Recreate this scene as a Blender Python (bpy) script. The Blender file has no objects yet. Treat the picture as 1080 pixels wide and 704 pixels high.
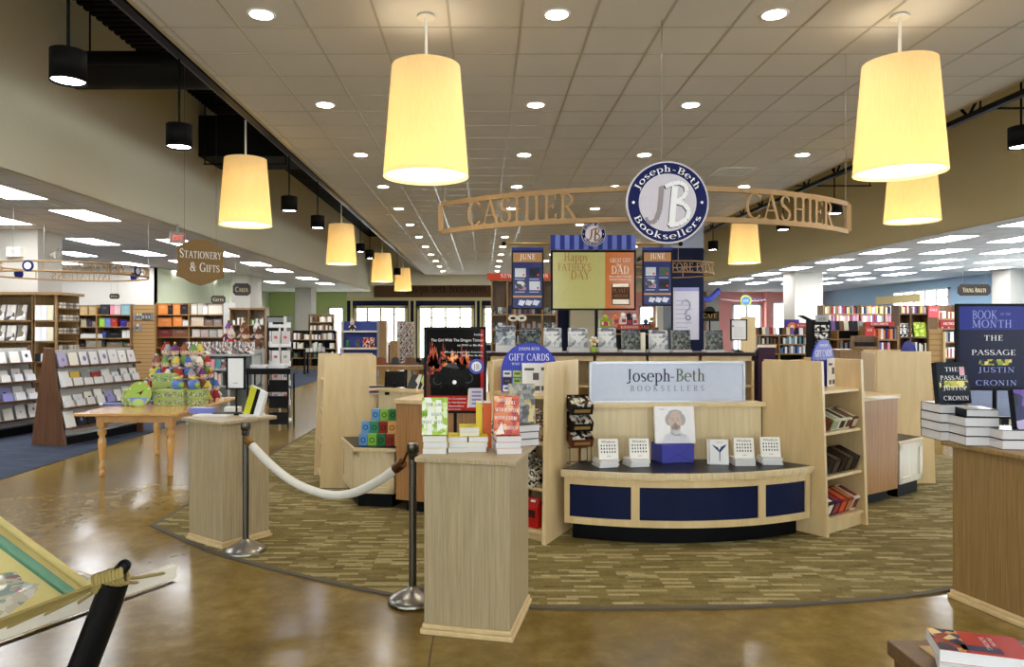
import bpy, bmesh, math, random
from mathutils import Vector, Matrix, Euler
RND = random.Random(11)
C = bpy.context.scene.collection
CX, CY, FP, HC = 510.0, 347.0, 765.0, 1.72       # principal point, focal length in pixels of a 1080x704 frame, eye height
PI = math.pi

def W(px, py, Y):
    return Vector(((px - CX) * Y / FP, Y, HC - (py - CY) * Y / FP))
def F(px, py, h=0.0):
    Y = FP * (HC - h) / (py - CY)
    return Vector(((px - CX) * Y / FP, Y, h))

# ------------------------------------------------------------------ materials
def lin(c):
    return tuple(((v / 255) / 12.92 if v / 255 <= 0.04045 else ((v / 255 + 0.055) / 1.055) ** 2.4) for v in c)
MATS = {}
def nodes(name):
    m = bpy.data.materials.new(name); m.use_nodes = True
    nt = m.node_tree
    return m, nt, nt.nodes['Principled BSDF']
def mat(rgb, rough=0.5, metal=0.0, spec=0.5, emit=0.0, noise=0.06, name=None):
    """plain procedural material with a little tonal variation"""
    if spec == .5: spec = .12 if sum(rgb) < 330 else .3
    key = (tuple(rgb), rough, metal, spec, emit, noise)
    if key in MATS: return MATS[key]
    m, nt, b = nodes(name or 'paint_%02x%02x%02x' % tuple(int(v) for v in rgb))
    c = lin(rgb)
    b.inputs['Roughness'].default_value = rough
    b.inputs['Metallic'].default_value = metal
    b.inputs['Specular IOR Level'].default_value = spec
    if emit:
        b.inputs['Emission Color'].default_value = (*c, 1); b.inputs['Emission Strength'].default_value = emit
    if noise:
        tc = nt.nodes.new('ShaderNodeTexCoord'); n = nt.nodes.new('ShaderNodeTexNoise'); n.inputs['Scale'].default_value = 18
        r = nt.nodes.new('ShaderNodeMix'); r.data_type = 'RGBA'
        r.inputs[6].default_value = (*[v * (1 - noise) for v in c], 1); r.inputs[7].default_value = (*[min(1, v * (1 + noise)) for v in c], 1)
        nt.links.new(tc.outputs['Object'], n.inputs['Vector']); nt.links.new(n.outputs['Fac'], r.inputs[0])
        nt.links.new(r.outputs[2], b.inputs['Base Color'])
    else:
        b.inputs['Base Color'].default_value = (*c, 1)
    MATS[key] = m
    return m
def emis(rgb, s, name='lamp_glow'):
    key = ('E', tuple(rgb), s)
    if key in MATS: return MATS[key]
    m = bpy.data.materials.new(name); m.use_nodes = True; nt = m.node_tree
    nt.nodes.clear(); o = nt.nodes.new('ShaderNodeOutputMaterial'); e = nt.nodes.new('ShaderNodeEmission')
    e.inputs['Color'].default_value = (*lin(rgb), 1); e.inputs['Strength'].default_value = s
    nt.links.new(e.outputs[0], o.inputs[0]); MATS[key] = m
    return m
def wood(name, a, b, rough=0.35, scale=(30, 30, 1.6), coat=0.0, contrast=1.0):
    m, nt, p = nodes(name)
    tc = nt.nodes.new('ShaderNodeTexCoord'); mp = nt.nodes.new('ShaderNodeMapping'); mp.inputs['Scale'].default_value = scale
    n = nt.nodes.new('ShaderNodeTexNoise'); n.inputs['Scale'].default_value = 1.6; n.inputs['Detail'].default_value = 8; n.inputs['Roughness'].default_value = 0.65
    n.inputs['Distortion'].default_value = 0.4
    r = nt.nodes.new('ShaderNodeValToRGB'); r.color_ramp.elements[0].position = 0.5 - 0.22 / contrast; r.color_ramp.elements[1].position = 0.5 + 0.22 / contrast
    r.color_ramp.elements[0].color = (*lin(a), 1); r.color_ramp.elements[1].color = (*lin(b), 1)
    nt.links.new(tc.outputs['Object'], mp.inputs[0]); nt.links.new(mp.outputs[0], n.inputs['Vector'])
    nt.links.new(n.outputs['Fac'], r.inputs[0]); nt.links.new(r.outputs[0], p.inputs['Base Color'])
    bp = nt.nodes.new('ShaderNodeBump'); bp.inputs['Strength'].default_value = 0.06; bp.inputs['Distance'].default_value = 0.01
    nt.links.new(n.outputs['Fac'], bp.inputs['Height']); nt.links.new(bp.outputs[0], p.inputs['Normal'])
    p.inputs['Roughness'].default_value = rough; p.inputs['Coat Weight'].default_value = coat; p.inputs['Coat Roughness'].default_value = 0.15
    return m
def speckle(name, cols, scale=60, rough=0.5):
    """busy multi-colour print: voronoi cells coloured through a stepped ramp"""
    m, nt, p = nodes(name)
    tc = nt.nodes.new('ShaderNodeTexCoord'); v = nt.nodes.new('ShaderNodeTexVoronoi'); v.inputs['Scale'].default_value = scale
    s = nt.nodes.new('ShaderNodeSeparateColor'); r = nt.nodes.new('ShaderNodeValToRGB'); r.color_ramp.interpolation = 'CONSTANT'
    el = r.color_ramp.elements
    for i, c in enumerate(cols):
        e = el[i] if i < 2 else el.new(i / len(cols))
        e.position = i / len(cols); e.color = (*lin(c), 1)
    nt.links.new(tc.outputs['Object'], v.inputs['Vector']); nt.links.new(v.outputs['Color'], s.inputs[0])
    nt.links.new(s.outputs[0], r.inputs[0]); nt.links.new(r.outputs[0], p.inputs['Base Color'])
    p.inputs['Roughness'].default_value = rough; p.inputs['Specular IOR Level'].default_value = .2
    return m

# ------------------------------------------------------------------ mesh builder
class MB:
    def __init__(s): s.v, s.f, s.mi, s.mats, s.sm = [], [], [], [], []
    def _m(s, m):
        if m not in s.mats: s.mats.append(m)
        return s.mats.index(m)
    def add(s, vs, fs, m, smooth=False, M=None):
        o = len(s.v)
        s.v += [tuple(M @ Vector(p)) if M is not None else tuple(p) for p in vs]
        k = s._m(m)
        for f in fs:
            s.f.append(tuple(i + o for i in f)); s.mi.append(k); s.sm.append(smooth)
        return s
    def box(s, x0, x1, y0, y1, z0, z1, m, M=None):
        vs = [(x0,y0,z0),(x1,y0,z0),(x1,y1,z0),(x0,y1,z0),(x0,y0,z1),(x1,y0,z1),(x1,y1,z1),(x0,y1,z1)]
        return s.add(vs, [(3,2,1,0),(4,5,6,7),(0,1,5,4),(1,2,6,5),(2,3,7,6),(3,0,4,7)], m, False, M)
    def prism(s, poly, z0, z1, m, M=None):
        n = len(poly)
        a = sum(poly[i][0]*poly[(i+1)%n][1]-poly[(i+1)%n][0]*poly[i][1] for i in range(n))
        if a < 0: poly = poly[::-1]
        vs = [(p[0],p[1],z0) for p in poly] + [(p[0],p[1],z1) for p in poly]
        fs = [tuple(range(n))[::-1], tuple(range(n, 2*n))] + [(i,(i+1)%n,(i+1)%n+n,i+n) for i in range(n)]
        return s.add(vs, fs, m, False, M)
    def quad(s, pts, m, M=None): return s.add(pts, [tuple(range(len(pts)))], m, False, M)
    def wallseg(s, a, b, t, z0, z1, m, side=1):
        """upright slab from a to b (xy), thickness t to the left (side 1) or the right (-1)"""
        a, b = Vector(a[:2]), Vector(b[:2]); d = (b - a).normalized(); n = Vector((-d.y, d.x)) * t * side
        return s.prism([tuple(a), tuple(b), tuple(b + n), tuple(a + n)], z0, z1, m)
    def lathe(s, prof, m, seg=24, M=None, cap=True, smooth=True):
        vs, fs = [], []
        for r, z in prof:
            for k in range(seg):
                a = 2*PI*k/seg; vs.append((r*math.cos(a), r*math.sin(a), z))
        for j in range(len(prof)-1):
            for k in range(seg):
                k2 = (k+1) % seg
                fs.append((j*seg+k, j*seg+k2, (j+1)*seg+k2, (j+1)*seg+k))
        s.add(vs, fs, m, smooth, M)
        if cap:
            n = len(prof)-1
            if prof[0][0] > 1e-5: s.add(vs[:seg], [tuple(range(seg))[::-1]], m, False, M)
            if prof[n][0] > 1e-5: s.add(vs[n*seg:], [tuple(range(seg))], m, False, M)
        return s
    def cyl(s, p0, p1, r0, m, r1=None, seg=12):
        p0, p1 = Vector(p0), Vector(p1); d = p1 - p0; L = d.length
        M = Matrix.Translation(p0) @ d.to_track_quat('Z', 'Y').to_matrix().to_4x4()
        return s.lathe([(r0, 0), (r0 if r1 is None else r1, L)], m, seg, M)
    def tube(s, pts, r, m, seg=8, closed=False):
        pts = [Vector(p) for p in pts]; n = len(pts); vs, fs = [], []
        up = Vector((0, 0, 1)); prev = None
        for i, p in enumerate(pts):
            t = (pts[min(i+1, n-1)] - pts[max(i-1, 0)]).normalized()
            if prev is None:
                a = t.cross(up)
                if a.length < 1e-3: a = t.cross(Vector((1, 0, 0)))
            else: a = prev - t * prev.dot(t)
            a.normalize(); prev = a; b = t.cross(a)
            rr = r[i] if isinstance(r, (list, tuple)) else r
            for k in range(seg):
                th = 2*PI*k/seg; vs.append(tuple(p + a*math.cos(th)*rr + b*math.sin(th)*rr))
        for i in range(n-1):
            for k in range(seg):
                k2 = (k+1) % seg; fs.append((i*seg+k, i*seg+k2, (i+1)*seg+k2, (i+1)*seg+k))
        s.add(vs, fs, m, True)
        s.add(vs[:seg], [tuple(range(seg))[::-1]], m); s.add(vs[-seg:], [tuple(range(seg))], m)
        return s
    def ball(s, c, r, m, seg=14, sx=1, sy=1, sz=1, M=None):
        prof = [(math.sin(PI*i/8), -math.cos(PI*i/8)) for i in range(9)]
        prof[0] = (1e-4, -1); prof[-1] = (1e-4, 1)
        T = Matrix.Translation(Vector(c)) @ Matrix.Diagonal((r*sx, r*sy, r*sz, 1))
        return s.lathe(prof, m, seg, T if M is None else M @ T, cap=False)
    def grid(s, P, mf, smooth=True, flip=False):
        """P[i][j] points sharing vertices; mf(i, j) gives the material of each cell"""
        o = len(s.v); n, m = len(P), len(P[0])
        s.v += [tuple(p) for r in P for p in r]
        for i in range(n-1):
            for j in range(m-1):
                f = (o+i*m+j, o+(i+1)*m+j, o+(i+1)*m+j+1, o+i*m+j+1)
                s.f.append(f[::-1] if flip else f); s.mi.append(s._m(mf(i, j))); s.sm.append(smooth)
        return s
    def build(s, name, parent=None, loc=None, rz=None, bevel=0.0, label=None, seg=2):
        me = bpy.data.meshes.new(name); me.from_pydata(s.v, [], s.f)
        for m in s.mats: me.materials.append(m)
        me.polygons.foreach_set('material_index', s.mi); me.polygons.foreach_set('use_smooth', s.sm)
        me.update()
        o = bpy.data.objects.new(name, me); C.objects.link(o)
        if parent is not None: o.parent = parent
        if loc is not None: o.location = loc
        if rz is not None: o.rotation_euler.z = rz
        if bevel:
            b = o.modifiers.new('edge', 'BEVEL'); b.width = bevel; b.segments = seg; b.limit_method = 'ANGLE'; b.angle_limit = 0.7
        if label: o['label'] = label
        return o

def tag(o, label, cat, group=None, kind=None):
    o['label'] = label; o['category'] = cat
    if group: o['group'] = group
    if kind: o['kind'] = kind
    return o
def struct(o):
    o['kind'] = 'structure'; return o
def thing(name, label, cat, loc=(0, 0, 0), rz=0.0, group=None):
    o = bpy.data.objects.new(name, None); C.objects.link(o)
    o.empty_display_size = 0.1
    o.location = loc; o.rotation_euler = (0, 0, rz)
    return tag(o, label, cat, group)
def dup(root, loc=None, rz=None, label=None, group=None, rot=None, scale=None):
    r = root.copy(); C.objects.link(r)
    if loc is not None: r.location = loc
    if rz is not None: r.rotation_euler = (0, 0, rz)
    if rot is not None: r.rotation_euler = rot
    if scale is not None: r.scale = scale
    if label: r['label'] = label
    if group: r['group'] = group
    for ch in list(root.children):
        c = ch.copy(); C.objects.link(c); c.parent = r
        for g in list(ch.children):
            d = g.copy(); C.objects.link(d); d.parent = c
    return r
def recolor(o, slot, m):
    sl = o.material_slots[slot]; sl.link = 'OBJECT'; sl.material = m

ORD = ['zeroth', 'first', 'second', 'third', 'fourth', 'fifth', 'sixth', 'seventh', 'eighth', 'ninth', 'tenth', 'eleventh', 'twelfth', 'thirteenth',
       'fourteenth', 'fifteenth', 'sixteenth', 'seventeenth', 'eighteenth', 'nineteenth', 'twentieth']
for t_ in ('twenty', 'thirty', 'forty', 'fifty'):
    ORD += ['%s-%s' % (t_, u_) for u_ in ORD[1:10]] + [{'twenty': 'thirtieth', 'thirty': 'fortieth', 'forty': 'fiftieth', 'fifty': 'sixtieth'}[t_]]

# ------------------------------------------------------------------ lettering
def arc(cx, cy, rx, ry, a0, a1, n=12):
    return [(cx + rx*math.cos(math.radians(a0 + (a1-a0)*i/n)), cy + ry*math.sin(math.radians(a0 + (a1-a0)*i/n))) for i in range(n+1)]
K, N_, X_ = .135, .05, .66          # thick, thin strokes; x-height
def vs_(x, y0=0, y1=1, ser=(1, 1), w=K, sw=.3):
    r = [([(x, y0), (x, y1)], w)]
    if ser[0]: r.append(([(x - sw/2, y0 + .02), (x + sw/2, y0 + .02)], .045))
    if ser[1]: r.append(([(x - sw/2, y1 - .02), (x + sw/2, y1 - .02)], .045))
    return r
def hs_(x0, x1, y, w=N_): return [([(x0, y), (x1, y)], w)]
def ds_(a, b, w): return [([a, b], w)]
def as_(*a): return [(arc(*a), 'c')]
def sf_(x, y, w=.28): return [([(x - w/2, y), (x + w/2, y)], .045)]
SER = {
 'A': (.86, ds_((.1,.02),(.43,1),N_) + ds_((.43,1),(.78,.02),K) + hs_(.2,.64,.36) + sf_(.1,.02) + sf_(.76,.02)),
 'B': (.72, vs_(.2) + as_(.32,.76,.26,.22,90,-90) + as_(.33,.27,.31,.25,90,-90) + hs_(.2,.35,.98) + hs_(.2,.35,.53) + hs_(.2,.36,.02)),
 'C': (.82, as_(.46,.5,.38,.49,48,312) + [([(.74,.72),(.74,.92)], N_)]),
 'D': (.86, vs_(.2) + as_(.36,.5,.4,.48,90,-90) + hs_(.2,.38,.98) + hs_(.2,.38,.02)),
 'E': (.68, vs_(.2) + hs_(.2,.6,.98) + hs_(.2,.5,.52) + hs_(.2,.62,.02) + [([(.6,.8),(.6,1)], N_), ([(.5,.42),(.5,.62)], N_), ([(.62,0),(.62,.22)], N_)]),
 'F': (.62, vs_(.2) + hs_(.2,.58,.98) + hs_(.2,.48,.52) + [([(.58,.78),(.58,1)], N_), ([(.48,.42),(.48,.62)], N_)]),
 'G': (.88, as_(.46,.5,.38,.49,48,305) + [([(.74,.72),(.74,.92)], N_)] + [([(.74,.04),(.74,.42)], K)] + sf_(.74,.42)),
 'H': (.9, vs_(.2) + vs_(.7) + hs_(.2,.7,.52)),
 'I': (.4, vs_(.2)),
 'J': (.5, [([(.3,.1),(.3,1)], K)] + sf_(.3,.98) + as_(.16,.06,.14,.2,0,-140)),
 'K': (.86, vs_(.2) + ds_((.24,.44),(.68,.98),N_) + ds_((.34,.56),(.74,.02),K) + sf_(.68,.98) + sf_(.74,.02)),
 'L': (.66, vs_(.2) + hs_(.2,.6,.02) + [([(.6,0),(.6,.26)], N_)]),
 'M': (1.1, vs_(.16,w=N_) + ds_((.2,.98),(.52,.06),K) + ds_((.52,.06),(.86,.98),N_) + vs_(.9)),
 'N': (.92, vs_(.18,w=N_) + ds_((.2,.98),(.72,.02),K) + vs_(.72,ser=(0,1),w=N_)),
 'O': (.92, as_(.46,.5,.39,.49,0,360,22)),
 'P': (.66, vs_(.2) + as_(.34,.73,.27,.25,90,-90) + hs_(.2,.36,.98) + hs_(.2,.36,.48)),
 'R': (.8, vs_(.2) + as_(.34,.75,.26,.23,90,-90) + hs_(.2,.36,.98) + hs_(.2,.36,.52) + ds_((.36,.52),(.7,.02),K) + sf_(.72,.02,.2)),
 'S': (.62, as_(.31,.745,.22,.235,40,235,10) + ds_((.18,.6),(.44,.42),K) + as_(.31,.255,.235,.235,55,-145,10) + [([(.5,.74),(.5,.94)], N_), ([(.1,.06),(.1,.28)], N_)]),
 'T': (.78, vs_(.39,ser=(1,0)) + hs_(.06,.72,.97) + [([(.07,.76),(.07,1)], N_), ([(.71,.76),(.71,1)], N_)]),
 'U': (.88, [([(.2,.3),(.2,1)], K), ([(.7,.3),(.7,1)], N_)] + sf_(.2,.98) + sf_(.7,.98) + as_(.45,.3,.25,.28,180,360)),
 'V': (.84, ds_((.12,.98),(.42,0),K) + ds_((.42,0),(.74,.98),N_) + sf_(.12,.98) + sf_(.74,.98)),
 'W': (1.14, ds_((.1,.98),(.36,0),K) + ds_((.36,0),(.58,.98),N_) + ds_((.56,.98),(.8,0),K) + ds_((.8,0),(1.06,.98),N_) + sf_(.1,.98) + sf_(.56,.98) + sf_(1.06,.98)),
 'Y': (.8, ds_((.1,.98),(.4,.46),K) + ds_((.4,.46),(.7,.98),N_) + vs_(.4,0,.46,ser=(1,0)) + sf_(.1,.98) + sf_(.7,.98)),
 '&': (.9, as_(.38,.77,.19,.21,-60,240,14) + ds_((.26,.6),(.8,.02),K) + as_(.36,.27,.27,.25,120,330,10) + ds_((.6,.2),(.76,.52),N_) + sf_(.76,.52,.22)),
 "'": (.22, [([(.1,.74),(.13,1)], .09)]), '-': (.4, hs_(.05,.35,.33,.08)), ' ': (.4, []), '.': (.3, [([(.1,.05),(.2,.05)], .1)]), '1': (.5, vs_(.25,ser=(1,0)) + ds_((.08,.8),(.25,1),N_)),
 'o': (.62, as_(.31,.33,.25,.33,0,360,18)),
 's': (.48, as_(.24,.49,.16,.155,40,235,8) + ds_((.15,.4),(.34,.27),K) + as_(.24,.17,.175,.155,55,-145,8)),
 'e': (.58, as_(.31,.33,.25,.33,0,310,16) + hs_(.08,.55,.36)),
 'p': (.66, vs_(.16,-.32,.66,ser=(1,0)) + as_(.34,.33,.26,.32,140,-140,14) + hs_(.02,.14,.63)),
 'h': (.68, vs_(.16,0,1.02,ser=(1,0)) + hs_(.02,.14,.99) + as_(.33,.42,.17,.22,160,0,8) + vs_(.5,0,.44,ser=(1,0))),
 't': (.42, [([(.19,.14),(.19,.86)], K)] + hs_(.04,.38,.63) + as_(.31,.14,.12,.13,180,310,6)),
 'k': (.66, vs_(.16,0,1.02,ser=(1,0)) + hs_(.02,.14,.99) + ds_((.2,.3),(.5,.62),N_) + ds_((.28,.4),(.56,.02),K) + sf_(.5,.63,.2) + sf_(.56,.02,.2)),
 'l': (.32, vs_(.16,0,1.02,ser=(1,0)) + hs_(.02,.14,.99)),
 'r': (.46, vs_(.16,0,.64,ser=(1,0)) + hs_(.02,.14,.62) + as_(.32,.46,.14,.18,150,40,6)),
 'a': (.56, as_(.27,.46,.17,.19,150,0,8) + vs_(.43,0,.46,ser=(0,0)) + as_(.26,.18,.18,.18,0,360,12) + hs_(.43,.54,.03)),
 'y': (.62, ds_((.1,.64),(.32,.04),K) + ds_((.52,.64),(.2,-.3),N_) + sf_(.1,.64,.22) + sf_(.54,.64,.2)),
 'f': (.4, vs_(.16,0,.84,ser=(1,0)) + as_(.28,.84,.12,.16,180,30,6) + hs_(.03,.34,.63)),
 'i': (.32, vs_(.16,0,.64,ser=(1,0)) + hs_(.03,.14,.62) + [([(.16,.82),(.16,.96)], .13)]),
}
for ch_, (wd_, st_) in list(SER.items()): SER[ch_] = (wd_ + .06, st_)
def stroke_quads(pts, w):
    out = []; n = len(pts)
    if w == 'c':
        P = []
        for i in range(n):
            a, b = pts[max(i-1, 0)], pts[min(i+1, n-1)]
            if i in (0, n-1) and abs(pts[0][0]-pts[-1][0]) + abs(pts[0][1]-pts[-1][1]) < 1e-4: a, b = pts[-2], pts[1]
            dx, dy = b[0]-a[0], b[1]-a[1]; L = math.hypot(dx, dy) or 1; dx /= L; dy /= L
            ww = (N_ + (K*1.05 - N_) * abs(dy)**1.4) / 2
            P.append(((pts[i][0]-dy*ww, pts[i][1]+dx*ww), (pts[i][0]+dy*ww, pts[i][1]-dx*ww)))
        for i in range(n-1): out.append([P[i][1], P[i+1][1], P[i+1][0], P[i][0]])
    else:
        (x0, y0), (x1, y1) = pts; dx, dy = x1-x0, y1-y0; L = math.hypot(dx, dy) or 1; dx *= w/2/L; dy *= w/2/L
        out.append([(x0+dy, y0-dx), (x1+dy, y1-dx), (x1-dy, y1+dx), (x0-dy, y0+dx)])
    return out
SANS = {}
def sans_polys(txt):
    """outlines of the built-in sans face, cap height scaled to 1"""
    if txt not in SANS:
        cu = bpy.data.curves.new('t', 'FONT'); cu.body = txt; cu.resolution_u = 3
        o = bpy.data.objects.new('t', cu); C.objects.link(o)
        dg = bpy.context.evaluated_depsgraph_get(); me = bpy.data.meshes.new_from_object(o.evaluated_get(dg))
        k = 1 / .70
        polys = [[(me.vertices[i].co.x*k, me.vertices[i].co.y*k) for i in p.vertices] for p in me.polygons]
        w = max([p[0] for q in polys for p in q] or [0])
        bpy.data.objects.remove(o); bpy.data.curves.remove(cu); bpy.data.meshes.remove(me)
        SANS[txt] = (polys, w)
    return SANS[txt]
def serif_polys(txt, track=0.0):
    x = 0; out = []
    for ch in txt:
        wd, st = SER.get(ch, SER[' '])
        for p, w in st:
            for q in stroke_quads(p, w): out.append([(x + a, b) for a, b in q])
        x += wd + track
    return out, x - track
def letters(mb, txt, h, fmap, m, serif=True, align='c', depth=0.0, width=None, track=0.0, z=0.0, smallcaps=False):
    """txt with cap height h; fmap(x, y, z) -> point. width squeezes or stretches the line to fit."""
    if smallcaps:
        out = []; x = 0
        for i, ch in enumerate(txt):
            k = 1.0 if (i == 0 or txt[i-1] in ' &') else .78
            ps, w = serif_polys(ch)
            out += [[(x + a*k, b*k) for a, b in q] for q in ps]; x += (w + track) * k
        polys, tw = out, x
    else: polys, tw = serif_polys(txt, track) if serif else sans_polys(txt)
    sx = h if width is None else width / tw
    off = {'l': 0, 'c': -tw*sx/2, 'r': -tw*sx}[align]
    for q in polys:
        P = [(a*sx + off, b*h) for a, b in q]
        n = len(P)
        if depth:
            vs = [fmap(a, b, z) for a, b in P] + [fmap(a, b, z + depth) for a, b in P]
            mb.add(vs, [tuple(range(n))[::-1], tuple(range(n, 2*n))] + [(i, (i+1) % n, (i+1) % n + n, i + n) for i in range(n)], m)
        else: mb.add([fmap(a, b, z) for a, b in P], [tuple(range(n))], m)
def xzmap(cx, cz, y):
    """upright board facing -y: x right, y up, z towards the viewer"""
    return lambda a, b, c: (cx + a, y - c, cz + b)
# ================================================================== palette
M = dict(
    oak=wood('oak_cool', (150,134,104), (194,176,140), 0.42, (70, 70, 1.6)),
    oakgold=wood('oak_gold', (126,98,56), (166,136,88), 0.4, (60, 60, 1.5)),
    oakcounter=wood('oak_counter', (138,94,48), (184,134,78), 0.4, (50, 50, 1.5)),
    maple=wood('maple', (206,178,128), (228,204,158), 0.3, (7, 7, 1.0), contrast=.8),
    maplepale=wood('maple_pale', (204,184,142), (224,206,168), 0.3, (22, 22, 1.0)),
    maplewhite=wood('maple_white', (214,206,188), (232,226,212), 0.3, (18, 18, 1.0)),
    pine=wood('honey_pine', (196,142,72), (222,172,98), 0.25, (3, 24, 3), coat=.5),
    walnut=wood('walnut', (70,44,26), (108,72,46), 0.35, (16, 16, 1.2)),
    cherry=wood('shelf_oak', (124,92,52), (160,124,74), 0.4, (20, 20, 1.4)),
    darkoak=wood('dark_oak', (88,62,36), (118,86,52), 0.4, (20, 20, 1.4)),
    navy=mat((20,28,62), .45), kick=mat((8,9,14), .5), laminate=mat((30,32,40), .3),
    black=mat((14,14,15), .4), blackmatte=mat((16,15,14), .75), white=mat((236,236,238), .5, noise=.01), offwhite=mat((222,220,212), .6),
    steel=mat((150,146,138), .3, 1.0, noise=.02), steeldark=mat((92,88,82), .35, 1.0, noise=.02), chrome=mat((205,205,205), .12, 1.0, noise=0),
    pages=mat((218,217,220), .8, noise=.05), brass=mat((150,112,60), .35, 1.0), arch=mat((152,122,84), .5),
    signblue=mat((20,26,84), .35), jbblue=mat((24,32,92), .4), cream=mat((232,226,206), .6), grey=mat((150,152,152), .5),
    gift=mat((76,78,170), .5), lilac=mat((198,206,228), .25),
)
# painted walls
M['beige'] = mat((222,216,194), .75, noise=.02); M['gold'] = mat((240,226,180), .75, noise=.02)
M['green'] = mat((180,196,130), .75, noise=.02); M['palegreen'] = mat((200,206,176), .75, noise=.02)
M['wallwhite'] = mat((188,184,174), .75, noise=.02); M['pink'] = mat((248,172,160), .75, noise=.02); M['blue'] = mat((172,202,226), .75, noise=.02)
M['lowceil'] = None

def floor_mat():
    m, nt, p = nodes('stained_concrete'); N = nt.nodes; L = nt.links
    tc = N.new('ShaderNodeTexCoord')
    n1 = N.new('ShaderNodeTexNoise'); n1.inputs['Scale'].default_value = .55; n1.inputs['Detail'].default_value = 9; n1.inputs['Roughness'].default_value = .62; n1.inputs['Distortion'].default_value = .6
    n2 = N.new('ShaderNodeTexNoise'); n2.inputs['Scale'].default_value = 7; n2.inputs['Detail'].default_value = 8; n2.inputs['Roughness'].default_value = .7
    L.new(tc.outputs['Object'], n1.inputs['Vector']); L.new(tc.outputs['Object'], n2.inputs['Vector'])
    add = N.new('ShaderNodeMath'); add.operation = 'MULTIPLY_ADD'; add.inputs[1].default_value = .45; L.new(n2.outputs['Fac'], add.inputs[0])
    sc = N.new('ShaderNodeMath'); sc.operation = 'MULTIPLY'; sc.inputs[1].default_value = .62; L.new(n1.outputs['Fac'], sc.inputs[0]); L.new(sc.outputs[0], add.inputs[2])
    r = N.new('ShaderNodeValToRGB'); e = r.color_ramp.elements
    e[0].position = .36; e[0].color = (*lin((88,70,26)), 1); e[1].position = .7; e[1].color = (*lin((154,131,72)), 1)
    k = e.new(.52); k.color = (*lin((120,98,44)), 1)
    L.new(add.outputs[0], r.inputs[0])
    # saw-cut joints and fine scratches
    sp = N.new('ShaderNodeSeparateXYZ'); L.new(tc.outputs['Object'], sp.inputs[0])
    def line(out, at):
        a = N.new('ShaderNodeMath'); a.operation = 'SUBTRACT'; a.inputs[1].default_value = at; L.new(out, a.inputs[0])
        b = N.new('ShaderNodeMath'); b.operation = 'ABSOLUTE'; L.new(a.outputs[0], b.inputs[0])
        c = N.new('ShaderNodeMath'); c.operation = 'LESS_THAN'; c.inputs[1].default_value = .005; L.new(b.outputs[0], c.inputs[0]); return c
    a, b = line(sp.outputs['Y'], 7.93), line(sp.outputs['X'], -.28)
    mx = N.new('ShaderNodeMath'); mx.operation = 'MAXIMUM'; L.new(a.outputs[0], mx.inputs[0]); L.new(b.outputs[0], mx.inputs[1])
    mp = N.new('ShaderNodeMapping'); mp.inputs['Scale'].default_value = (1.5, 26, 1); mp.inputs['Rotation'].default_value = (0, 0, .7); L.new(tc.outputs['Object'], mp.inputs[0])
    n3 = N.new('ShaderNodeTexNoise'); n3.inputs['Scale'].default_value = 2.2; n3.inputs['Detail'].default_value = 3; L.new(mp.outputs[0], n3.inputs['Vector'])
    sr = N.new('ShaderNodeMapRange'); sr.inputs[1].default_value = .69; sr.inputs[2].default_value = .8; L.new(n3.outputs['Fac'], sr.inputs[0])
    mixs = N.new('ShaderNodeMix'); mixs.data_type = 'RGBA'; mixs.inputs[7].default_value = (*lin((196,178,134)), 1)
    ms = N.new('ShaderNodeMath'); ms.operation = 'MULTIPLY'; ms.inputs[1].default_value = .22; L.new(sr.outputs[0], ms.inputs[0])
    L.new(ms.outputs[0], mixs.inputs[0]); L.new(r.outputs[0], mixs.inputs[6])
    mix = N.new('ShaderNodeMix'); mix.data_type = 'RGBA'; mix.inputs[7].default_value = (*lin((84,64,36)), 1)
    L.new(mx.outputs[0], mix.inputs[0]); L.new(mixs.outputs[2], mix.inputs[6]); L.new(mix.outputs[2], p.inputs['Base Color'])
    rr = N.new('ShaderNodeMapRange'); rr.inputs[1].default_value = .3; rr.inputs[2].default_value = .7; rr.inputs[3].default_value = .15; rr.inputs[4].default_value = .22
    L.new(n2.outputs['Fac'], rr.inputs[0]); L.new(rr.outputs[0], p.inputs['Roughness'])
    p.inputs['Specular IOR Level'].default_value = .34
    return m
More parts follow.
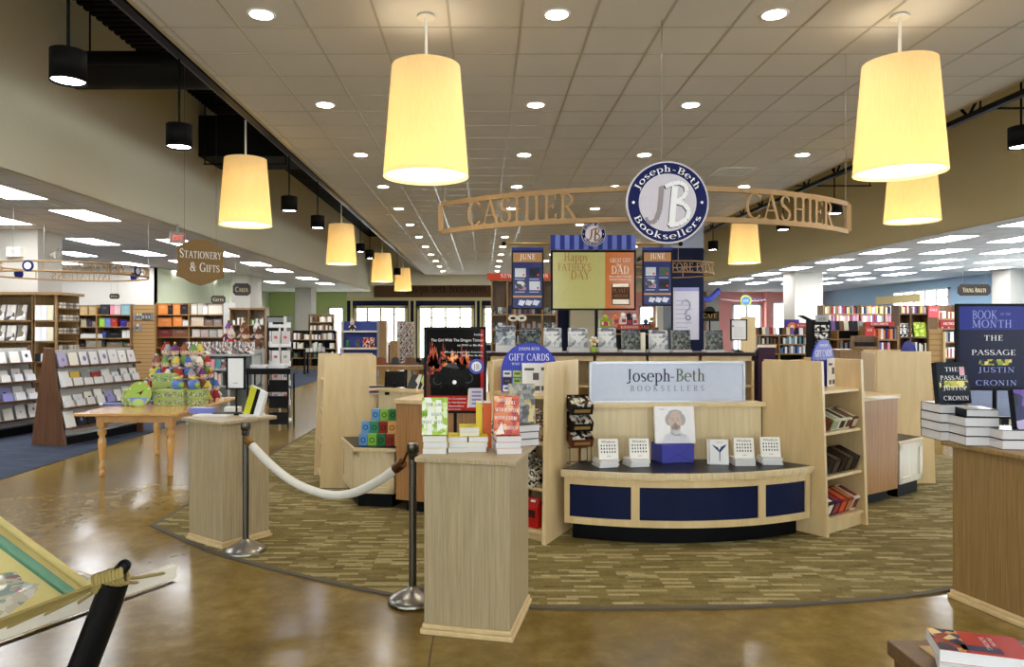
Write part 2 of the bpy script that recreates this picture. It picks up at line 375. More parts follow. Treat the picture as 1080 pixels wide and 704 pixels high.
def carpet_mat(name, c1, c2, base, bw, rh, bias, fine=(90, 90)):
    m, nt, p = nodes(name); N = nt.nodes; L = nt.links
    tc = N.new('ShaderNodeTexCoord')
    def brick(bw, rh, ca, cb, bias, off):
        b = N.new('ShaderNodeTexBrick'); b.inputs['Scale'].default_value = 1; b.inputs['Brick Width'].default_value = bw; b.inputs['Row Height'].default_value = rh
        b.inputs['Mortar Size'].default_value = 0; b.inputs['Bias'].default_value = bias; b.offset = off; b.offset_frequency = 2
        b.inputs['Color1'].default_value = (*lin(ca), 1); b.inputs['Color2'].default_value = (*lin(cb), 1); b.inputs['Mortar'].default_value = (*lin(ca), 1)
        L.new(tc.outputs['Object'], b.inputs['Vector']); return b
    b1 = brick(bw, rh, (0,0,0), (255,255,255), 0.0, .37); b2 = brick(bw*.58, rh, (0,0,0), (255,255,255), 0.0, .61)
    def ramp(src, stops):
        r = N.new('ShaderNodeValToRGB'); r.color_ramp.interpolation = 'CONSTANT'; el = r.color_ramp.elements
        for i, (ps, cl) in enumerate(stops):
            q = el[i] if i < 2 else el.new(ps)
            q.position = ps; q.color = (*lin(cl), 1)
        L.new(src, r.inputs[0]); return r
    mid = tuple((x+y)/2 for x, y in zip(base, c2))
    r1 = ramp(b1.outputs[0], [(0, base), (.38, mid), (.62, c2), (.80, c1)]); r2 = ramp(b2.outputs[0], [(0, base), (.5, mid), (.78, c2), (.93, c1)])
    mix = N.new('ShaderNodeMix'); mix.data_type = 'RGBA'; mix.inputs[0].default_value = .38; L.new(r1.outputs[0], mix.inputs[6]); L.new(r2.outputs[0], mix.inputs[7])
    n = N.new('ShaderNodeTexNoise'); n.inputs['Scale'].default_value = 130; n.inputs['Detail'].default_value = 2; L.new(tc.outputs['Object'], n.inputs['Vector'])
    nr = N.new('ShaderNodeMapRange'); nr.inputs[1].default_value = .3; nr.inputs[2].default_value = .7; nr.inputs[3].default_value = .72; nr.inputs[4].default_value = 1.25; L.new(n.outputs['Fac'], nr.inputs[0])
    mm = N.new('ShaderNodeMix'); mm.data_type = 'RGBA'; mm.blend_type = 'MULTIPLY'; mm.inputs[0].default_value = 1
    L.new(mix.outputs[2], mm.inputs[6]); L.new(nr.outputs[0], mm.inputs[7]); L.new(mm.outputs[2], p.inputs['Base Color'])
    p.inputs['Roughness'].default_value = .95; p.inputs['Specular IOR Level'].default_value = .1
    bp = N.new('ShaderNodeBump'); bp.inputs['Strength'].default_value = .5; bp.inputs['Distance'].default_value = .004; L.new(n.outputs['Fac'], bp.inputs['Height']); L.new(bp.outputs[0], p.inputs['Normal'])
    return m
def tile_mat(name, rgb, pitch, ox, oy, line, lw=.012):
    m, nt, p = nodes(name); N = nt.nodes; L = nt.links
    tc = N.new('ShaderNodeTexCoord'); sp = N.new('ShaderNodeSeparateXYZ'); L.new(tc.outputs['Object'], sp.inputs[0])
    outs = []
    for k, o in (('X', ox), ('Y', oy)):
        a = N.new('ShaderNodeMath'); a.operation = 'SUBTRACT'; a.inputs[1].default_value = o - pitch*100; L.new(sp.outputs[k], a.inputs[0])
        w = N.new('ShaderNodeMath'); w.operation = 'PINGPONG'; w.inputs[1].default_value = pitch/2; L.new(a.outputs[0], w.inputs[0])
        c = N.new('ShaderNodeMath'); c.operation = 'LESS_THAN'; c.inputs[1].default_value = lw; L.new(w.outputs[0], c.inputs[0]); outs.append(c)
    mx = N.new('ShaderNodeMath'); mx.operation = 'MAXIMUM'; L.new(outs[0].outputs[0], mx.inputs[0]); L.new(outs[1].outputs[0], mx.inputs[1])
    n = N.new('ShaderNodeTexNoise'); n.inputs['Scale'].default_value = 1.1; L.new(tc.outputs['Object'], n.inputs['Vector'])
    r = N.new('ShaderNodeMix'); r.data_type = 'RGBA'; c = lin(rgb); r.inputs[6].default_value = (*[v*.95 for v in c], 1); r.inputs[7].default_value = (*[min(1, v*1.05) for v in c], 1); L.new(n.outputs['Fac'], r.inputs[0])
    mix = N.new('ShaderNodeMix'); mix.data_type = 'RGBA'; mix.inputs[7].default_value = (*lin(line), 1)
    L.new(mx.outputs[0], mix.inputs[0]); L.new(r.outputs[2], mix.inputs[6]); L.new(mix.outputs[2], p.inputs['Base Color'])
    p.inputs['Roughness'].default_value = .9; p.inputs['Specular IOR Level'].default_value = .15
    return m
def glass_mat():
    m = bpy.data.materials.new('window_glass'); m.use_nodes = True; nt = m.node_tree; nt.nodes.clear()
    o = nt.nodes.new('ShaderNodeOutputMaterial'); t = nt.nodes.new('ShaderNodeBsdfTransparent'); g = nt.nodes.new('ShaderNodeBsdfGlossy'); g.inputs['Roughness'].default_value = .02
    f0 = nt.nodes.new('ShaderNodeFresnel'); f0.inputs[0].default_value = 1.45; gm_ = nt.nodes.new('ShaderNodeNewGeometry'); f = nt.nodes.new('ShaderNodeMix'); f.inputs[3].default_value = 0.0; nt.links.new(gm_.outputs['Backfacing'], f.inputs[0]); nt.links.new(f0.outputs[0], f.inputs[2]); mx = nt.nodes.new('ShaderNodeMixShader'); t.inputs[0].default_value = (.96, .98, .97, 1)
    nt.links.new(f.outputs[0], mx.inputs[0]); nt.links.new(t.outputs[0], mx.inputs[1]); nt.links.new(g.outputs[0], mx.inputs[2]); nt.links.new(mx.outputs[0], o.inputs[0])
    return m
M['glass'] = glass_mat()
M['tile'] = tile_mat('ceiling_tile', (212,209,204), .61, -.29, 6.297, (176,171,160), .007)
M['lowceil'] = tile_mat('low_ceiling_tile', (228,226,218), .61, -6.2, 9.4, (180,176,164), .01)

# ================================================================== setting
UZ, LZ, DZ = 4.34, 3.59, 6.2              # tile ceiling, side ceilings, metal deck
XL, XR, BY = -5.6, 8.95, 37.0
b = MB(); b.box(-17, 18, -4, BY + 1, -.2, 0, floor_mat()); struct(b.build('floor'))
b = MB(); b.box(-17, -5.5, 2, BY, 0, .008, carpet_mat('blue_carpet', (72,78,92), (54,60,72), (60,66,80), .3, .05, -.3)); struct(b.build('floor_blue_carpet'))
b = MB(); b.box(7.9, 17.2, 2, BY, 0, .008, carpet_mat('blue_carpet_b', (72,78,92), (54,60,72), (60,66,80), .3, .05, -.3)); struct(b.build('floor_aisle_carpet'))
def spline(P, n=10):
    out = []
    for i in range(len(P)-1):
        p0, p1, p2, p3 = P[max(i-1,0)], P[i], P[i+1], P[min(i+2, len(P)-1)]
        for k in range(n):
            t = k/n
            out.append(tuple(.5*((2*p1[j]) + (-p0[j]+p2[j])*t + (2*p0[j]-5*p1[j]+4*p2[j]-p3[j])*t*t + (-p0[j]+3*p1[j]-3*p2[j]+p3[j])*t**3) for j in range(2)))
    return out + [P[-1]]
front = spline([(-2.86,6.32), (-1.84,5.42), (-.48,4.64), (.29,4.48), (1.11,4.47), (2.02,4.54), (3.06,4.79), (4.6,5.55), (6.2,6.9)])
poly = front + [(6.2,14), (-2.86,14)]
b = MB(); b.prism(poly, 0, .010, carpet_mat('weave_carpet', (176,164,122), (104,92,54), (128,114,72), .20, .036, -.35)); struct(b.build('floor_woven_carpet'))
b = MB()
edge = [(-2.86,14)] + front
for i in range(len(edge)-1):
    a, c = Vector(edge[i]), Vector(edge[i+1]); d = (c-a).normalized(); n = Vector((d.y, -d.x))*.04
    d2 = (Vector(edge[min(i+2, len(edge)-1)]) - c); d2 = d2.normalized() if d2.length > 0 else d; n2 = Vector((d2.y, -d2.x))*.04
    d0 = (a - Vector(edge[i-1])).normalized() if i else d
    n0 = Vector(((d0+d).normalized().y, -(d0+d).normalized().x))*.04; n2 = Vector(((d2+d).normalized().y, -(d2+d).normalized().x))*.04
    b.prism([tuple(a), tuple(c), tuple(c+n2), tuple(a+n0)], 0, .012, M['blackmatte'] if False else mat((96,88,76), .7))
struct(b.build('trim_1'))

# hung tile ceiling with its T-bar grid
b = MB(); b.box(-2.81, 5.66, -4, 35.3, UZ, UZ + .06, M['tile']); struct(b.build('ceiling'))
b = MB(); tb = mat((176,171,160), .3, spec=.6, noise=0)
x = -2.73
while x < 5.66: b.box(x-.011, x+.011, -4, 35.3, UZ-.004, UZ+.01, tb); x += .61
y = 6.297 - .61*16
while y < 35.3: b.box(-2.81, 5.66, y-.009, y+.009, UZ-.003, UZ+.01, tb); y += .61
b.box(-2.84, -2.80, -4, 35.3, UZ-.006, UZ+.14, mat((176,164,138), .6)); b.box(5.65, 5.69, -4, 35.3, UZ-.006, UZ+.14, mat((176,164,138), .6))
struct(b.build('trim_2'))
# corrugated metal deck above
b = MB(); dk = mat((20,20,19), .6)
b.box(-17, 17.38, -4, BY+.2, DZ+.12, DZ+.3, dk)
for x0, x1 in ((XL, -2.0), (5.0, XR)):
    y = 3.0
    while y < 36: b.box(x0, x1, y, y+.09, DZ, DZ+.12, dk); y += .17
struct(b.build('ceiling_deck'))
# soffit walls and side ceilings
b = MB(); b.box(XL-.15, XL, 1.5, BY, LZ, DZ+.12, M['beige'])
struct(b.build('wall_left_soffit'))
b = MB(); b.box(XR, XR+.15, 1.5, BY, LZ, DZ+.12, M['gold']); struct(b.build('wall_right_soffit'))
b = MB(); b.box(-17, XL-.15, 1.5, BY, LZ+.0, LZ+.1, M['lowceil']); b.box(XL-.15, XL, 1.5, BY, LZ-.002, LZ+.01, M['beige']); struct(b.build('ceiling_left'))
b = MB(); b.box(XR+.15, 17.35, 1.5, BY, LZ, LZ+.1, M['lowceil']); b.box(XR, XR+.15, 1.5, BY, LZ-.002, LZ+.01, M['beige']); struct(b.build('ceiling_right'))
# wall drop at the far end of the tile ceiling
b = MB(); b.box(XL, XR, 35.3, 35.5, 3.85, DZ+.12, M['beige']); struct(b.build('wall_back_bulkhead'))

def px37(px): return (px - CX) * BY / FP
def wall_open(name, X0, X1, Z0, Z1, Y, t, ops, m):
    b = MB(); xs = sorted({X0, X1, *[o[0] for o in ops], *[o[1] for o in ops]})
    for a, c in zip(xs, xs[1:]):
        cut = sorted([(o[2], o[3]) for o in ops if o[0] <= a + 1e-6 and o[1] >= c - 1e-6]); z = Z0
        for z0, z1 in cut:
            if z0 > z: b.box(a, c, Y, Y+t, z, z0, m)
            z = z1
        if z < Z1: b.box(a, c, Y, Y+t, z, Z1, m)
    return struct(b.build(name))
WN = [0]
def window(x0, x1, z0, z1, Y, mf, nx=1, nz=1, rows=None, fw=.09, plane='y'):
    WN[0] += 1; b = MB()
    def bx(a, c, y0, y1, z0, z1):
        if plane == 'y': b.box(a, c, y0, y1, z0, z1, mf)
        else: b.box(y0, y1, a, c, z0, z1, mf)
    bx(x0, x0+fw, Y-.05, Y+.12, z0, z1); bx(x1-fw, x1, Y-.05, Y+.12, z0, z1); bx(x0, x1, Y-.05, Y+.12, z0, z0+fw); bx(x0, x1, Y-.05, Y+.12, z1-fw, z1)
    for i in range(1, nx):
        x = x0 + (x1-x0)*i/nx; bx(x-.05, x+.05, Y-.03, Y+.1, z0, z1)
    for r in (rows or [i/nz for i in range(1, nz)]):
        z = z0 + (z1-z0)*r; bx(x0, x1, Y, Y+.06, z-.02, z+.02)
    if rows:
        for i in range(nx):
            w = (x1-x0)/nx
            for q in (.22, .78): bx(x0+w*(i+q)-.012, x0+w*(i+q)+.012, Y+.02, Y+.05, z0, z1)
    o = struct(b.build('window_%d' % WN[0]))
    g = MB()
    if plane == 'y': g.box(x0+fw, x1-fw, Y+.06, Y+.07, z0+fw, z1-fw, M['glass'])
    else: g.box(Y+.06, Y+.07, x0+fw, x1-fw, z0+fw, z1-fw, M['glass'])
    g.build('window_pane', o)
    return o
trimcream = mat((214,206,160), .5); brown = mat((104,78,58), .6)
# far storefront wall
Z3 = 3.05
ops = [(px37(373), px37(430), .9, 2.9), (px37(440), px37(500), .1, 2.9), (px37(509), px37(560), .9, 2.9)]
wall_open('wall_back_storefront', px37(366), px37(600), 0, LZ-.28, BY, .25, ops, M['navy'])
for i, o_ in enumerate(ops): window(*o_, BY, trimcream, nx=4, rows=(.6, .78), fw=.14)
b = MB()
b.box(px37(366), px37(600), BY-.12, BY, 3.15, 3.32, trimcream); b.box(px37(395), px37(600), BY-.16, BY, 3.32, 4.2, brown)
b.box(px37(366), px37(600), BY-.05, BY+.25, 4.2, DZ, M['beige']); b.box(px37(366), px37(395), BY-.05, BY, 3.32, 4.2, M['beige'])
for px in (371, 432, 437.5, 502, 507): b.box(px37(px-1), px37(px+1), BY-.1, BY, 0, 3.15, trimcream)
struct(b.build('trim_3'))
b = MB(); gold = mat((58,42,44), .5)
letters(b, 'Joseph-Beth Booksellers', .42, xzmap(px37(471), 3.55, BY-.17), gold, width=px37(513)-px37(429), depth=.02)
tag(b.build('wall_lettering'), 'dark serif lettering on the brown fascia over the far storefront windows', 'sign lettering')
# green wall with windows beyond the stationery department
ops = [(px37(310), px37(331), .3, 2.85), (px37(346), px37(363), .3, 2.85)]
wall_open('wall_back_green', px37(284), px37(366), 0, LZ, BY, .2, ops, M['green'])
for o_ in ops: window(*o_, BY, M['wallwhite'], nx=1, nz=2)
b = MB(); b.box(-17, px37(284), BY-8, BY-7.8, 0, LZ, M['palegreen']); b.box(px37(284)-.2, px37(284), BY-8, BY, 0, LZ, M['palegreen']); struct(b.build('wall_back_pale_green'))
b = MB(); b.box(-17, -9.98, 22, 22.2, 0, LZ, M['wallwhite']); b.box(-10.0, -9.98, 22, BY-8, 0, LZ, M['palegreen']); struct(b.build('wall_left_white'))
b = MB(); b.box(-17, -16.8, 1.5, 22, 0, LZ, M['wallwhite']); struct(b.build('wall_left'))
# children's department: pink wall and windows
ops = [(px37(674), px37(690), .8, 2.9), (px37(772), px37(803), .6, 3.0), (px37(814), px37(829), .6, 3.1), (px37(866), px37(889), 2.0, 3.25)]
wall_open('wall_back_pink', px37(600), 17.2, 0, LZ, BY, .2, ops, M['pink'])
for o_ in ops: window(*o_, BY, M['white'], nx=2 if o_[1]-o_[0] > 1 else 1, nz=3)
b = MB(); b.box(px37(742), px37(755), BY-.5, BY, 0, LZ, M['wallwhite']); b.box(px37(691), px37(698), BY-.4, BY, 0, LZ, M['cream'])
b.box(px37(805), px37(812), BY-.4, BY, 0, LZ, M['pink']); b.box(px37(600), px37(634), BY-.6, BY, 0, LZ, mat((206,196,166), .7)); struct(b.build('wall_back_piers'))
b = MB(); b.box(px37(600), XR, BY-.1, BY+.2, LZ, DZ, M['gold']); struct(b.build('wall_back_upper'))
# right wall, blue, with the long bright window
b = MB()
for y0, y1, z0, z1 in ((1.5, 22, 0, .5), (1.5, 22, 3.3, LZ), (1.5, 1.9, 0, LZ), (21.6, 26.7, 0, LZ), (30.3, BY, 0, LZ), (26.7, 30.3, 0, 2.2), (26.7, 30.3, 3.25, LZ)): b.box(17.2, 17.4, y0, y1, z0, z1, M['blue'])
struct(b.build('wall_right'))
window(26.7, 30.3, 2.2, 3.25, 17.15, M['white'], nx=5, nz=3, fw=.06, plane='x')
for k_ in range(7): window(1.9+k_*2.815, 1.9+(k_+1)*2.815, .5, 3.3, 17.15, M['white'], nx=2, nz=2, fw=.07, plane='x')  # unseen glazing, added to bring more daylight into the right department
b = MB(); b.box(17.08, 17.19, 28.4, 31.6, 2.78, 3.1, mat((240,214,150), .6)); struct(b.build('trim_4'))
# unseen wall added behind the viewpoint, its glazed gaps sized to set the daylight fill
wall_open('wall_front_added', -17, 17.4, 0, DZ+.12, -4.2, .2, [(-16+4*k, -16+4*k+2.3, .4, 4.0) for k in range(8)], M['beige'])
for k in range(8): window(-16+4*k, -13.7+4*k, .4, 4.0, -4.2, M['white'], nx=2, nz=2)
b = MB()
for x in (-17, 17.2): b.box(x, x+.2, -4.2, 1.5, 0, DZ, M['beige'])
struct(b.build('wall_front_returns'))
# columns
def column(name, x0, x1, y0, y1, z1, m, z0=0):
    b = MB(); b.box(x0, x1, y0, y1, z0, z1, m); return struct(b.build(name, bevel=.01))
column('wall_left_pier', -12.0, -8.36, 13.6, 14.4, LZ, M['wallwhite'])
column('column_pale', (838-510)*23.8/FP, (868-510)*23.8/FP, 23.8, 24.7, LZ, M['wallwhite'])
column('column_green_side', (244-510)*25/FP, (264-510)*25/FP, 25, 26.3, LZ, M['wallwhite'])
column('column_rear', (311-510)*33/FP, (328-510)*33/FP, 33, 34, LZ, M['wallwhite'])
column('column_right_corner', 16.4, 17.19, 22.6, 23.4, LZ, M['wallwhite'])
cb = MB(); X0, X1 = 198*17.4/FP, 232*17.4/FP
cb.box(X0, X1, 17.4, 18.2, 3.66, UZ, mat((150,164,192), .6)); cb.box(X0, X1, 17.4, 18.2, 0, 3.66, M['navy']); cb.box(X0-.03, X1+.02, 17.36, 18.24, 3.2, 3.62, mat((14,20,50), .5)); cb.box(X0-.03, X1+.02, 17.35, 18.25, 0, .2, M['kick'])
struct(cb.build('column_navy'))

# ================================================================== camera, world
cam = bpy.data.cameras.new('camera'); co = bpy.data.objects.new('camera', cam); C.objects.link(co)
co.location = (0, 0, HC); co.rotation_euler = (PI/2, 0, 0); cam.sensor_width = 36; cam.lens = FP/1080*36
cam.shift_x = (540-CX)/1080; cam.shift_y = -(352-CY)/1080; cam.clip_end = 200
S = bpy.context.scene; S.camera = co
w = bpy.data.worlds.new('daylight'); S.world = w; w.use_nodes = True
w.node_tree.nodes['Background'].inputs[0].default_value = (.93, .97, 1.0, 1); w.node_tree.nodes['Background'].inputs[1].default_value = 4.2
S.view_settings.view_transform = 'Standard'; S.view_settings.look = 'None'; S.view_settings.gamma = 1; S.view_settings.use_curve_mapping = False
S.view_settings.exposure = 1.0
S.cycles.use_denoising = True
try: S.cycles.denoiser = 'OPENIMAGEDENOISE'
except Exception: pass
S.cycles.max_bounces = 6; S.cycles.diffuse_bounces = 4; S.cycles.glossy_bounces = 3; S.cycles.transmission_bounces = 4; S.cycles.transparent_max_bounces = 6
S.cycles.sample_clamp_indirect = 6; S.cycles.use_light_tree = True; S.cycles.caustics_reflective = False; S.cycles.caustics_refractive = False

# ================================================================== lamps
def fabric_shade():
    m = bpy.data.materials.new('lamp_shade_fabric'); m.use_nodes = True; nt = m.node_tree; nt.nodes.clear(); N = nt.nodes; L = nt.links
    o = N.new('ShaderNodeOutputMaterial'); d = N.new('ShaderNodeBsdfDiffuse'); t = N.new('ShaderNodeBsdfTranslucent'); a = N.new('ShaderNodeMixShader'); a.inputs[0].default_value = .5
    tc = N.new('ShaderNodeTexCoord'); mp = N.new('ShaderNodeMapping'); mp.inputs['Scale'].default_value = (60, 60, 3); n = N.new('ShaderNodeTexNoise'); n.inputs['Scale'].default_value = 1.5; n.inputs['Detail'].default_value = 4
    L.new(tc.outputs['Object'], mp.inputs[0]); L.new(mp.outputs[0], n.inputs['Vector'])
    r = N.new('ShaderNodeValToRGB'); r.color_ramp.elements[0].color = (*lin((232,211,158)), 1); r.color_ramp.elements[1].color = (*lin((246,231,190)), 1); L.new(n.outputs['Fac'], r.inputs[0])
    e = N.new('ShaderNodeEmission'); e.inputs[1].default_value = .05; ad = N.new('ShaderNodeAddShader')
    for q in (d, t, e): L.new(r.outputs[0], q.inputs[0])
    L.new(d.outputs[0], a.inputs[1]); L.new(t.outputs[0], a.inputs[2]); L.new(a.outputs[0], ad.inputs[0]); L.new(e.outputs[0], ad.inputs[1]); L.new(ad.outputs[0], o.inputs[0])
    return m
shade_m = fabric_shade(); warm = emis((255,236,200), 4.0, 'warm_diffuser'); bulb = emis((255,238,212), 11.0, 'warm_bulb')
can_glow = emis((255,247,236), 85.0, 'can_glow'); troffer_glow = emis((248,250,255), 15.0, 'troffer_glow'); spot_glow = emis((244,246,255), 30.0, 'spot_glow')
def pendant(x, y, zb, ztop, label, r=.355):
    t = thing('pendant_lamp', label, 'pendant lamp', (x, y, zb), 0, 'drum pendant lamps')
    h = .92; rt = r*.80
    b = MB(); b.lathe([(r, 0), (rt, h)], shade_m, 40, cap=False); b.lathe([(r-.006, .0), (rt-.006, h)], shade_m, 40, cap=False); b.build('lamp_shade', t)
    b = MB(); b.lathe([(r-.012, .03), (r-.014, .035)], warm, 40); b.build('diffuser', t)
    b = MB(); b.ball((0, 0, .55), .07, bulb); b.build('bulb', t)
    b = MB(); b.cyl((0, 0, .62), (0, 0, ztop-zb-.02), .013, M['offwhite'])
    for k in range(3):
        a = 2*PI*k/3; b.cyl((0, 0, h-.02), (rt*math.cos(a), rt*math.sin(a), h-.02), .005, M['steel'], seg=6)
    b.build('rod', t)
    if ztop == UZ: b = MB(); b.lathe([(.075, 0), (.075, .012), (.05, .03)], M['offwhite'], 20, Matrix.Translation((0, 0, ztop-zb-.03))); b.build('ceiling_canopy', t)
    return t
def zat(py, Y): return HC - (py - CY)*Y/FP
pendant(-.48, 6.05, zat(187, 6.05), UZ, 'big warm drum pendant lamp hanging left of the cashier arch from the tile ceiling')
pendant(3.47, 6.05, zat(183, 6.05), UZ, 'big warm drum pendant lamp hanging from the tile ceiling above the dark book-of-the-month poster')
lx = -3.3
for px, pyb, lab in ((259, 238, 'drum pendant lamp in the open slot on the left, nearest of that row'), (360, 279, 'drum pendant lamp second along the left slot row'),
                     (403, 297.5, 'drum pendant lamp third along the left slot row'), (425, 307, 'small far drum pendant lamp, last of the left slot row')):
    Y = lx*FP/(px-CX); pendant(lx, Y, zat(pyb, Y), 4.635, lab)
rx = 6.0
pendant(rx, rx*FP/452, zat(234, rx*FP/452), 4.635, 'drum pendant lamp partly hidden below the big right-hand pendant')
pendant(rx, rx*FP/275, zat(278, rx*FP/275), 4.635, 'far drum pendant lamp hanging below the right word of the cashier arch')
# strut rails that carry the slot lamps
for x, lab in ((lx, 'grey strut rail above the left row of drum lamps'), (rx, 'grey strut rail above the right row of drum lamps')):
    b = MB(); b.box(-.02, .02, 3, 35.2, 4.64, 4.68, M['steeldark'])
    y = 4
    while y < 35: b.cyl((0, y+.07, 4.68), (0, y+.07, DZ), .006, M['steeldark'], seg=6); y += 3
    tag(b.build('strut_rail', loc=(x, 0, 0)), lab, 'rail')
# roof joists in the slots
def truss(x, label, z0=4.72, z1=5.35):
    t = thing('roof_joist', label, 'roof joist', (x, 0, 0)); b = MB()
    for z in (z0, z1): b.box(-.04, .04, 2, 36.8, z-.03, z+.03, M['black'])
    b.build('chord', t); b = MB(); y = 2.2; up = True
    while y < 36: b.cyl((0, y, z0 if up else z1), (0, y+.55, z1 if up else z0), .018, M['black'], seg=6); y += .55; up = not up
    b.build('web', t)
truss(-2.97, 'black open-web roof joist along the left edge of the tile ceiling', 4.42, 4.98)
truss(5.88, 'black open-web roof joist along the right edge of the tile ceiling', 4.29, 4.85)
# round duct crossing the left slot, and a flat black duct further on
b = MB(); b.cyl((XL+.02, 9.9, 5.25), (-1.2, 9.9, 5.25), .25, mat((26,25,22), .45), seg=28); tag(b.build('air_duct'), 'black round air duct crossing the left slot beneath the deck', 'duct')
b = MB(); b.box(XL+.02, -1.2, 14.2, 15.4, 5.1, 5.9, mat((17,17,16), .6)); tag(b.build('air_duct_box'), 'black boxy duct deeper in the left slot beyond the round duct', 'duct')
for i, (x, y, z, ln) in enumerate(((-4.4, 8.9, 4.98, .9), (-4.6, 14, 4.9, 1.6), (6.9, 9.3, 4.55, 1.1), (7.0, 14.6, 4.6, 1.6))):
    b = MB(); b.cyl((-ln/2, 0, 0), (ln/2, 0, 0), .015, M['black'], seg=6); b.cyl((ln/2-.02, 0, 0), (ln/2-.02, 0, DZ-z), .012, M['black'], seg=6); b.cyl((-ln/2+.02, 0, 0), (-ln/2+.02, 0, DZ-z), .012, M['black'], seg=6)
    tag(b.build('trapeze_hanger', loc=(x, y, z)), ['black trapeze hanger just before the round duct on the left', 'black trapeze hanger beyond the round duct on the left',
        'black trapeze hanger nearest on the right slot', 'black trapeze hanger further along the right slot'][i], 'hanger')
# black cylinder spotlights
def cylinder_light(x, y, z, label, r=.13, h=.24):
    t = thing('cylinder_spotlight', label, 'spotlight', (x, y, z), 0, 'black cylinder spotlights')
    b = MB(); b.lathe([(r-.012, .02), (r, 0), (r, h), (r-.02, h+.005)], M['blackmatte'], 28, cap=False); b.lathe([(r, h), (.001, h+.002)], M['blackmatte'], 28, cap=False); b.build('housing', t)
    b = MB(); b.lathe([(r-.014, .018), (r-.016, .022)], spot_glow, 28); b.build('lens', t)
    b = MB(); b.cyl((0, 0, h), (0, 0, DZ-z), .012, M['black'], seg=8); b.build('rod', t)
for px, pyb, X, lab in ((72, 87, -3.2, 'black cylinder spotlight nearest on the left, beside the round duct end'), (189, 156, -3.2, 'black cylinder spotlight below the round duct'),
        (305, 223, -3.2, 'black cylinder spotlight third along the left slot'), (335, 241, -3.2, 'black cylinder spotlight fourth along the left slot'),
        (380, 266, -3.6, 'tiny black cylinder spotlight between second and third left drum lamps'), (390, 273, -3.2, 'black cylinder spotlight just left of the third left drum lamp'),
        (419, 290, -3.2, 'black cylinder spotlight just left of the last left drum lamp'),
        (1077, 156, 6.2, 'black cylinder spotlight at the right edge beside the soffit wall'), (880, 226, 6.2, 'black cylinder spotlight behind the end of the cashier arch'),
        (826, 243, 6.2, 'black cylinder spotlight behind the letters of the right cashier word'), (752, 264, 6.2, 'black cylinder spotlight left of the far right drum lamp')):
    Y = X*FP/(px-CX); cylinder_light(X, Y, zat(pyb, Y), lab)
# recessed cans
def can(x, y, label, grp='recessed downlights'):
    t = thing('recessed_downlight', label, 'downlight', (x, y, UZ), 0, grp)
    b = MB(); b.lathe([(.09, -.005), (.115, -.008), (.12, 0)], M['white'], 24, cap=False); b.build('trim_ring', t)
    b = MB(); b.lathe([(.092, -.0056), (.001, -.0055)], can_glow, 24, cap=False); b.build('lens', t)
    return t
c0 = None
for r_, y in enumerate([3.6] + [6.04 + 2.44*k for k in range(12)]):
    for c_, x in enumerate((-1.85, .61, 2.42, 4.8)):
        lab = 'round recessed downlight in the tile ceiling, %s row from the front, %s across' % (ORD[r_+1], ['first', 'second', 'third', 'fourth'][c_])
        if c0 is None: c0 = can(x, y, lab)
        else: dup(c0, (x, y, UZ), 0, lab)
# troffers
def troffer(x, y, label):
    t = thing('ceiling_light', label, 'ceiling light', (x, y, LZ), 0, 'recessed troffer lights')
    b = MB(); w_, l_ = .30, .60
    for a in (-1, 1): b.box(a*w_-.02, a*w_+.02, -l_-.02, l_+.02, -.008, 0, M['white']); b.box(-w_, w_, a*l_-.02, a*l_+.02, -.008, 0, M['white'])
    for i in range(1, 3): b.box(-w_+w_*2*i/3-.008, -w_+w_*2*i/3+.008, -l_, l_, -.006, 0, M['white'])
    for i in range(1, 6): b.box(-w_, w_, -l_+l_*2*i/6-.008, -l_+l_*2*i/6+.008, -.006, 0, M['white'])
    b.build('louver', t)
    b = MB(); b.box(-w_+.02, w_-.02, -l_+.02, l_-.02, -.004, -.001, troffer_glow); b.build('diffuser', t)
    return t
t0 = None
LT = [(-6.55, y) for y in (7.4, 9.85, 11.97, 15.7, 18.1, 20.9, 23.3, 26.9, 30)] + [(-8.35, y) for y in (7.4, 9.9, 12.4, 15.55, 17.9, 20.4, 23, 25.6, 29)] + [(-10.2, y) for y in (18.1, 21, 23.8, 26.5)] + [(-11.9, y) for y in (7.4, 10, 12.4, 18.5, 20.5, 27)] + [(-13.6, 20)]
RT = [(9.65 + 1.5*i, 15.1 + 2.44*k - (0 if k < 4 else .1)) for i in range(5) for k in range(-2, 7) if not (i == 4 and k > 3)]
for side, lst in (('left', LT), ('right', RT)):
    cols = sorted({x for x, y in lst}, key=abs)
    for x, y in lst:
        ry = sorted(q for p, q in lst if p == x).index(y) + 1
        lab = 'rectangular ceiling light over %s department, %s from the front, %s row from the soffit' % (side, ORD[ry], ORD[cols.index(x)+1])
        if t0 is None: t0 = troffer(x, y, lab)
        else: dup(t0, (x, y, LZ), 0, lab)
# grilles
for x, y, z, lab in ((4.13, 12.07, UZ, 'square air grille in the tile ceiling near the arch'), (-6.75, 10.75, LZ, 'square air grille in the left department ceiling beside a troffer')):
    t = thing('air_grille', lab, 'air vent', (x, y, z)); b = MB()
    for a in (-1, 1): b.box(a*.29-.02, a*.29+.02, -.3, .3, -.012, 0, M['offwhite']); b.box(-.3, .3, a*.29-.02, a*.29+.02, -.012, 0, M['offwhite'])
    b.build('frame', t); b = MB(); b.box(-.28, .28, -.28, .28, -.002, 0, M['blackmatte'])
    for k in range(6): b.box(-.27, .27, -.26+k*.1, -.21+k*.1, -.01, -.003, M['offwhite'])
    b.build('louver', t)
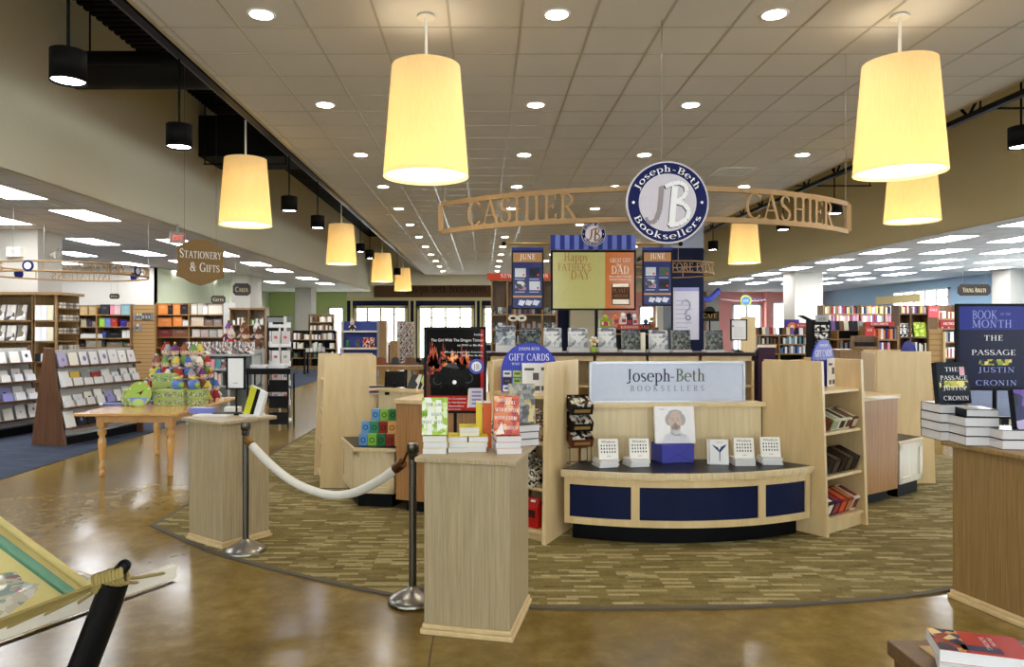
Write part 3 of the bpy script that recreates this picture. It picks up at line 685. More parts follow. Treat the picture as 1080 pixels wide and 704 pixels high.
# ================================================================== books
BK = {}
def book_mesh(w, h, t, soft=False):
    key = (round(w, 3), round(h, 3), round(t, 3), soft)
    if key not in BK:
        b = MB(); c = .0012 if soft else .003; ov = 0 if soft else .003
        cov, pg, art = mat((120,120,124), .4), M['pages'], mat((200,200,204), .35)
        b.box(0, w, 0, h, 0, c, cov); b.box(0, w, 0, h, t-c, t, cov); b.box(0, c, 0, h, c, t-c, cov)
        b.box(c, w-ov, ov, h-ov, c, t-c, pg)
        b.quad([(0, 0, t+.0004), (w, 0, t+.0004), (w, h, t+.0004), (0, h, t+.0004)], art)
        o = b.build('book_proto'); BK[key] = o.data; bpy.data.objects.remove(o)
    return BK[key]
FACE = lambda tilt=12, yaw=0: (math.radians(90 - tilt), 0, math.radians(yaw))
SPINE = lambda yaw=0: (PI/2, 0, PI/2 + math.radians(yaw))
def book(dims, cover, front, loc, rot=(0, 0, 0), label='', group=None, soft=False, name='book', cat='book', parent=None):
    o = bpy.data.objects.new(name, book_mesh(*dims, soft)); C.objects.link(o)
    o.location = loc; o.rotation_euler = rot
    recolor(o, 0, cover); recolor(o, 2, front)
    if parent is not None: o.parent = parent
    else: tag(o, label, cat, group)
    return o
def cover_text(o, dims, items, name='cover_lettering'):
    """items: (text, x, y, cap height, colour material, width or None, serif)"""
    b = MB()
    for it in items:
        if it[0] == 'rect':
            _, x0, y0, x1, y1, m = it
            b.quad([(x0, y0, dims[2]+.0008), (x1, y0, dims[2]+.0008), (x1, y1, dims[2]+.0008), (x0, y1, dims[2]+.0008)], m)
        elif it[0] == 'poly':
            b.quad([(x, y, dims[2]+.001+.0002*(len(it) > 3)) for x, y in it[1]], it[2])
        else:
            txt, x, y, h, m, wd, serif = it
            letters(b, txt, h, lambda a, c_, z: (x+a, y+c_, dims[2]+.0014+z), m, serif=serif, width=wd)
    return b.build(name, o)
def circ(x, y, r, n=20, r2=None): return [(x + r*math.cos(2*PI*k/n), y + (r2 or r)*math.sin(2*PI*k/n)) for k in range(n)]

INK = mat((22,24,30), .6, noise=0); WHITEINK = mat((240,240,244), .5, noise=0)

# ================================================================== round JB emblem (built standing, facing -y)
def medallion(b, cx, cz, y, r, small=False):
    dark = M['signblue']; rim = mat((206,204,214), .4); pale = mat((206,200,212), .35)
    Mx = Matrix.Translation((cx, y, cz)) @ Matrix.Rotation(PI/2, 4, 'X')
    b.lathe([(r, -.02), (r, .02)], rim, 48, Mx)
    def disc(rad, off, m, seg=48): b.quad([(cx + rad*math.cos(2*PI*k/seg), y - .02 - off, cz + rad*math.sin(2*PI*k/seg)) for k in range(seg)], m)
    disc(r*.965, .001, dark); disc(r*.70, .002, rim); disc(r*.68, .003, pale)
    def ring(txt, rr, a_mid, span, h, flip):
        polys, tw = serif_polys(txt, .05)
        for q in polys:
            P = []
            for a, c_ in q:
                u = (a - tw/2) / tw * span
                ang = math.radians(a_mid) - u if not flip else math.radians(a_mid) + u
                rad = rr + c_*h if not flip else rr + h*.95 - c_*h
                P.append((cx + rad*math.cos(ang), y - .0245, cz + rad*math.sin(ang)))
            b.quad(P, WHITEINK)
    ring('Joseph-Beth', r*.745, 90, 2.35, r*.155, False)
    ring('Booksellers', r*.745, 270, 2.35, r*.155, True)
    for s_ in (-1, 1):
        b.quad([(cx + s_*r*.83 + r*.035*math.cos(2*PI*k/12), y - .0245, cz + r*.035*math.sin(2*PI*k/12)) for k in range(12)], WHITEINK)
    # brushy J and B
    def brush(pts, w, m, off):
        for i in range(len(pts)-1):
            for q in stroke_quads([pts[i], pts[i+1]], (w[i] + w[min(i+1, len(w)-1)])/2 if isinstance(w, list) else w):
                b.quad([(cx + a*r, y - off, cz + c_*r) for a, c_ in q], m)
    jm = mat((150,140,146), .45) if not small else mat((120,92,50), .45)
    bs = INK; bw = WHITEINK if not small else mat((120,92,50), .45)
    jp = [(-.05,.36), (-.12,.38), (-.2,.34)] ; brush(jp, .07, jm, .0245)
    brush([(-.15,.37), (-.17,.1), (-.2,-.2), (-.28,-.42), (-.38,-.5), (-.5,-.46), (-.52,-.36)], [.13,.13,.13,.12,.1,.08,.06], jm, .0246)
    for off, m, dx, dz in ((.0248, bs, -.02, -.02), (.0255, bw, 0, 0)):
        if small and off == .0248: continue
        sh = lambda L: [(x+dx, z+dz) for x, z in L]
        brush(sh([(.18,.4), (.14,0), (.1,-.5), (.06,-.58)]), .15, m, off)
        brush(sh([(-.06,.38), (.12,.46), (.3,.48), (.44,.4), (.46,.26), (.36,.1), (.2,.02)]), .1, m, off + .0001)
        brush(sh([(.2,.02), (.4,-.04), (.52,-.2), (.46,-.4), (.28,-.52), (.04,-.56)]), .11, m, off + .0002)

# ================================================================== cashier arch (ring segment hung on wires)
t = thing('cashier_arch', 'curved tan metal arch reading CASHIER twice, hung on wires over the counter', 'hanging sign', (1.54, 0, 0))
A0, A1, Rr, ac = 2.65, 2.91, 2.78, 6.15 + 2.78
def arch(th, z, dr=0): return Vector((Rr*math.sin(th) - dr*0, ac - (Rr+dr)*math.cos(th), z))
TM = math.asin(1.95/Rr); b = MB(); NS = 40
for z in (A0, A1):
    for i in range(NS):
        a, c_ = -TM + 2*TM*i/NS, -TM + 2*TM*(i+1)/NS
        P = [arch(a, 0, -.02), arch(c_, 0, -.02), arch(c_, 0, .02), arch(a, 0, .02)]
        b.prism([(p.x, p.y) for p in P], z-.022, z+.022, M['arch'])
for s_ in (-1, 1):
    p = arch(s_*TM, 0); b.box(p.x-.022, p.x+.022, p.y-.022, p.y+.022, A0, A1, M['arch'])
b.build('frame', t)
for mid in (-.46, .46):
    b = MB(); letters(b, 'CASHIER', .215, lambda a, c_, z: arch(mid + a/Rr, A0+.022+c_, z), M['arch'], depth=.014, width=1.12 if mid > 0 else 1.08)
    b.build('lettering', t)
b = MB()
for s_ in (-1, 1):
    p = arch(s_*(TM-.02), 0); b.cyl((p.x, p.y, A1), (p.x, p.y, UZ), .003, M['steel'], seg=6)
p = arch(-.01, 0); b.cyl((p.x, p.y, A1+.18), (p.x, p.y, UZ), .003, M['steel'], seg=6); b.build('wire', t)
b = MB(); medallion(b, 0, zat(215, 6.13), 6.09, .345); b.build('medallion', t, label='round navy medallion with a brushed white B')

# ================================================================== counter island
isl_loc = (0, 0, 0)
def slabfin(b, a, c, h, t, m, side=1, lean=.05):
    """upright end panel from a (front edge) to c (rear); the front edge leans back towards the top"""
    a, c = Vector(a), Vector(c); d = (c - a).normalized(); n = Vector((-d.y, d.x))*t*side; at = a + d*lean
    vs = [(*a, 0), (*c, 0), (*(c+n), 0), (*(a+n), 0), (*at, h), (*c, h), (*(c+n), h), (*(at+n), h)]
    b.add(vs, [(3,2,1,0),(4,5,6,7),(0,1,5,4),(1,2,6,5),(2,3,7,6),(3,0,4,7)] if side > 0 else [(0,1,2,3),(7,6,5,4),(4,5,1,0),(5,6,2,1),(6,7,3,2),(7,4,0,3)], m)
def endcap(label, nl, fl, nr, fr, zs, H=1.45, th=.035):
    """shelf unit between two splayed end panels: near/far points of the left and right panels (seen from its open front)"""
    o = (Vector(nl) + Vector(nr)) / 2
    P = [Vector(p) - o for p in (nl, fl, nr, fr)]
    t = thing('shelf_unit', label, 'shelf unit', (o.x, o.y, 0))
    for k in (0, 2):
        b = MB(); slabfin(b, P[k], P[k+1], H, th, M['maple'], 1 if k else -1); b.build('end_panel', t, bevel=.003)
    b = MB(); wf = (P[3]-P[1]).normalized()*.012; b.wallseg(P[1]+wf, P[3]-wf, .02, .1, H-.02, M['maple'], 1); b.build('back_panel', t)
    for z in zs:
        f = .06*z/H
        b = MB(); ww = (P[2]-P[0]).normalized()*.012; wf = (P[3]-P[1]).normalized()*.012; q = [P[0] + ww + (P[1]-P[0]).normalized()*(.02+f), P[1]+wf, P[3]-wf, P[2] - ww + (P[3]-P[2]).normalized()*(.02+f)]
        b.prism([tuple(v) for v in q], z-.025, z, M['maple'])
        b.build('shelf', t)
    b = MB(); ww = (P[2]-P[0]).normalized()*.012; q = [P[0] + ww + (P[1]-P[0]).normalized()*.05, P[2] - ww + (P[3]-P[2]).normalized()*.05]
    b.wallseg(q[0], q[1], .02, 0, zs[-1]-.02, M['maple'], 1); b.build('plinth', t)
    return t
LU = dict(nl=(.03,6.2), fl=(.42,6.78), nr=(.49,5.72), fr=(.835,6.39))
endcap('light maple candy shelf unit standing left of the curved bench', LU['nl'], LU['fl'], LU['nr'], LU['fr'], (1.18, .81, .44, .10))
RU = dict(nl=(2.81,5.93), fl=(2.47,6.40), nr=(3.36,6.33), fr=(3.06,6.88))
endcap('light maple shelf unit with slanted chocolate boxes, right of the curved bench', RU['nl'], RU['fl'], RU['nr'], RU['fr'], (1.20, .855, .49, .14))
endcap('light maple end shelf unit beside the bench with coloured boxes, opening to the left', (-1.98,8.5), (-1.3,8.5), (-1.76,7.79), (-1.17,7.79), (1.15, .80, .45, .10), 1.435)
endcap('light maple end shelf unit at the rear right, behind the low white bench', (5.0,8.02), (4.35,8.02), (5.2,8.7), (4.55,8.7), (1.15, .80, .45, .10), 1.47)

# curved bench
def circ3(p, q, r):
    ax, ay = p; bx, by = q; cx, cy = r; d = 2*(ax*(by-cy)+bx*(cy-ay)+cx*(ay-by))
    ux = ((ax*ax+ay*ay)*(by-cy)+(bx*bx+by*by)*(cy-ay)+(cx*cx+cy*cy)*(ay-by))/d
    uy = ((ax*ax+ay*ay)*(cx-bx)+(bx*bx+by*by)*(ax-cx)+(cx*cx+cy*cy)*(bx-ax))/d
    return Vector((ux, uy)), math.hypot(ax-ux, ay-uy)
p_, q_, r_ = (.62,5.84), (1.62,5.655), (2.735,5.985)
cc, cr = circ3(p_, q_, r_)
a0 = math.atan2(p_[1]-cc.y, p_[0]-cc.x); a1 = math.atan2(r_[1]-cc.y, r_[0]-cc.x)
BO = Vector((1.67, 6.0))
def bp(tt, inset=0): a = a0 + (a1-a0)*tt; return (cc.x + (cr-inset)*math.cos(a) - BO.x, cc.y + (cr-inset)*math.sin(a) - BO.y)
def strip(b, t0, t1, i0, i1, z0, z1, m, n=14):
    for k in range(n):
        u, v = t0+(t1-t0)*k/n, t0+(t1-t0)*(k+1)/n
        b.prism([bp(u, i0), bp(v, i0), bp(v, i1), bp(u, i1)], z0, z1, m)
bench = thing('display_bench', 'curved maple bench with navy panels and dark top at the counter front', 'display bench', (BO.x, BO.y, 0), 0)
BZ = .585
b = MB(); strip(b, 0, 1, 0, .035, BZ-.045, BZ, M['maplepale'], 24); strip(b, 0, 1, .012, .035, BZ-.062, BZ-.045, M['maple'], 24); b.build('edge_trim', bench, bevel=.004)
b = MB(); back = [(.84-BO.x, 6.24-BO.y), (2.43-BO.x, 6.35-BO.y)]
b.prism([bp(i/24, .034) for i in range(25)] + back[::-1], BZ-.03, BZ-.001, M['laminate']); b.build('bench_top', bench)
cuts = [(.03,.255), (.285,.735), (.765,.965)]
b = MB(); zb, zt = .155, BZ-.06
strip(b, .01, .99, .03, .06, zb, zb+.055, M['maple'], 24); strip(b, .01, .99, .03, .06, zt-.055, zt, M['maple'], 24)
for u, v in ((.01,.03), (.255,.285), (.735,.765), (.965,.99)): strip(b, u, v, .03, .06, zb, zt, M['maple'], 3)
b.build('front_frame', bench)
for u, v in cuts:
    b = MB(); strip(b, u, v, .042, .06, zb+.05, zt-.05, M['navy'], 10); b.build('front_panel', bench)
b = MB(); strip(b, .03, .97, .13, .16, .011, zb, M['kick'], 24); b.build('toe_kick', bench)
b = MB(); b.wallseg(back[0], back[1], .03, BZ-.02, 1.04, M['maplepale'], 1); b.build('back_panel', bench)
b = MB(); d_ = (Vector(back[1])-Vector(back[0])).normalized(); nn = Vector((d_.y, -d_.x))*.03
b.wallseg(Vector(back[0])+nn-d_*.03, Vector(back[1])+nn+d_*.03, .20, 1.04, 1.075, M['maple'], 1); b.build('top_rail', bench, bevel=.004)

# store sign on the rail
sx, sy, sy2 = .90, 6.27, 6.42
ang = math.atan2(.22, 2.0)
t = thing('store_sign', 'long pale blue framed sign reading Joseph-Beth standing on the bench rail', 'sign', (.915, 6.27, 1.076), ang*.6)
SW, SH = 1.385, .36
b = MB(); b.box(.02, SW-.02, .01, .03, .02, SH-.02, M['lilac']); b.build('board', t)
b = MB()
for x0, x1, z0, z1 in ((0,SW,0,.022), (0,SW,SH-.022,SH), (0,.022,0,SH), (SW-.022,SW,0,SH)): b.box(x0, x1, 0, .04, z0, z1, mat((178,180,186), .3, .6))
b.build('frame', t)
b = MB(); letters(b, 'Joseph', .108, xzmap(.525, .185, .006), mat((58,62,84), .45), width=.40, align='c'); letters(b, '-Beth', .108, xzmap(.872, .185, .006), mat((98,102,84), .45), width=.32)
letters(b, 'BOOKSELLERS', .05, xzmap(.69, .10, .006), mat((120,128,150), .45), width=.66, track=.45)
b.build('lettering', t)

# oak service counters left and right
def counter(name, label, cat, poly, z, panel, over=.03, topm='maple', kickin=.10):
    o = Vector((sum(p[0] for p in poly)/len(poly), sum(p[1] for p in poly)/len(poly)))
    L = [Vector(p)-o for p in poly]; t = thing(name, label, cat, (o.x, o.y, 0))
    sc = lambda f: [tuple(v*(1 + f/max(v.length, .1))) for v in L]
    b = MB(); b.prism(sc(0), .12, z-.04, M[panel]); b.build('body', t)
    b = MB(); b.prism(sc(-kickin), .011, .12, M['kick']); b.build('toe_kick', t)
    b = MB(); b.prism(sc(over), z-.04, z, M[topm]); b.build('countertop', t, bevel=.004)
    return t
counter('checkout_counter', 'oak checkout counter with pale top behind the dragon tattoo poster', 'counter', [(-.82,6.80), (.0,6.48), (.34,6.98), (-.62,7.35)], 1.06, 'oakcounter')
counter('checkout_counter', 'oak checkout counter between the right shelf unit and the low white bench', 'counter', [(3.62,6.93), (4.15,7.27), (3.9,7.75), (3.45,7.3)], 1.065, 'oakcounter')
def lowbench(label, poly, nfront, pm):
    """low bench with framed panels along its first nfront edges"""
    o = Vector((sum(p[0] for p in poly)/len(poly), sum(p[1] for p in poly)/len(poly))); L = [Vector(p)-o for p in poly]
    t = thing('display_bench', label, 'display bench', (o.x, o.y, 0))
    b = MB(); b.prism([tuple(v*.93) for v in L], .15, .55, pm); b.build('body', t)
    b = MB()
    for i in range(nfront):
        a, c = L[i]*.935, L[(i+1)%len(L)]*.935; d = (c-a); ln = d.length; d.normalize()
        for s0, s1, z0, z1 in ((0, ln, .15, .21), (0, ln, .49, .55), (0, .06, .15, .55), (ln-.06, ln, .15, .55)): b.wallseg(a+d*s0, a+d*s1, .012, z0, z1, pm, -1)
    b.build('front_frame', t)
    b = MB(); b.prism([tuple(v*.80) for v in L], .011, .15, M['kick']); b.build('toe_kick', t)
    b = MB(); b.prism([tuple(v) for v in L], .55, .583, M['maplepale']); b.build('top_edge', t, bevel=.004)
    b = MB(); b.prism([tuple(v*.93) for v in L], .583, .586, M['laminate']); b.build('bench_top', t)
    return t
lowbench('low maple bench with dark top holding the coloured gift boxes', [(-1.50,7.62), (-1.25,6.92), (-.83,6.86), (-.66,7.4), (-1.02,7.72)], 2, M['maplepale'])
lowbench('low white panelled bench with dark top at the far right of the island', [(4.17,7.28), (4.62,7.62), (4.45,7.96), (3.98,7.72)], 2, M['maplewhite'])
# low wall with rail behind the coloured boxes, and the work counter with tills
t = thing('counter_screen', 'pale screen panel with a rail behind the coloured boxes', 'counter screen', (0, 0, 0))
b = MB(); b.wallseg((-1.12,7.75), (-.70,7.42), .03, .585, 1.06, M['maplepale'], 1); b.build('panel', t)
b = MB(); b.wallseg((-1.15,7.74), (-.68,7.37), .16, 1.06, 1.09, M['maple'], 1); b.build('top_rail', t, bevel=.004)
counter('work_counter', 'pale work counter inside the island carrying the till', 'counter', [(-1.08,7.95), (-.55,7.55), (.45,7.2), (.45,7.9), (-.8,8.35)], 1.02, 'maplepale')

# rear island with dark top and cubbies
RI = (.05, 3.19, 8.55, 9.15)
t = thing('rear_counter', 'rear counter with open cubbies and a dark top lined with books', 'counter', (1.62, 8.85, 0)); hw, hd = 1.57, .30
b = MB(); b.box(-hw-.02, hw+.02, -hd-.04, hd+.02, 1.40, 1.44, mat((44,30,34), .3)); b.build('countertop', t, bevel=.004)
b = MB(); b.box(-hw, hw, .24, .27, .1, 1.40, M['maple'])
for k in range(6):
    x = -hw + (2*hw-.03)*k/5; b.box(x, x+.03, -hd, .24, .1, 1.40, M['maple'])
for z in (.1, .42, .74, 1.04): b.box(-hw, hw, -hd, .24, z-.012, z+.012, M['maple'])
b.box(-hw, hw, -hd, -hd+.02, 1.34, 1.40, M['maple']); b.build('cubby_carcass', t); b = MB(); b.box(-hw+.05, hw-.05, -hd+.08, .25, .011, .1, M['kick']); b.build('toe_kick', t)
t = thing('slanted_display', 'dark purple slanted display end at the right of the rear counter', 'display unit', (3.34, 8.85, 0)); pm = mat((62,36,58), .45)
b = MB(); b.prism([(-.3, .011), (.3, .011), (.3, 1.12), (-.3, 1.50)], -.10, .10, pm, Matrix(((0,0,1,0),(1,0,0,0),(0,1,0,0),(0,0,0,1)))); b.build('body', t)
b = MB(); b.prism([(-.3,1.50), (.3,1.12), (.3,1.15), (-.3,1.53)], -.11, .11, M['maplewhite'], Matrix(((0,0,1,0),(1,0,0,0),(0,1,0,0),(0,0,0,1)))); b.build('slanted_top', t)

# ------------------------------------------------------------------ pedestals
def pedestal(label, poly, ztop, m, over=.035, tm=None):
    o = Vector((sum(p[0] for p in poly)/4, sum(p[1] for p in poly)/4)); L = [Vector(p)-o for p in poly]
    t = thing('display_pedestal', label, 'pedestal', (o.x, o.y, .0)); sc = lambda k: [tuple(v*(1+k/v.length)) for v in L]
    b = MB(); b.prism(sc(-.03), .055, ztop-.028, m); b.build('column', t, bevel=.003)
    b = MB(); b.prism(sc(.0), .0, .03, M['maple']); b.prism(sc(-.015), .03, .055, M['maple']); b.build('base_moulding', t, bevel=.006)
    b = MB(); b.prism(sc(over), ztop-.028, ztop, tm or m); b.build('pedestal_top', t, bevel=.006)
    return t, o, L
def quadpoly(fr, e1, e2): fr, e1, e2 = Vector(fr), Vector(e1), Vector(e2); return [tuple(fr), tuple(fr+e2), tuple(fr+e1+e2), tuple(fr+e1)]
PC = quadpoly((.16,3.96), (-.52,.12), (.145,.60))
pedestal('tall pale oak pedestal in front of the counter with stacks of paperbacks', PC, 1.0, M['oak'])
PL = quadpoly((-2.03,5.62), (-.40,.29), (.285,.385))
pedestal('square oak pedestal by the left rope post holding leaflets', PL, 1.0, M['oak'])
PR = quadpoly((2.97,4.65), (.15,-.62), (.72,.12))
pedestal('wide golden oak pedestal under the dark book-of-the-month poster', PR, 1.0, M['oakgold'])
# ================================================================== books on the centre pedestal
yel, grn, orgc = mat((226,206,60), .4), mat((170,204,70), .35), mat((206,96,40), .4)
greenart = speckle('green_cover_art', [(206,226,150), (236,240,226), (170,204,80), (226,236,190), (150,190,70)], 34, .25)
redart = speckle('red_cover_art', [(196,70,50), (216,120,70), (170,50,44), (230,180,140), (206,96,60)], 30, .25)
greyart = speckle('grey_cover_art', [(120,122,122), (160,160,156), (86,88,90), (190,176,120), (140,140,140)], 36, .25)
yelart = speckle('yellow_cover_art', [(226,206,60), (206,190,40), (236,220,90), (190,180,50)], 30, .3)
def stack(px, py, h, n, dims, cover, front, yaw, lab, grp, soft=True, back=0.0, jit=.006):
    """n books lying flat, fore edges to the viewer; px, py is the bottom front middle. Returns the middle and the top height."""
    p = F(px, py, h); z = h
    for i in range(n):
        # rotate so that the spine points away: local x -> +y reversed (fore edge at -y)
        a = math.radians(-90 + yaw); c_, s_ = math.cos(a), math.sin(a); w_, hh, t_ = dims
        # fore edge x=w sits at the front; centre along y
        ox = p.x + RND.uniform(-jit, jit) - (w_*c_ - hh/2*s_); oy = p.y + RND.uniform(0, jit) - (w_*s_ + hh/2*c_)
        book(dims, cover, front, (ox, oy, z), (0, 0, a), lab % ORD[n-i] if '%s' in lab else lab, grp, soft); z += t_ + .0007
    return p, z
p, z = stack(458.3, 479.4, 1.0, 3, (.20,.135,.034), yel, yelart, 3, 'yellow-edged paperback under the standing green book on centre pedestal, %s from the top', 'paperbacks on the centre pedestal')
o = book((.147,.215,.03), grn, greenart, (p.x-.075, p.y+.045, z), FACE(8), 'green and white paperback standing on the left stack of the centre pedestal', None, True)
b_ = [('THE', .045, .165, .018, INK, None, True), ('GIRL', .10, .165, .016, INK, None, True), ('THE', .012, .11, .017, INK, None, True), ('GOLDEN', .085, .11, .017, INK, .06, True), ('MUST', .03, .066, .016, INK, None, True), ('BEST', .095, .066, .016, INK, None, True), ('LANGDON', .075, .02, .02, WHITEINK, .09, True),
      ('poly', [(.03,0),(.06,0),(.05,.215),(.035,.215)], mat((236,240,230), .3)), ('poly', [(.09,.02),(.12,.04),(.11,.2),(.08,.2)], mat((236,240,230), .3))]
cover_text(o, (.147,.215,.03), b_)
for px, n, py, h in ((483.5, 3, 477.8, 1.0), (503.6, 3, 477.4, 1.0)):
    p, z = stack(px, py, h, n, (.20,.112,.029), yel, yelart, 2, 'yellow paperback lying in the %s flat stack on the centre pedestal, %%s from the top' % ('left' if px < 490 else 'right'), 'paperbacks on the centre pedestal')
pp = F(494.5, 477.4, 1.0)
a = math.radians(-86)
for i in range(2):
    w_, hh = .19, .112; c_, s_ = math.cos(a), math.sin(a); x_, y_ = pp.x + .004, pp.y+.03
    book((.19,.112,.024), yel, yelart, (x_-(w_*c_-hh/2*s_), y_-(w_*s_+hh/2*c_), z + i*.0247), (0,0,a), 'yellow paperback %s on top, bridging the two flat yellow stacks' % ['below the last', 'topmost'][i], 'paperbacks on the centre pedestal', True)
q = F(505.5, 473, 1.0)
book((.18,.272,.038), yel, yelart, (q.x-.02, q.y+.0, 1.0), SPINE(0), 'tall yellow book standing spine outward behind the flat yellow stacks', 'upright books on the centre pedestal')
book((.18,.272,.052), orgc, redart, (q.x+.0215, q.y+.0, 1.0), SPINE(0), 'tall orange book standing spine outward beside the yellow one', 'upright books on the centre pedestal')
p, z = stack(537, 479.5, 1.0, 3, (.17,.142,.034), orgc, redart, 6, 'orange-edged paperback under the standing red book on centre pedestal, %s from the top', 'paperbacks on the centre pedestal')
o = book((.148,.225,.03), orgc, redart, (p.x-.088, p.y+.05, z), FACE(8, 3), 'red and orange paperback standing on the right stack of the centre pedestal', None, True)
cover_text(o, (.148,.225,.03), [('THE', .045, .19, .018, WHITEINK, None, True), ('GIRL', .10, .175, .02, WHITEINK, None, True), ('WHO', .04, .135, .02, WHITEINK, None, True), ('PLAYED', .10, .13, .02, WHITEINK, .075, True), ('WITH', .035, .09, .018, WHITEINK, None, True), ('FIRE', .1, .085, .022, WHITEINK, None, True), ('LARSSON', .1, .03, .02, WHITEINK, .08, True), ('poly', [(.01,.005),(.06,.005),(.045,.075)], mat((236,226,220), .3))])
p, z = stack(558, 471, 1.0, 3, (.155,.155,.043), mat((92,92,96), .4), greyart, 24, 'grey hardback beneath the standing silver book on centre pedestal, %s from the top', 'hardbacks on the centre pedestal', False)
o = book((.165,.245,.04), mat((110,110,112), .3), greyart, (p.x-.125, p.y+.075, z), FACE(7, 2), 'silver grey hardback standing on the grey stack at the pedestal corner', None)
DK = mat((30,30,34), .5, noise=0)
cover_text(o, (.165,.245,.04), [('THE', .12, .205, .017, DK, None, True), ('GIRL WHO', .085, .165, .018, DK, .13, True), ('KICKED THE', .085, .13, .018, DK, .14, True), ('HORNETS', .095, .09, .018, DK, .11, True), ('NEST', .1, .05, .02, DK, .07, True), ('poly', [(.118,.01),(.15,.01),(.158,.1),(.13,.12)], mat((206,190,130), .3))])

# ================================================================== leaflets on the left pedestal
q = F(211, 437, 1.0); b = MB(); b.box(-.10, .10, 0, .11, 0, .05, mat((122,132,206), .4)); tag(b.build('box', loc=(q.x, q.y, 1.0), rz=math.radians(-4), bevel=.004), 'periwinkle blue box on the left corner of the left pedestal', 'box')
def sheets(px, py, w_, d_, n, yaw, m, label, name='leaflet_stack', cat='leaflets', h=1.0, th=.004):
    q = F(px, py, h); b = MB()
    for i in range(n):
        R_ = Matrix.Rotation(RND.uniform(-.05, .05), 4, 'Z'); b.box(-w_/2, w_/2, -d_/2, d_/2, i*th, i*th+th*.92, m, R_)
    return tag(b.build(name, loc=(q.x, q.y, h+.0005), rz=math.radians(yaw)), label, cat)
sheets(225, 439.0, .30, .12, 3, -6, M['white'], 'white leaflet pile across the front of the left pedestal')
sheets(240, 436, .22, .13, 1, 8, mat((60,60,62), .5), 'dark-edged open booklet lying on the left pedestal', 'booklet', 'booklet', 1.0135, .003)
sheets(266, 439, .17, .12, 4, 50, M['white'], 'white pad of forms on the right corner of the left pedestal', 'form_pad', 'pad')
b = MB(); b.box(-.06, .06, 0, .09, 0, .055, mat((226,224,214), .6)); q = F(245, 436.3, 1.0); tag(b.build('box', loc=(q.x, q.y-.03, 1.0), bevel=.003), 'small white card box behind the booklet on the left pedestal', 'box')
q = F(266, 431.5, 1.0)
t = thing('display_book', 'yellow, black and white book leaning upright on the left pedestal', 'book', (-1.985, 6.00, 1.017), math.radians(-24)); t.rotation_euler = (0, math.radians(20), math.radians(-24))
b = MB(); b.box(0, .16, 0, .03, 0, .25, M['white']); b.build('pages', t); b = MB()
b.box(-.002, .062, -.003, 0, 0, .25, mat((206,204,50), .35)); b.box(.062, .10, -.003, 0, 0, .25, M['black']); b.box(.10, .162, -.003, 0, 0, .25, M['white']); b.box(-.003, 0, -.003, .033, 0, .25, mat((206,204,50), .35)); b.build('cover', t)
def stand_sign(name, label, x, y, z0, w_, h_, zb, ppm, rz=0, base=.07, frame=.014, m=None):
    """framed sheet on a stem above a foot at height z0; zb is the lower edge of the frame"""
    t = thing(name, label, 'sign', (x, y, z0), rz); fm = m or M['black']
    b = MB(); b.box(-w_/2+frame*.5, w_/2-frame*.5, -.006, .006, zb-z0+frame*.5, zb-z0+h_-frame*.5, ppm); b.build('sheet', t)
    b = MB(); z1 = zb - z0
    for x0, x1, a, c in ((-w_/2, w_/2, z1, z1+frame), (-w_/2, w_/2, z1+h_-frame, z1+h_), (-w_/2, -w_/2+frame, z1, z1+h_), (w_/2-frame, w_/2, z1, z1+h_)): b.box(x0, x1, -.012, .012, a, c, fm)
    b.build('frame', t)
    b = MB(); b.cyl((0, .012, .004), (0, .012, z1+.02), .008 if base < .1 else .014, fm); b.build('stem', t)
    b = MB(); b.lathe([(base, 0), (base, .008), (base*.3, .02)], fm, 24); b.build('foot', t)
    return t
def line_text(t, items, y=-.0085, name='printing'):
    b = MB()
    for it in items:
        if it[0] == 'poly': b.quad([(px, y - (it[3] if len(it) > 3 else 0), pz) for px, pz in it[1]], it[2])
        else:
            txt, x, z, h, m, wd, serif = it[:7]; letters(b, txt, h, xzmap(x, z, y - (it[7] if len(it) > 7 else .001)), m, serif=serif, width=wd)
    return b.build(name, t)
t = stand_sign('counter_sign', 'black framed white notice on a stem at the back of the left pedestal', -2.075, 6.08, 1.0, .16, .275, zat(411, 6.08), M['white'], base=.055)
line_text(t, [('BOOKS', 0, .26, .010, INK, .04, True), ('.', 0, .24, .006, INK, .03, True)])

# ================================================================== rope barrier
def stanchion(x, y, label):
    t = thing('rope_post', label, 'rope post', (x, y, 0.0 if y < 4.6 and False else .010), 0, None)
    b = MB(); b.lathe([(.155, 0), (.155, .012), (.14, .028), (.09, .055), (.045, .075), (.026, .095)], M['steel'], 40); b.build('base', t)
    b = MB(); b.cyl((0, 0, .09), (0, 0, .95), .024, M['steeldark'], seg=24); b.build('pole', t)
    b = MB(); b.lathe([(.024, .925), (.038, .935), (.038, .975), (.034, .985), (.034, .99)], M['steeldark'], 28); b.lathe([(.024, .89), (.03, .893), (.03, .925)], M['steeldark'], 28); b.build('collar', t)
    return t
s1 = W(258, 578, 5.62); stanchion(-1.83, 5.58, 'brushed steel rope post beside the left pedestal')
stanchion(-.445, 4.56, 'brushed steel rope post left of the centre pedestal')
pts = [(266,470), (277,482), (292,496), (310,509), (330,518), (350,522.5), (370,521), (388,514), (405,504), (418,494)]
P = [W(x, y, 5.56 + (4.6-5.56)*(x-258)/(436-258)) for x, y in pts]
P = [Vector(v) for v in P]; 
t = thing('barrier_rope', 'white padded barrier rope sagging between the two steel posts', 'rope', tuple(P[5])); O = P[5].copy()
def cr3(P, n=6):
    out = []
    for i in range(len(P)-1):
        p0, p1, p2, p3 = P[max(i-1,0)], P[i], P[i+1], P[min(i+2, len(P)-1)]
        for k in range(n):
            u = k/n; out.append(.5*((2*p1) + (p2-p0)*u + (2*p0-5*p1+4*p2-p3)*u*u + (3*p1-p0-3*p2+p3)*u**3))
    return out + [P[-1]]
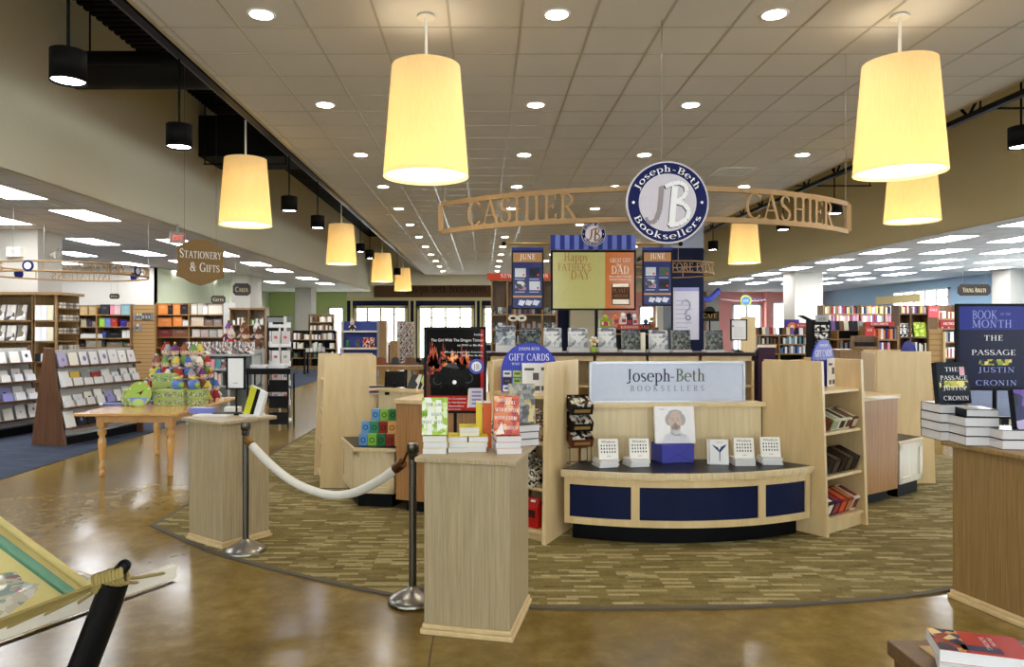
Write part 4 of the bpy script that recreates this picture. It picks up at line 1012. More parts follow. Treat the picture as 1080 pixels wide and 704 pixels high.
b = MB(); b.tube([v-O for v in cr3(P)], .030, M['offwhite'], 14); b.build('rope', t)
e0, e1 = Vector((-1.83+.032, 5.57, .955)), Vector((-.445-.03, 4.58, .955))
b = MB(); b.tube([P[0]-O-(P[1]-P[0])*.05, P[0]-O+(P[0]-P[1])*.5], .032, M['brass'], 14); b.tube([P[0]-O+(P[0]-P[1])*.5, e0-O], .008, M['steeldark'], 8); b.build('end_cap', t)
d_ = (P[-1]-P[-2]).normalized()
b = MB(); b.tube([P[-1]-O-d_*.01, P[-1]-O+d_*.07], .034, mat((84,52,30), .3, .4), 14); b.tube([P[-1]-O+d_*.07, e1-O], .009, mat((84,52,30), .3, .4), 8); b.build('end_cap', t)

# ================================================================== book of the month display on the right pedestal
navycov = mat((16,20,34), .35); dkart = mat((18,26,40), .22)
def stk(px, py, n, dims, yaw, lab):
    return stack(px, py, 1.0, n, dims, navycov, dkart, yaw, lab, 'dark hardbacks on the right pedestal', False, 0, .004)
pa, za = stk(1005, 465.5, 4, (.23,.155,.058), -3, 'thick dark hardback in the leftmost stack on the right pedestal, %s from the top')
pb, zb_ = stk(1037, 471, 3, (.23,.20,.058), -5, 'thick dark hardback in the middle stack on the right pedestal, %s from the top')
pc, zc = stk(1073, 475, 2, (.23,.17,.058), -5, 'thick dark hardback in the rightmost stack on the right pedestal, %s from the top')
o = book((.205,.265,.05), navycov, dkart, (pa.x-.09, pa.y+.04, za), FACE(9), 'dark blue hardback reading THE PASSAGE standing on the leftmost stack', None)
glow = speckle('dusk_trees', [(236,226,130), (140,160,70), (30,44,60), (200,190,90), (20,30,44)], 40, .3)
cover_text(o, (.205,.265,.05), [('THE', .095, .205, .027, WHITEINK, .085, True), ('PASSAGE', .105, .15, .027, WHITEINK, .175, True), ('rect', .01, .10, .195, .145, glow), ('JUSTIN', .105, .085, .027, WHITEINK, .15, True), ('CRONIN', .11, .02, .027, WHITEINK, .165, True), ('rect', .145, .18, .178, .235, mat((220,170,190), .4))])
book((.18,.24,.045), navycov, mat((210,212,214), .12), (pb.x-.07, pb.y+.05, zb_), (0, 0, math.radians(-12)), 'glossy hardback lying on the middle stack, reflected glare painted as a pale cover', None)  # glare on the dark cover is put into the pale front colour
o = book((.16,.235,.045), navycov, speckle('purple_cover', [(110,80,170), (40,40,90), (180,170,210), (24,30,60)], 14, .25), (pc.x-.01, pc.y+.03, zc), FACE(9), 'purple picture hardback standing on the rightmost stack at the photo edge', None)
t = stand_sign('framed_poster', 'large dark blue BOOK OF THE MONTH poster in a black frame', 3.545, 5.02, 1.0, .54, .60, zat(412, 5.02), mat((15,19,56), .2), rz=math.radians(-3), base=.12, frame=.018)
z0 = zat(412, 5.02)-1.0
PB = mat((38,48,138), .2, noise=.02); PT = mat((150,160,226), .4, noise=0)
line_text(t, [('poly', [(-.255,z0+.42),(.255,z0+.42),(.255,z0+.585),(-.255,z0+.585)], PB), ('BOOK', -.08, z0+.495, .058, PT, .17, True, .002), ('MONTH', -.03, z0+.435, .052, PT, .27, True, .002), ('OF THE', .06, z0+.52, .016, PT, .07, True, .002),
    ('THE', -.02, z0+.345, .036, WHITEINK, .13, True), ('PASSAGE', -.02, z0+.245, .036, WHITEINK, .30, True), ('poly', [(-.12,z0+.175),(.10,z0+.175),(.10,z0+.215),(-.12,z0+.215)], glow, .001), ('JUSTIN', .0, z0+.125, .036, PT, .25, True), ('CRONIN', .0, z0+.035, .036, PT, .28, True)])
b = MB(); ph = speckle('photo_strip', [(40,40,48), (200,190,170), (90,70,50), (150,150,150)], 16, .2)
b.box(-.26, .26, 0, .05, 0, .12, M['black']); 
for k in range(4): b.box(-.23+k*.125, -.23+k*.125+.075, -.002, 0, .02, .105, ph)
tag(b.build('photo_stand', loc=(3.55, 4.93, 1.0), rz=math.radians(-3)), 'black stand of small photographs under the dark blue poster', 'photo stand')

# ================================================================== table corner with red book, bottom right
t = thing('side_table', 'wooden table corner with inset top carrying the red book', 'table', (1.256, 2.26, 0))
b = MB(); b.box(0, .9, -.9, 0, .705, .75, M['darkoak']); b.build('frame', t, bevel=.004); b = MB(); b.box(.07, .83, -.83, -.05, .75, .7535, M['pine'] if False else mat((196,168,120), .3)); b.build('inset_top', t)
for x, y in ((.05,-.05), (.85,-.05), (.05,-.85), (.85,-.85)): b = MB(); b.box(x-.035, x+.035, y-.035, y+.035, 0, .705, M['darkoak']); b.build('leg', t)
redc = mat((186,60,48), .25)
book((.155,.225,.035), mat((226,224,220), .3), M['white'], (1.335, 2.150, .7545), (0, 0, math.radians(243)), 'white paperback beneath the red book on the table corner', None, True)
o = book((.155,.225,.035), redc, redc, (1.325, 2.172, .790), (0, 0, math.radians(251)), 'red paperback on top of the white one at the bottom right table', None, True)
cover_text(o, (.155,.225,.035), [('rect', .0, .0, .155, .075, speckle('harbour_picture', [(60,60,96), (206,150,90), (150,60,50), (230,200,150), (40,40,70)], 30, .2)), ('rect', .10, .06, .14, .16, mat((60,50,84), .3))])
b = MB(); letters(b, 'LOVING', .012, lambda a, c_, z: (.03 + a, .125 + c_, .0362 + z), WHITEINK, align='l', serif=True, width=.09); letters(b, 'FRANK', .01, lambda a, c_, z: (.03 + a, .145 + c_, .0362 + z), WHITEINK, align='l', width=.06); b.build('title', o)

# ================================================================== hammock, bottom left
t = thing('hammock_stand', 'black steel hammock stand with its hooked end post', 'hammock stand', (-1.35, 1.8, 0))
OO = Vector((-1.35, 1.8, 0)); tip = W(124, 606, 1.75)
b = MB(); b.tube([Vector((-1.30,1.74,.05))-OO, Vector((-1.12,1.745,.5))-OO, W(112, 640, 1.75)-OO, W(121, 615, 1.75)-OO], [.034,.034,.034,.032], M['black'], 18); b.build('post', t)
b = MB(); b.tube([W(117, 618, 1.75)-OO, tip-OO, W(131, 597, 1.76)-OO], [.016,.017,.015], M['black'], 12); b.ball(W(131, 597, 1.76)-OO, .0155, M['black']); b.build('hook', t)
b = MB(); b.box(-1.1, .35, -.03, .03, .0, .05, M['black'], Matrix.Translation((0,-.05,0)) @ Matrix.Rotation(-.4, 4, 'Z')); b.build('base_bar', t)
Rp, Lp = W(184, 602, 2.05), W(0, 666, 1.62); dv = (Lp-Rp); dv.normalize()
ham = thing('hammock', 'yellow quilted hammock with green edge stripes on a white spreader bar', 'hammock', tuple(Rp)); O = Rp.copy()
Lend = Rp + dv*1.25
b = MB(); side = Vector((dv.y, -dv.x, 0)).normalized(); up = Vector((0,0,1))
q0, q1 = Rp-O, Lend-O
vs = []
for p in (q0, q1):
    for a, c in ((-.011,-.02), (.011,-.02), (.011,.02), (-.011,.02)): vs.append(p + side*a + up*c)
b.add(vs, [(0,1,2,3),(7,6,5,4),(0,4,5,1),(1,5,6,2),(2,6,7,3),(3,7,4,0)], mat((222,214,200), .4)); b.build('spreader_bar', ham, bevel=.004); b = MB(); b.add([v - up*.012 if i % 4 > 1 else v - up*.03 + up*.018 for i, v in enumerate([w_ - up*(.0 if i_ % 4 < 2 else .04) for i_, w_ in enumerate(vs)])], [(0,1,2,3),(7,6,5,4),(0,4,5,1),(1,5,6,2),(2,6,7,3),(3,7,4,0)], M['darkoak']); b.build('bar_underside', ham)
rope = mat((150,132,78), .8); b = MB(); wrapc = W(113, 612, 1.76)-O
for k in range(14):
    s_ = .02 + k*.093
    hole = q0 + dv*s_
    b.tube([hole + side*.012, hole, hole*.5 + wrapc*.5 + Vector((0,0,-.004)), wrapc], .0042, rope, 6)
b.build('cord', ham)
b = MB(); w0, w1 = W(101, 617, 1.745)-O, W(130, 607, 1.755)-O
for k in range(9):
    c = w0 + (w1-w0)*k/8; dirw = (w1-w0).normalized(); a1_ = dirw.cross(up).normalized(); a2_ = dirw.cross(a1_)
    b.tube([c + (a1_*math.cos(2*PI*j/12) + a2_*math.sin(2*PI*j/12))*.021 + dirw*.004*j/12 for j in range(13)], .0056, rope, 6)
b.build('rope_wrapping', ham)
ax = Vector((-.80, .60, 0)); fy = mat((226,208,140), .85); teal = mat((112,156,130), .8)
EDGE0, EDGE1 = .28, 1.2
def bed(u, v):
    """u metres along the hammock from the bar, v metres from the far selvage"""
    base = Rp + dv*(.22 + v*.92) - O + ax*u
    sag = -.012 - .17*math.sin(max(0, min(1, (v-.06)/.9))*PI)*(1-math.exp(-u*3.0))
    rise = .14*u*max(0, 1-v/.6)
    return base + Vector((0, 0, sag + rise))
b = MB(); NU, NV = 30, 56; LU_, LV = 1.5, .98
bands = lambda v: teal if (.035 < v < .075 or .55 < v < .60) else fy
b.mats = []
grid = [[bed(LU_*i/NU - .0, LV*j/NV) for j in range(NV+1)] for i in range(NU+1)]
b.grid(grid, lambda i, j: bands(LV*(j+.5)/NV))
o = b.build('fabric_bed', ham); s_ = o.modifiers.new('thickness', 'SOLIDIFY'); s_.thickness = .012
b = MB(); b.tube([bed(LU_*i/NU, .055) + Vector((0,0,.006)) for i in range(NU+1)], .011, teal, 8); b.tube([bed(LU_*i/NU, .0) for i in range(NU+1)], .012, fy, 8); b.build('piping', ham)
plaid = speckle('pillow_plaid', [(206,200,186), (146,166,160), (168,126,132), (224,220,212), (206,200,180), (196,190,150)], 46, .15)
b = MB()
def pil(i, j, sgn):
    u, v = i/12*2-1, j/12*2-1; k = (1-abs(u)**3)*(1-abs(v)**3)
    return Vector((u*.19*(1-.06*v*v), v*.30*(1-.06*u*u), sgn*.05*max(k, 0)**.6 + .006*math.sin(9*u+4*v)))
for sgn in (1, -1):
    b.grid([[pil(i,j,sgn) for j in range(13)] for i in range(13)], lambda i, j: plaid, flip=sgn < 0)
pc_ = Vector((-1.33, 1.86, 1.005))
tag(b.build('pillow', loc=tuple(pc_), rz=math.atan2(dv.y, dv.x)+PI/2), 'plastic-wrapped plaid pillow lying in the yellow hammock', 'pillow')

# ================================================================== bench display: wisdom books, portrait book, wrapped box, wire candy rack
wis = mat((232,230,226), .3, noise=.02); faces = INK
def wisdom(px, py, yaw, lab, n=4):
    p, z = stack(px, py, .586, n, (.165,.165,.014), wis, wis, yaw, 'white WISDOM book in the %s, %%s from top' % lab, 'white portrait-grid books on the bench', True)
    o = book((.165,.165,.016), wis, wis, (p.x-.083, p.y+.05, z), FACE(10, yaw*.4), 'white WISDOM book standing upright on the %s' % lab, None, True)
    it = [('Wisdom', .0825, .132, .02, INK, .12, False)]
    for r_ in range(3):
        for c_ in range(6): x, y = .018 + c_*.0225, .05 + r_*.026; it.append(('poly', circ(x+.007, y+.008, .0062, 8, .0085), mat((60,60,62), .6) if (r_+c_) % 3 else mat((120,118,116), .6)))
    it.append(('Life', .0825, .018, .010, INK, .035, False)); cover_text(o, (.165,.165,.016), it)
wisdom(643, 493.6, 14, 'leftmost bench stack'); wisdom(676, 493, 14, 'stack just left of the blue box')
wisdom(787, 492, 0, 'stack just right of the feather book'); wisdom(815, 490.8, -4, 'bench stack nearest the shelf unit')
q = F(716, 489, .586)
t = thing('wrapped_box', 'violet blue gift-wrapped box under the portrait book', 'box', (q.x, q.y+.02, .586), math.radians(14))
b = MB(); b.box(-.15, .15, 0, .23, 0, .155, M['gift']); b.build('carton', t, bevel=.004); b = MB()
fold = mat((62,62,150), .5)
for x0, x1, z0, z1 in ((-.15, .0, .155, .06), (.15, .0, .155, .06), (-.15, -.02, 0, .06), (.15, .02, 0, .06)): 
    for q4 in stroke_quads([(x0, z0), (x1, z1)], .004): b.quad([(a, -.0015, c) for a, c in q4], fold)
b.build('paper_fold', t)
o = book((.345,.315,.03), M['white'], mat((230,228,232), .25), (q.x-.19, q.y+.06, .586+.157), FACE(8, 4), 'large white book with a sketched face, standing on the blue wrapped box', None)
hair, skin = mat((176,172,176), .5), mat((206,186,176), .5)
lt, dk2 = mat((216,214,216), .5), mat((126,116,116), .5)
it = [('poly', circ(.125, .20, .036, 16, .05), hair), ('poly', circ(.232, .20, .036, 16, .05), hair), ('poly', circ(.178, .255, .062, 20, .03), hair), ('poly', circ(.178, .095, .05, 16, .03), lt),
      ('poly', [(.05,.0),(.31,.0),(.275,.07),(.215,.095),(.178,.075),(.14,.095),(.085,.07)], mat((212,214,224), .5)), ('poly', circ(.178, .185, .052, 24, .086), skin, 1), ('poly', circ(.178, .125, .046, 18, .034), lt, 1), ('Wisdom', .062, .285, .010, INK, .045, False)]
for sx in (-1, 1): it += [('poly', [(.178+sx*.010,.205),(.178+sx*.040,.212),(.178+sx*.040,.217),(.178+sx*.010,.211)], dk2, 1), ('poly', circ(.178+sx*.024, .196, .010, 10, .0045), dk2, 1), ('poly', circ(.178+sx*.055, .185, .010, 10, .02), skin)]
it += [('poly', [(.168,.152),(.188,.152),(.182,.195),(.174,.195)], mat((188,164,152), .5), 1), ('poly', circ(.178, .128, .018, 10, .0045), mat((150,112,106), .5), 1)] + [('poly', [(.150,.228+.010*k),(.206,.228+.010*k),(.206,.230+.010*k),(.150,.230+.010*k)], mat((186,164,154), .5), 1) for k in range(3)]
it += [('poly', [(.10+.022*k,.01),(.103+.022*k,.01),(.118+.02*k,.07),(.115+.02*k,.07)], mat((180,184,196), .5), 1) for k in range(8)]
cover_text(o, (.345,.315,.03), it, 'cover_portrait')
q = F(759, 490.8, .586)
for i in range(2): book((.155,.205,.02), mat((222,214,190), .4), M['white'], (q.x-.082+(-.006 if i == 0 else 0), q.y+.058-i*.024, .586), FACE(5, -3), 'cream book %s' % ['hidden behind the feather book on the bench', 'with a blue feather drawing standing alone on the bench'][i], None, True) if i == 0 else None
o = book((.155,.205,.02), mat((222,214,190), .4), M['white'], (q.x-.076, q.y+.03, .586), FACE(5, -3), 'cream book with a blue feather drawing standing on the bench', None, True)
ft = mat((60,74,112), .5)
cover_text(o, (.155,.205,.02), [('poly', [(.078,.03),(.084,.03),(.088,.13),(.078,.13)], ft), ('poly', [(.08,.10),(.03,.15),(.022,.165),(.07,.14)], ft), ('poly', [(.085,.10),(.13,.15),(.14,.17),(.09,.145)], ft), ('Creature', .08, .18, .011, INK, .06, True)])
q = F(609, 488, .586)
t = thing('candy_rack', 'small wire rack with three tilted boxes of chocolate bars on the bench', 'candy rack', (q.x, q.y, .587), math.radians(12)); wm = M['steeldark']
b = MB()
for x in (-.095, .095):
    b.tube([(x, .02, 0), (x, .02, .56)], .004, wm, 6); b.tube([(x, -.09, 0), (x, .10, 0)], .004, wm, 6); b.tube([(x, -.085, 0), (x, -.075, .24)], .004, wm, 6)
for z in (.0, .12, .56): b.tube([(-.095, .02, z), (.095, .02, z)], .004, wm, 6)
b.build('wire_frame', t)
bars = speckle('chocolate_wrappers', [(226,220,206), (40,34,30), (190,186,176), (70,50,36)], 30, .3)
for z, m in ((.18, mat((96,48,28), .4)), (.31, mat((24,22,20), .35)), (.45, mat((34,32,32), .35))):
    R_ = Matrix.Translation((0, -.03, z)) @ Matrix.Rotation(math.radians(24), 4, 'X'); b = MB()
    b.box(-.095, .095, -.08, .08, 0, .006, m, R_); b.box(-.095, -.09, -.08, .08, 0, .085, m, R_); b.box(.09, .095, -.08, .08, 0, .085, m, R_); b.box(-.095, .095, -.085, -.08, 0, .07, m, R_); b.box(-.095, .095, .075, .08, 0, .10, m, R_)
    b.quad([R_ @ Vector(v) for v in ((-.07,-.087,.02),(.07,-.087,.02),(.07,-.087,.05),(-.07,-.087,.05))], mat((150,120,70), .4))
    bx_ = b.build('chocolate_box', t); b = MB()
    for k in range(6): b.box(-.085+k*.0285, -.06+k*.0285, -.07, .07, .006, .085+.01*(k % 2), bars, R_)
    b.build('chocolate_bar', bx_)

# ================================================================== coloured boxes on the left bench
boxcols = dict(blue=(96,150,206), green=(130,186,66), pine=(46,112,66), red=(140,50,36), tan=(222,170,96), teal=(60,140,110))
rows = [(0.0, 7.07, ['blue', 'green', 'pine', 'red', 'tan'], -1.165), (.112, 7.15, ['blue', 'teal', 'red', 'tan'], -1.155), (.224, 7.24, ['blue', 'green', 'pine', 'red'], -1.07)]
for r_, (dz, y, cs, x0) in enumerate(rows):
    for k, cname in enumerate(cs):
        t = thing('gift_box', '%s cube gift box, %s from the left in the %s layer on the bench' % (cname, ORD[k+1], ['bottom', 'middle', 'top'][r_]), 'gift box', (x0 + k*.088 - (0 if r_ < 2 else .0), y - k*.012, .5865 + dz), math.radians(-3), 'coloured gift boxes on the left bench')
        m = mat(boxcols[cname], .35); b = MB(); b.box(-.042, .042, -.042, .042, 0, .11, m); b.build('carton', t, bevel=.004)
        b = MB(); b.quad([(x, -.0425-.0008, .055+z) for x, z in circ(0, 0, .026, 18)], mat(tuple(int(v*.5) for v in boxcols[cname]), .4)); b.quad([(x, -.0425-.0014, .055+z) for x, z in circ(0, 0, .016, 14)], m); b.build('printed_badge', t)
# candy in the left shelf unit
def pile(x, y, z, rx, ry, hz, m, label, n=90, r=.014, yaw=0):
    b = MB()
    for i in range(n):
        u, v = RND.uniform(-1, 1), RND.uniform(-1, 1); q = hz*(1 - .5*(u*u+v*v)/1.2)*RND.uniform(.55, 1)
        s = RND.uniform(.8, 1.2)*r
        b.ball((u*rx, v*ry, q), s, m, 8, 1.3, 1, .8)
    b.box(-rx-.01, rx+.01, -ry-.01, ry+.01, 0, hz*.5, m)
    o = b.build('wrapped_candy', loc=(x, y, z), rz=yaw); return tag(o, label, 'candy', None, 'stuff')
yw = math.radians(-43)
c1 = speckle('green_candy_wrap', [(60,110,80), (190,190,190), (110,70,50), (230,226,220), (40,60,50)], 50, .25); c2 = speckle('brown_candy_wrap', [(160,120,90), (210,190,160), (120,80,70), (230,220,200), (180,140,120)], 50, .25); c3 = speckle('bw_candy_wrap', [(30,28,28), (226,224,220), (90,80,74), (200,190,170)], 50, .25)
pile(.22, 6.22, .811, .10, .14, .25, c1, 'green and silver wrapped candy piled on the second shelf of the candy unit', 110, yaw=yw)
pile(.44, 6.03, .811, .10, .14, .24, c2, 'brown and cream wrapped candy piled beside the green pile', 110, yaw=yw)
pile(.34, 6.09, .441, .21, .14, .29, c3, 'black and white wrapped candy piled on the third shelf of the candy unit', 170, yaw=yw)
def bag(x, y, z, m, lm, label, yaw, w_=.12, h_=.24):
    t = thing('coffee_bag', label, 'bag', (x, y, z), yaw); b = MB()
    vs = [(-w_/2,-.04,0),(w_/2,-.04,0),(w_/2,.04,0),(-w_/2,.04,0),(-w_/2,-.045,h_*.7),(w_/2,-.045,h_*.7),(w_/2,.045,h_*.7),(-w_/2,.045,h_*.7),(-w_/2,-.004,h_),(w_/2,-.004,h_),(w_/2,.004,h_),(-w_/2,.004,h_)]
    b.add(vs, [(3,2,1,0)] + [(i+o_, (i+1)%4+o_, (i+1)%4+4+o_, i+4+o_) for o_ in (0,4) for i in range(4)] + [(8,9,10,11)], m); b.build('pouch', t, bevel=.006)
    b = MB(); b.quad([(-w_*.3,-.046,h_*.35),(w_*.3,-.046,h_*.35),(w_*.3,-.047,h_*.6),(-w_*.3,-.047,h_*.6)], lm); b.quad([(-w_*.2,-.026,h_*.86),(w_*.2,-.026,h_*.86),(w_*.2,-.016,h_*.93),(-w_*.2,-.016,h_*.93)], M['white']); b.build('label', t)
bag(.30, 6.03, .101, mat((24,22,22), .3), mat((150,140,120), .4), 'black coffee bag on the bottom shelf of the candy unit', yw)
bag(.42, 5.93, .101, mat((180,36,30), .3), mat((60,30,28), .4), 'red coffee bag on the bottom shelf of the candy unit', yw)
bag(.20, 6.14, .101, mat((30,26,26), .3), mat((120,110,100), .4), 'second black coffee bag further left on the bottom shelf', yw)
# slanted boxes in the right shelf unit
ya = math.atan2(.40, .55)
def slant_row(zs, n, cols, name, lab, size, gap, tilt=22):
    for k in range(n):
        u = (k + .5)/n; x, y = 2.84 + (3.26-2.84)*u, 6.06 + (6.355-6.06)*u
        t = MB(); t.box(-size[0]/2, size[0]/2, 0, size[1], 0, size[2], cols[k % len(cols)][0]); t.box(-size[0]/2+.006, size[0]/2-.006, -.0015, 0, size[2]*.15, size[2]*.85, cols[k % len(cols)][1]); t.quad([(-size[0]/2+.008,.02,size[2]+.001),(size[0]/2-.008,.02,size[2]+.001),(size[0]/2-.008,size[1]-.02,size[2]+.001),(-size[0]/2+.008,size[1]-.02,size[2]+.001)], cols[k % len(cols)][1])
        o = t.build(name, loc=(x, y, zs+.003), bevel=.002); o.rotation_euler = (math.radians(tilt), 0, ya)
        tag(o, lab % ORD[k+1], 'chocolate box' if name == 'chocolate_box' else 'card box', 'slanted boxes in the right shelf unit')
cc_ = lambda a, b_: (mat(a, .35), mat(b_, .35))
slant_row(.855, 5, [cc_((120,64,40), (70,40,30)), cc_((196,206,170), (150,170,140)), cc_((226,222,210), (60,40,36)), cc_((206,214,180), (110,60,50)), cc_((90,50,40), (200,180,150))], 'card_box', 'pale slanted card box on the second shelf of the right unit, %s from its left', (.082, .20, .10), 0)
slant_row(.49, 5, [cc_((40,30,28), (24,20,20)), cc_((54,44,36), (80,66,50))], 'chocolate_box', 'dark slanted chocolate box on the third shelf of the right unit, %s from its left', (.085, .20, .13), 0)
slant_row(.14, 5, [cc_((30,26,30), (226,220,214)), cc_((60,36,80), (150,60,60)), cc_((150,40,36), (206,90,50)), cc_((140,60,40), (190,120,70)), cc_((220,216,206), (120,30,30))], 'chocolate_box', 'slanted chocolate box on lowest shelf of the right unit, %s from left', (.085, .20, .13), 0)

# ================================================================== gift card signs
def gift_sign(x, y, z, yaw, r, label, full=True):
    t = thing('gift_card_sign', label, 'sign', (x, y, z), yaw); bl = mat((56,66,176), .4); bl2 = mat((72,84,196), .4)
    H_ = .245/.24*r
    out = [(-r, 0), (r, 0)] + [(r*math.cos(PI*k/24), H_*.78 + r*math.sin(PI*k/24)) for k in range(25)]
    b = MB(); Mx = Matrix.Rotation(PI/2, 4, 'X'); b.prism(out, -.006, .006, bl, Mx)
    k = -r + .01
    while k < r-.01:
        zt = H_*.78 + math.sqrt(max(0, r*r - k*k)) - .01; b.quad([(k, -.0065, 0), (k+.006, -.0065, 0), (k+.006, -.0065, zt), (k, -.0065, zt)], bl2); k += .016
    b.build('panel', t, label='violet blue rounded sign panel')
    b = MB(); letters(b, 'JOSEPH-BETH', r*.10, xzmap(0, H_*.78+r*.73, -.0075), WHITEINK, width=r*.75); letters(b, 'GIFT CARDS', r*.24, xzmap(0, H_*.78+r*.36, -.0075), WHITEINK, width=r*1.45); letters(b, 'MAKE THE PERFECT GIFT', r*.08, xzmap(0, H_*.78+r*.2, -.0075), WHITEINK, width=r*1.25)
    b.build('lettering', t)
    b = MB(); cw = r*.30
    cols = [(226,226,230), (170,190,70), (60,40,60), (150,180,70), (226,226,230), (160,180,90)]
    if full:
        for i in range(2):
            for j in range(3): x0, z0 = -r+.015+i*(cw+.012), .01 + (2-j)*(.062); m_ = mat(cols[(i+j*2) % 6], .35); b.box(x0, x0+cw, -.014, -.008, z0, z0+.052, m_); b.quad([(x0+.012,-.0148,z0+.018),(x0+cw-.012,-.0148,z0+.018),(x0+cw-.012,-.0148,z0+.036),(x0+.012,-.0148,z0+.036)], mat((90,90,96), .4))
        b.build('gift_card', t)
    b = MB(); x0 = -.06 if full else -.02
    b.box(x0, x0+r*.95, -.05, -.045, .0, .25, M['white']); ink = mat((96,98,104), .5)
    for (a, c, e, f) in ((.02,.19,.10,.21), (.09,.11,.14,.17), (.03,.02,.08,.06), (.10,.02,.15,.06), (.16,.19,.2,.215), (.16,.02,.2,.06)): b.quad([(x0+a, -.0508, c), (x0+e, -.0508, c), (x0+e, -.0508, f), (x0+a, -.0508, f)], ink)
    b.build('flyer_holder', t)
gift_sign(.385, 6.12, 1.181, math.radians(-3), .235, 'violet blue GIFT CARDS sign with flyers on the left candy shelf unit')
gift_sign(3.05, 6.52, 1.201, math.radians(42), .235, 'violet blue GIFT CARDS sign on top shelf of the right shelf unit', False)

# ================================================================== dragon tattoo poster on a floor stand
Yp = 6.22; zb0 = zat(436, Yp)
t = stand_sign('framed_poster', 'black framed film poster with flames and red band on a floor stand', (480-CX)*Yp/FP, Yp, .010, 66*Yp/FP, 91*Yp/FP, zb0, mat((18,16,18), .12), base=.17, frame=.022)
pw, phh = 66*Yp/FP, 91*Yp/FP; zb0 -= .010
red = mat((176,40,36), .2); o1, o2, o3 = speckle('fire_bright',[(226,110,50),(240,150,90),(200,80,40),(246,190,130)],60,.3), speckle('fire_dark',[(170,60,34),(110,36,26),(206,90,50),(60,24,20)],60,.3), mat((240,176,120), .3)
def flame(x, z, w_, h_, m, off): return ('poly', [(x-w_, z), (x-w_*.7, z+h_*.5), (x-w_*.35, z+h_*.35), (x-w_*.1, z+h_), (x+w_*.25, z+h_*.5), (x+w_*.5, z+h_*.75), (x+w_*.6, z+h_*.3), (x+w_, z)], m, off)
it = [('poly', [(pw/2-.05,zb0+.02),(pw/2-.02,zb0+.02),(pw/2-.02,zb0+phh-.02),(pw/2-.05,zb0+phh-.02)], red, 0), ('poly', [(-pw/2+.02,zb0+.02),(pw/2-.02,zb0+.02),(pw/2-.02,zb0+.15),(-pw/2+.02,zb0+.15)], red, .0002),
      ('poly', [(-pw/2+.02,zb0+.15),(-pw/2+.06,zb0+.15),(-pw/2+.05,zb0+.4),(-pw/2+.02,zb0+.45)], mat((96,60,50), .2), .0002)]
for x, z, w_, h_, m in ((-.21,.33,.03,.30,o2), (-.19,.40,.06,.22,o2), (-.13,.36,.05,.12,o2), (.14,.38,.05,.10,o2), (-.06,.40,.05,.08,o1), (-.17,.38,.035,.2,o1), (-.10,.46,.03,.16,o2), (-.02,.43,.06,.12,o1), (.06,.42,.05,.16,o2), (.10,.42,.035,.13,o1), (.02,.42,.03,.09,o3), (-.16,.38,.02,.1,o3)): it.append(flame(x, zb0+z, w_, h_, m, .0004))
dkk = mat((10,10,12), .25); gry = mat((70,70,74), .3)
for x, z, rr in ((-.15,.28,.07), (.11,.30,.08)): it += [('poly', [(x+a, zb0+z+c) for a, c in circ(0,0,rr,20)], dkk, .0006), ('poly', [(x+a, zb0+z+c) for a, c in circ(0,0,rr*.55,16)], gry, .0008), ('poly', [(x+a, zb0+z+c) for a, c in circ(0,0,rr*.45,16)], dkk, .001)]
it += [('poly', [(-.18,zb0+.30),(-.10,zb0+.40),(.0,zb0+.38),(.12,zb0+.36),(.14,zb0+.30),(.02,zb0+.22),(-.08,zb0+.24)], dkk, .0012), ('poly', [(-.10,zb0+.39),(-.06,zb0+.43),(.0,zb0+.43),(.04,zb0+.38)], gry, .0011), ('poly', [(-.005+a, zb0+.265+c) for a, c in circ(0,0,.018,12)], WHITEINK, .0016),
       ('poly', [(pw/2-.15,zb0+.05),(pw/2-.03,zb0+.05),(pw/2-.03,zb0+.215),(pw/2-.14,zb0+.215)], mat((206,200,220), .25), .0008), ('poly', [(pw/2-.165,zb0+.045),(pw/2-.15,zb0+.05),(pw/2-.14,zb0+.215),(pw/2-.155,zb0+.21)], mat((230,220,200), .3), .0008)]
it += [('poly', [(pw/2-.085+a, zb0+.40+c) for a, c in circ(0,0,.065,28)], mat((70,80,180), .25), .0008), ('poly', [(pw/2-.085+a, zb0+.40+c) for a, c in circ(0,0,.043,24)], mat((226,224,230), .25), .0012), ('JB', pw/2-.085, zb0+.375, .045, mat((110,100,110), .3), .055, True, .0018)]
zt_ = zb0+phh; xr = pw/2-.03
def rline(s, z, h, wd): return (s, xr - wd/2, z, h, WHITEINK, wd, False, .0014)
it += [rline('Pre-Order', zt_-.075, .017, .075), rline('The Girl With The Dragon Tattoo', zt_-.125, .024, .445), rline('on DVD or Blu-Ray', zt_-.165, .017, .22), rline('40% off for Joseph-Beth Customers', zt_-.222, .014, .33), rline('30% off for Blu-Ray', zt_-.252, .014, .18)]
it += [('Ask for The Complete', -.04, zb0+.118, .015, WHITEINK, .26, False, .0014), ('Package in Hardcover', -.03, zb0+.086, .015, WHITEINK, .25, False, .0014), ('with Bestsellers', -.02, zb0+.055, .015, WHITEINK, .19, False, .0014), ('Joseph-Beth Booksellers', -.03, zb0+.03, .009, WHITEINK, .16, False, .0014)]
pt = ('poly', [(pw/2-.145,0),(pw/2-.03,0)], WHITEINK)
for k in range(4): it.append(('poly', [(pw/2-.125,zb0+.075+k*.033),(pw/2-.045,zb0+.075+k*.033),(pw/2-.045,zb0+.09+k*.033),(pw/2-.125,zb0+.09+k*.033)], mat((130,120,170), .3), .0012))
line_text(t, it, -.0068)

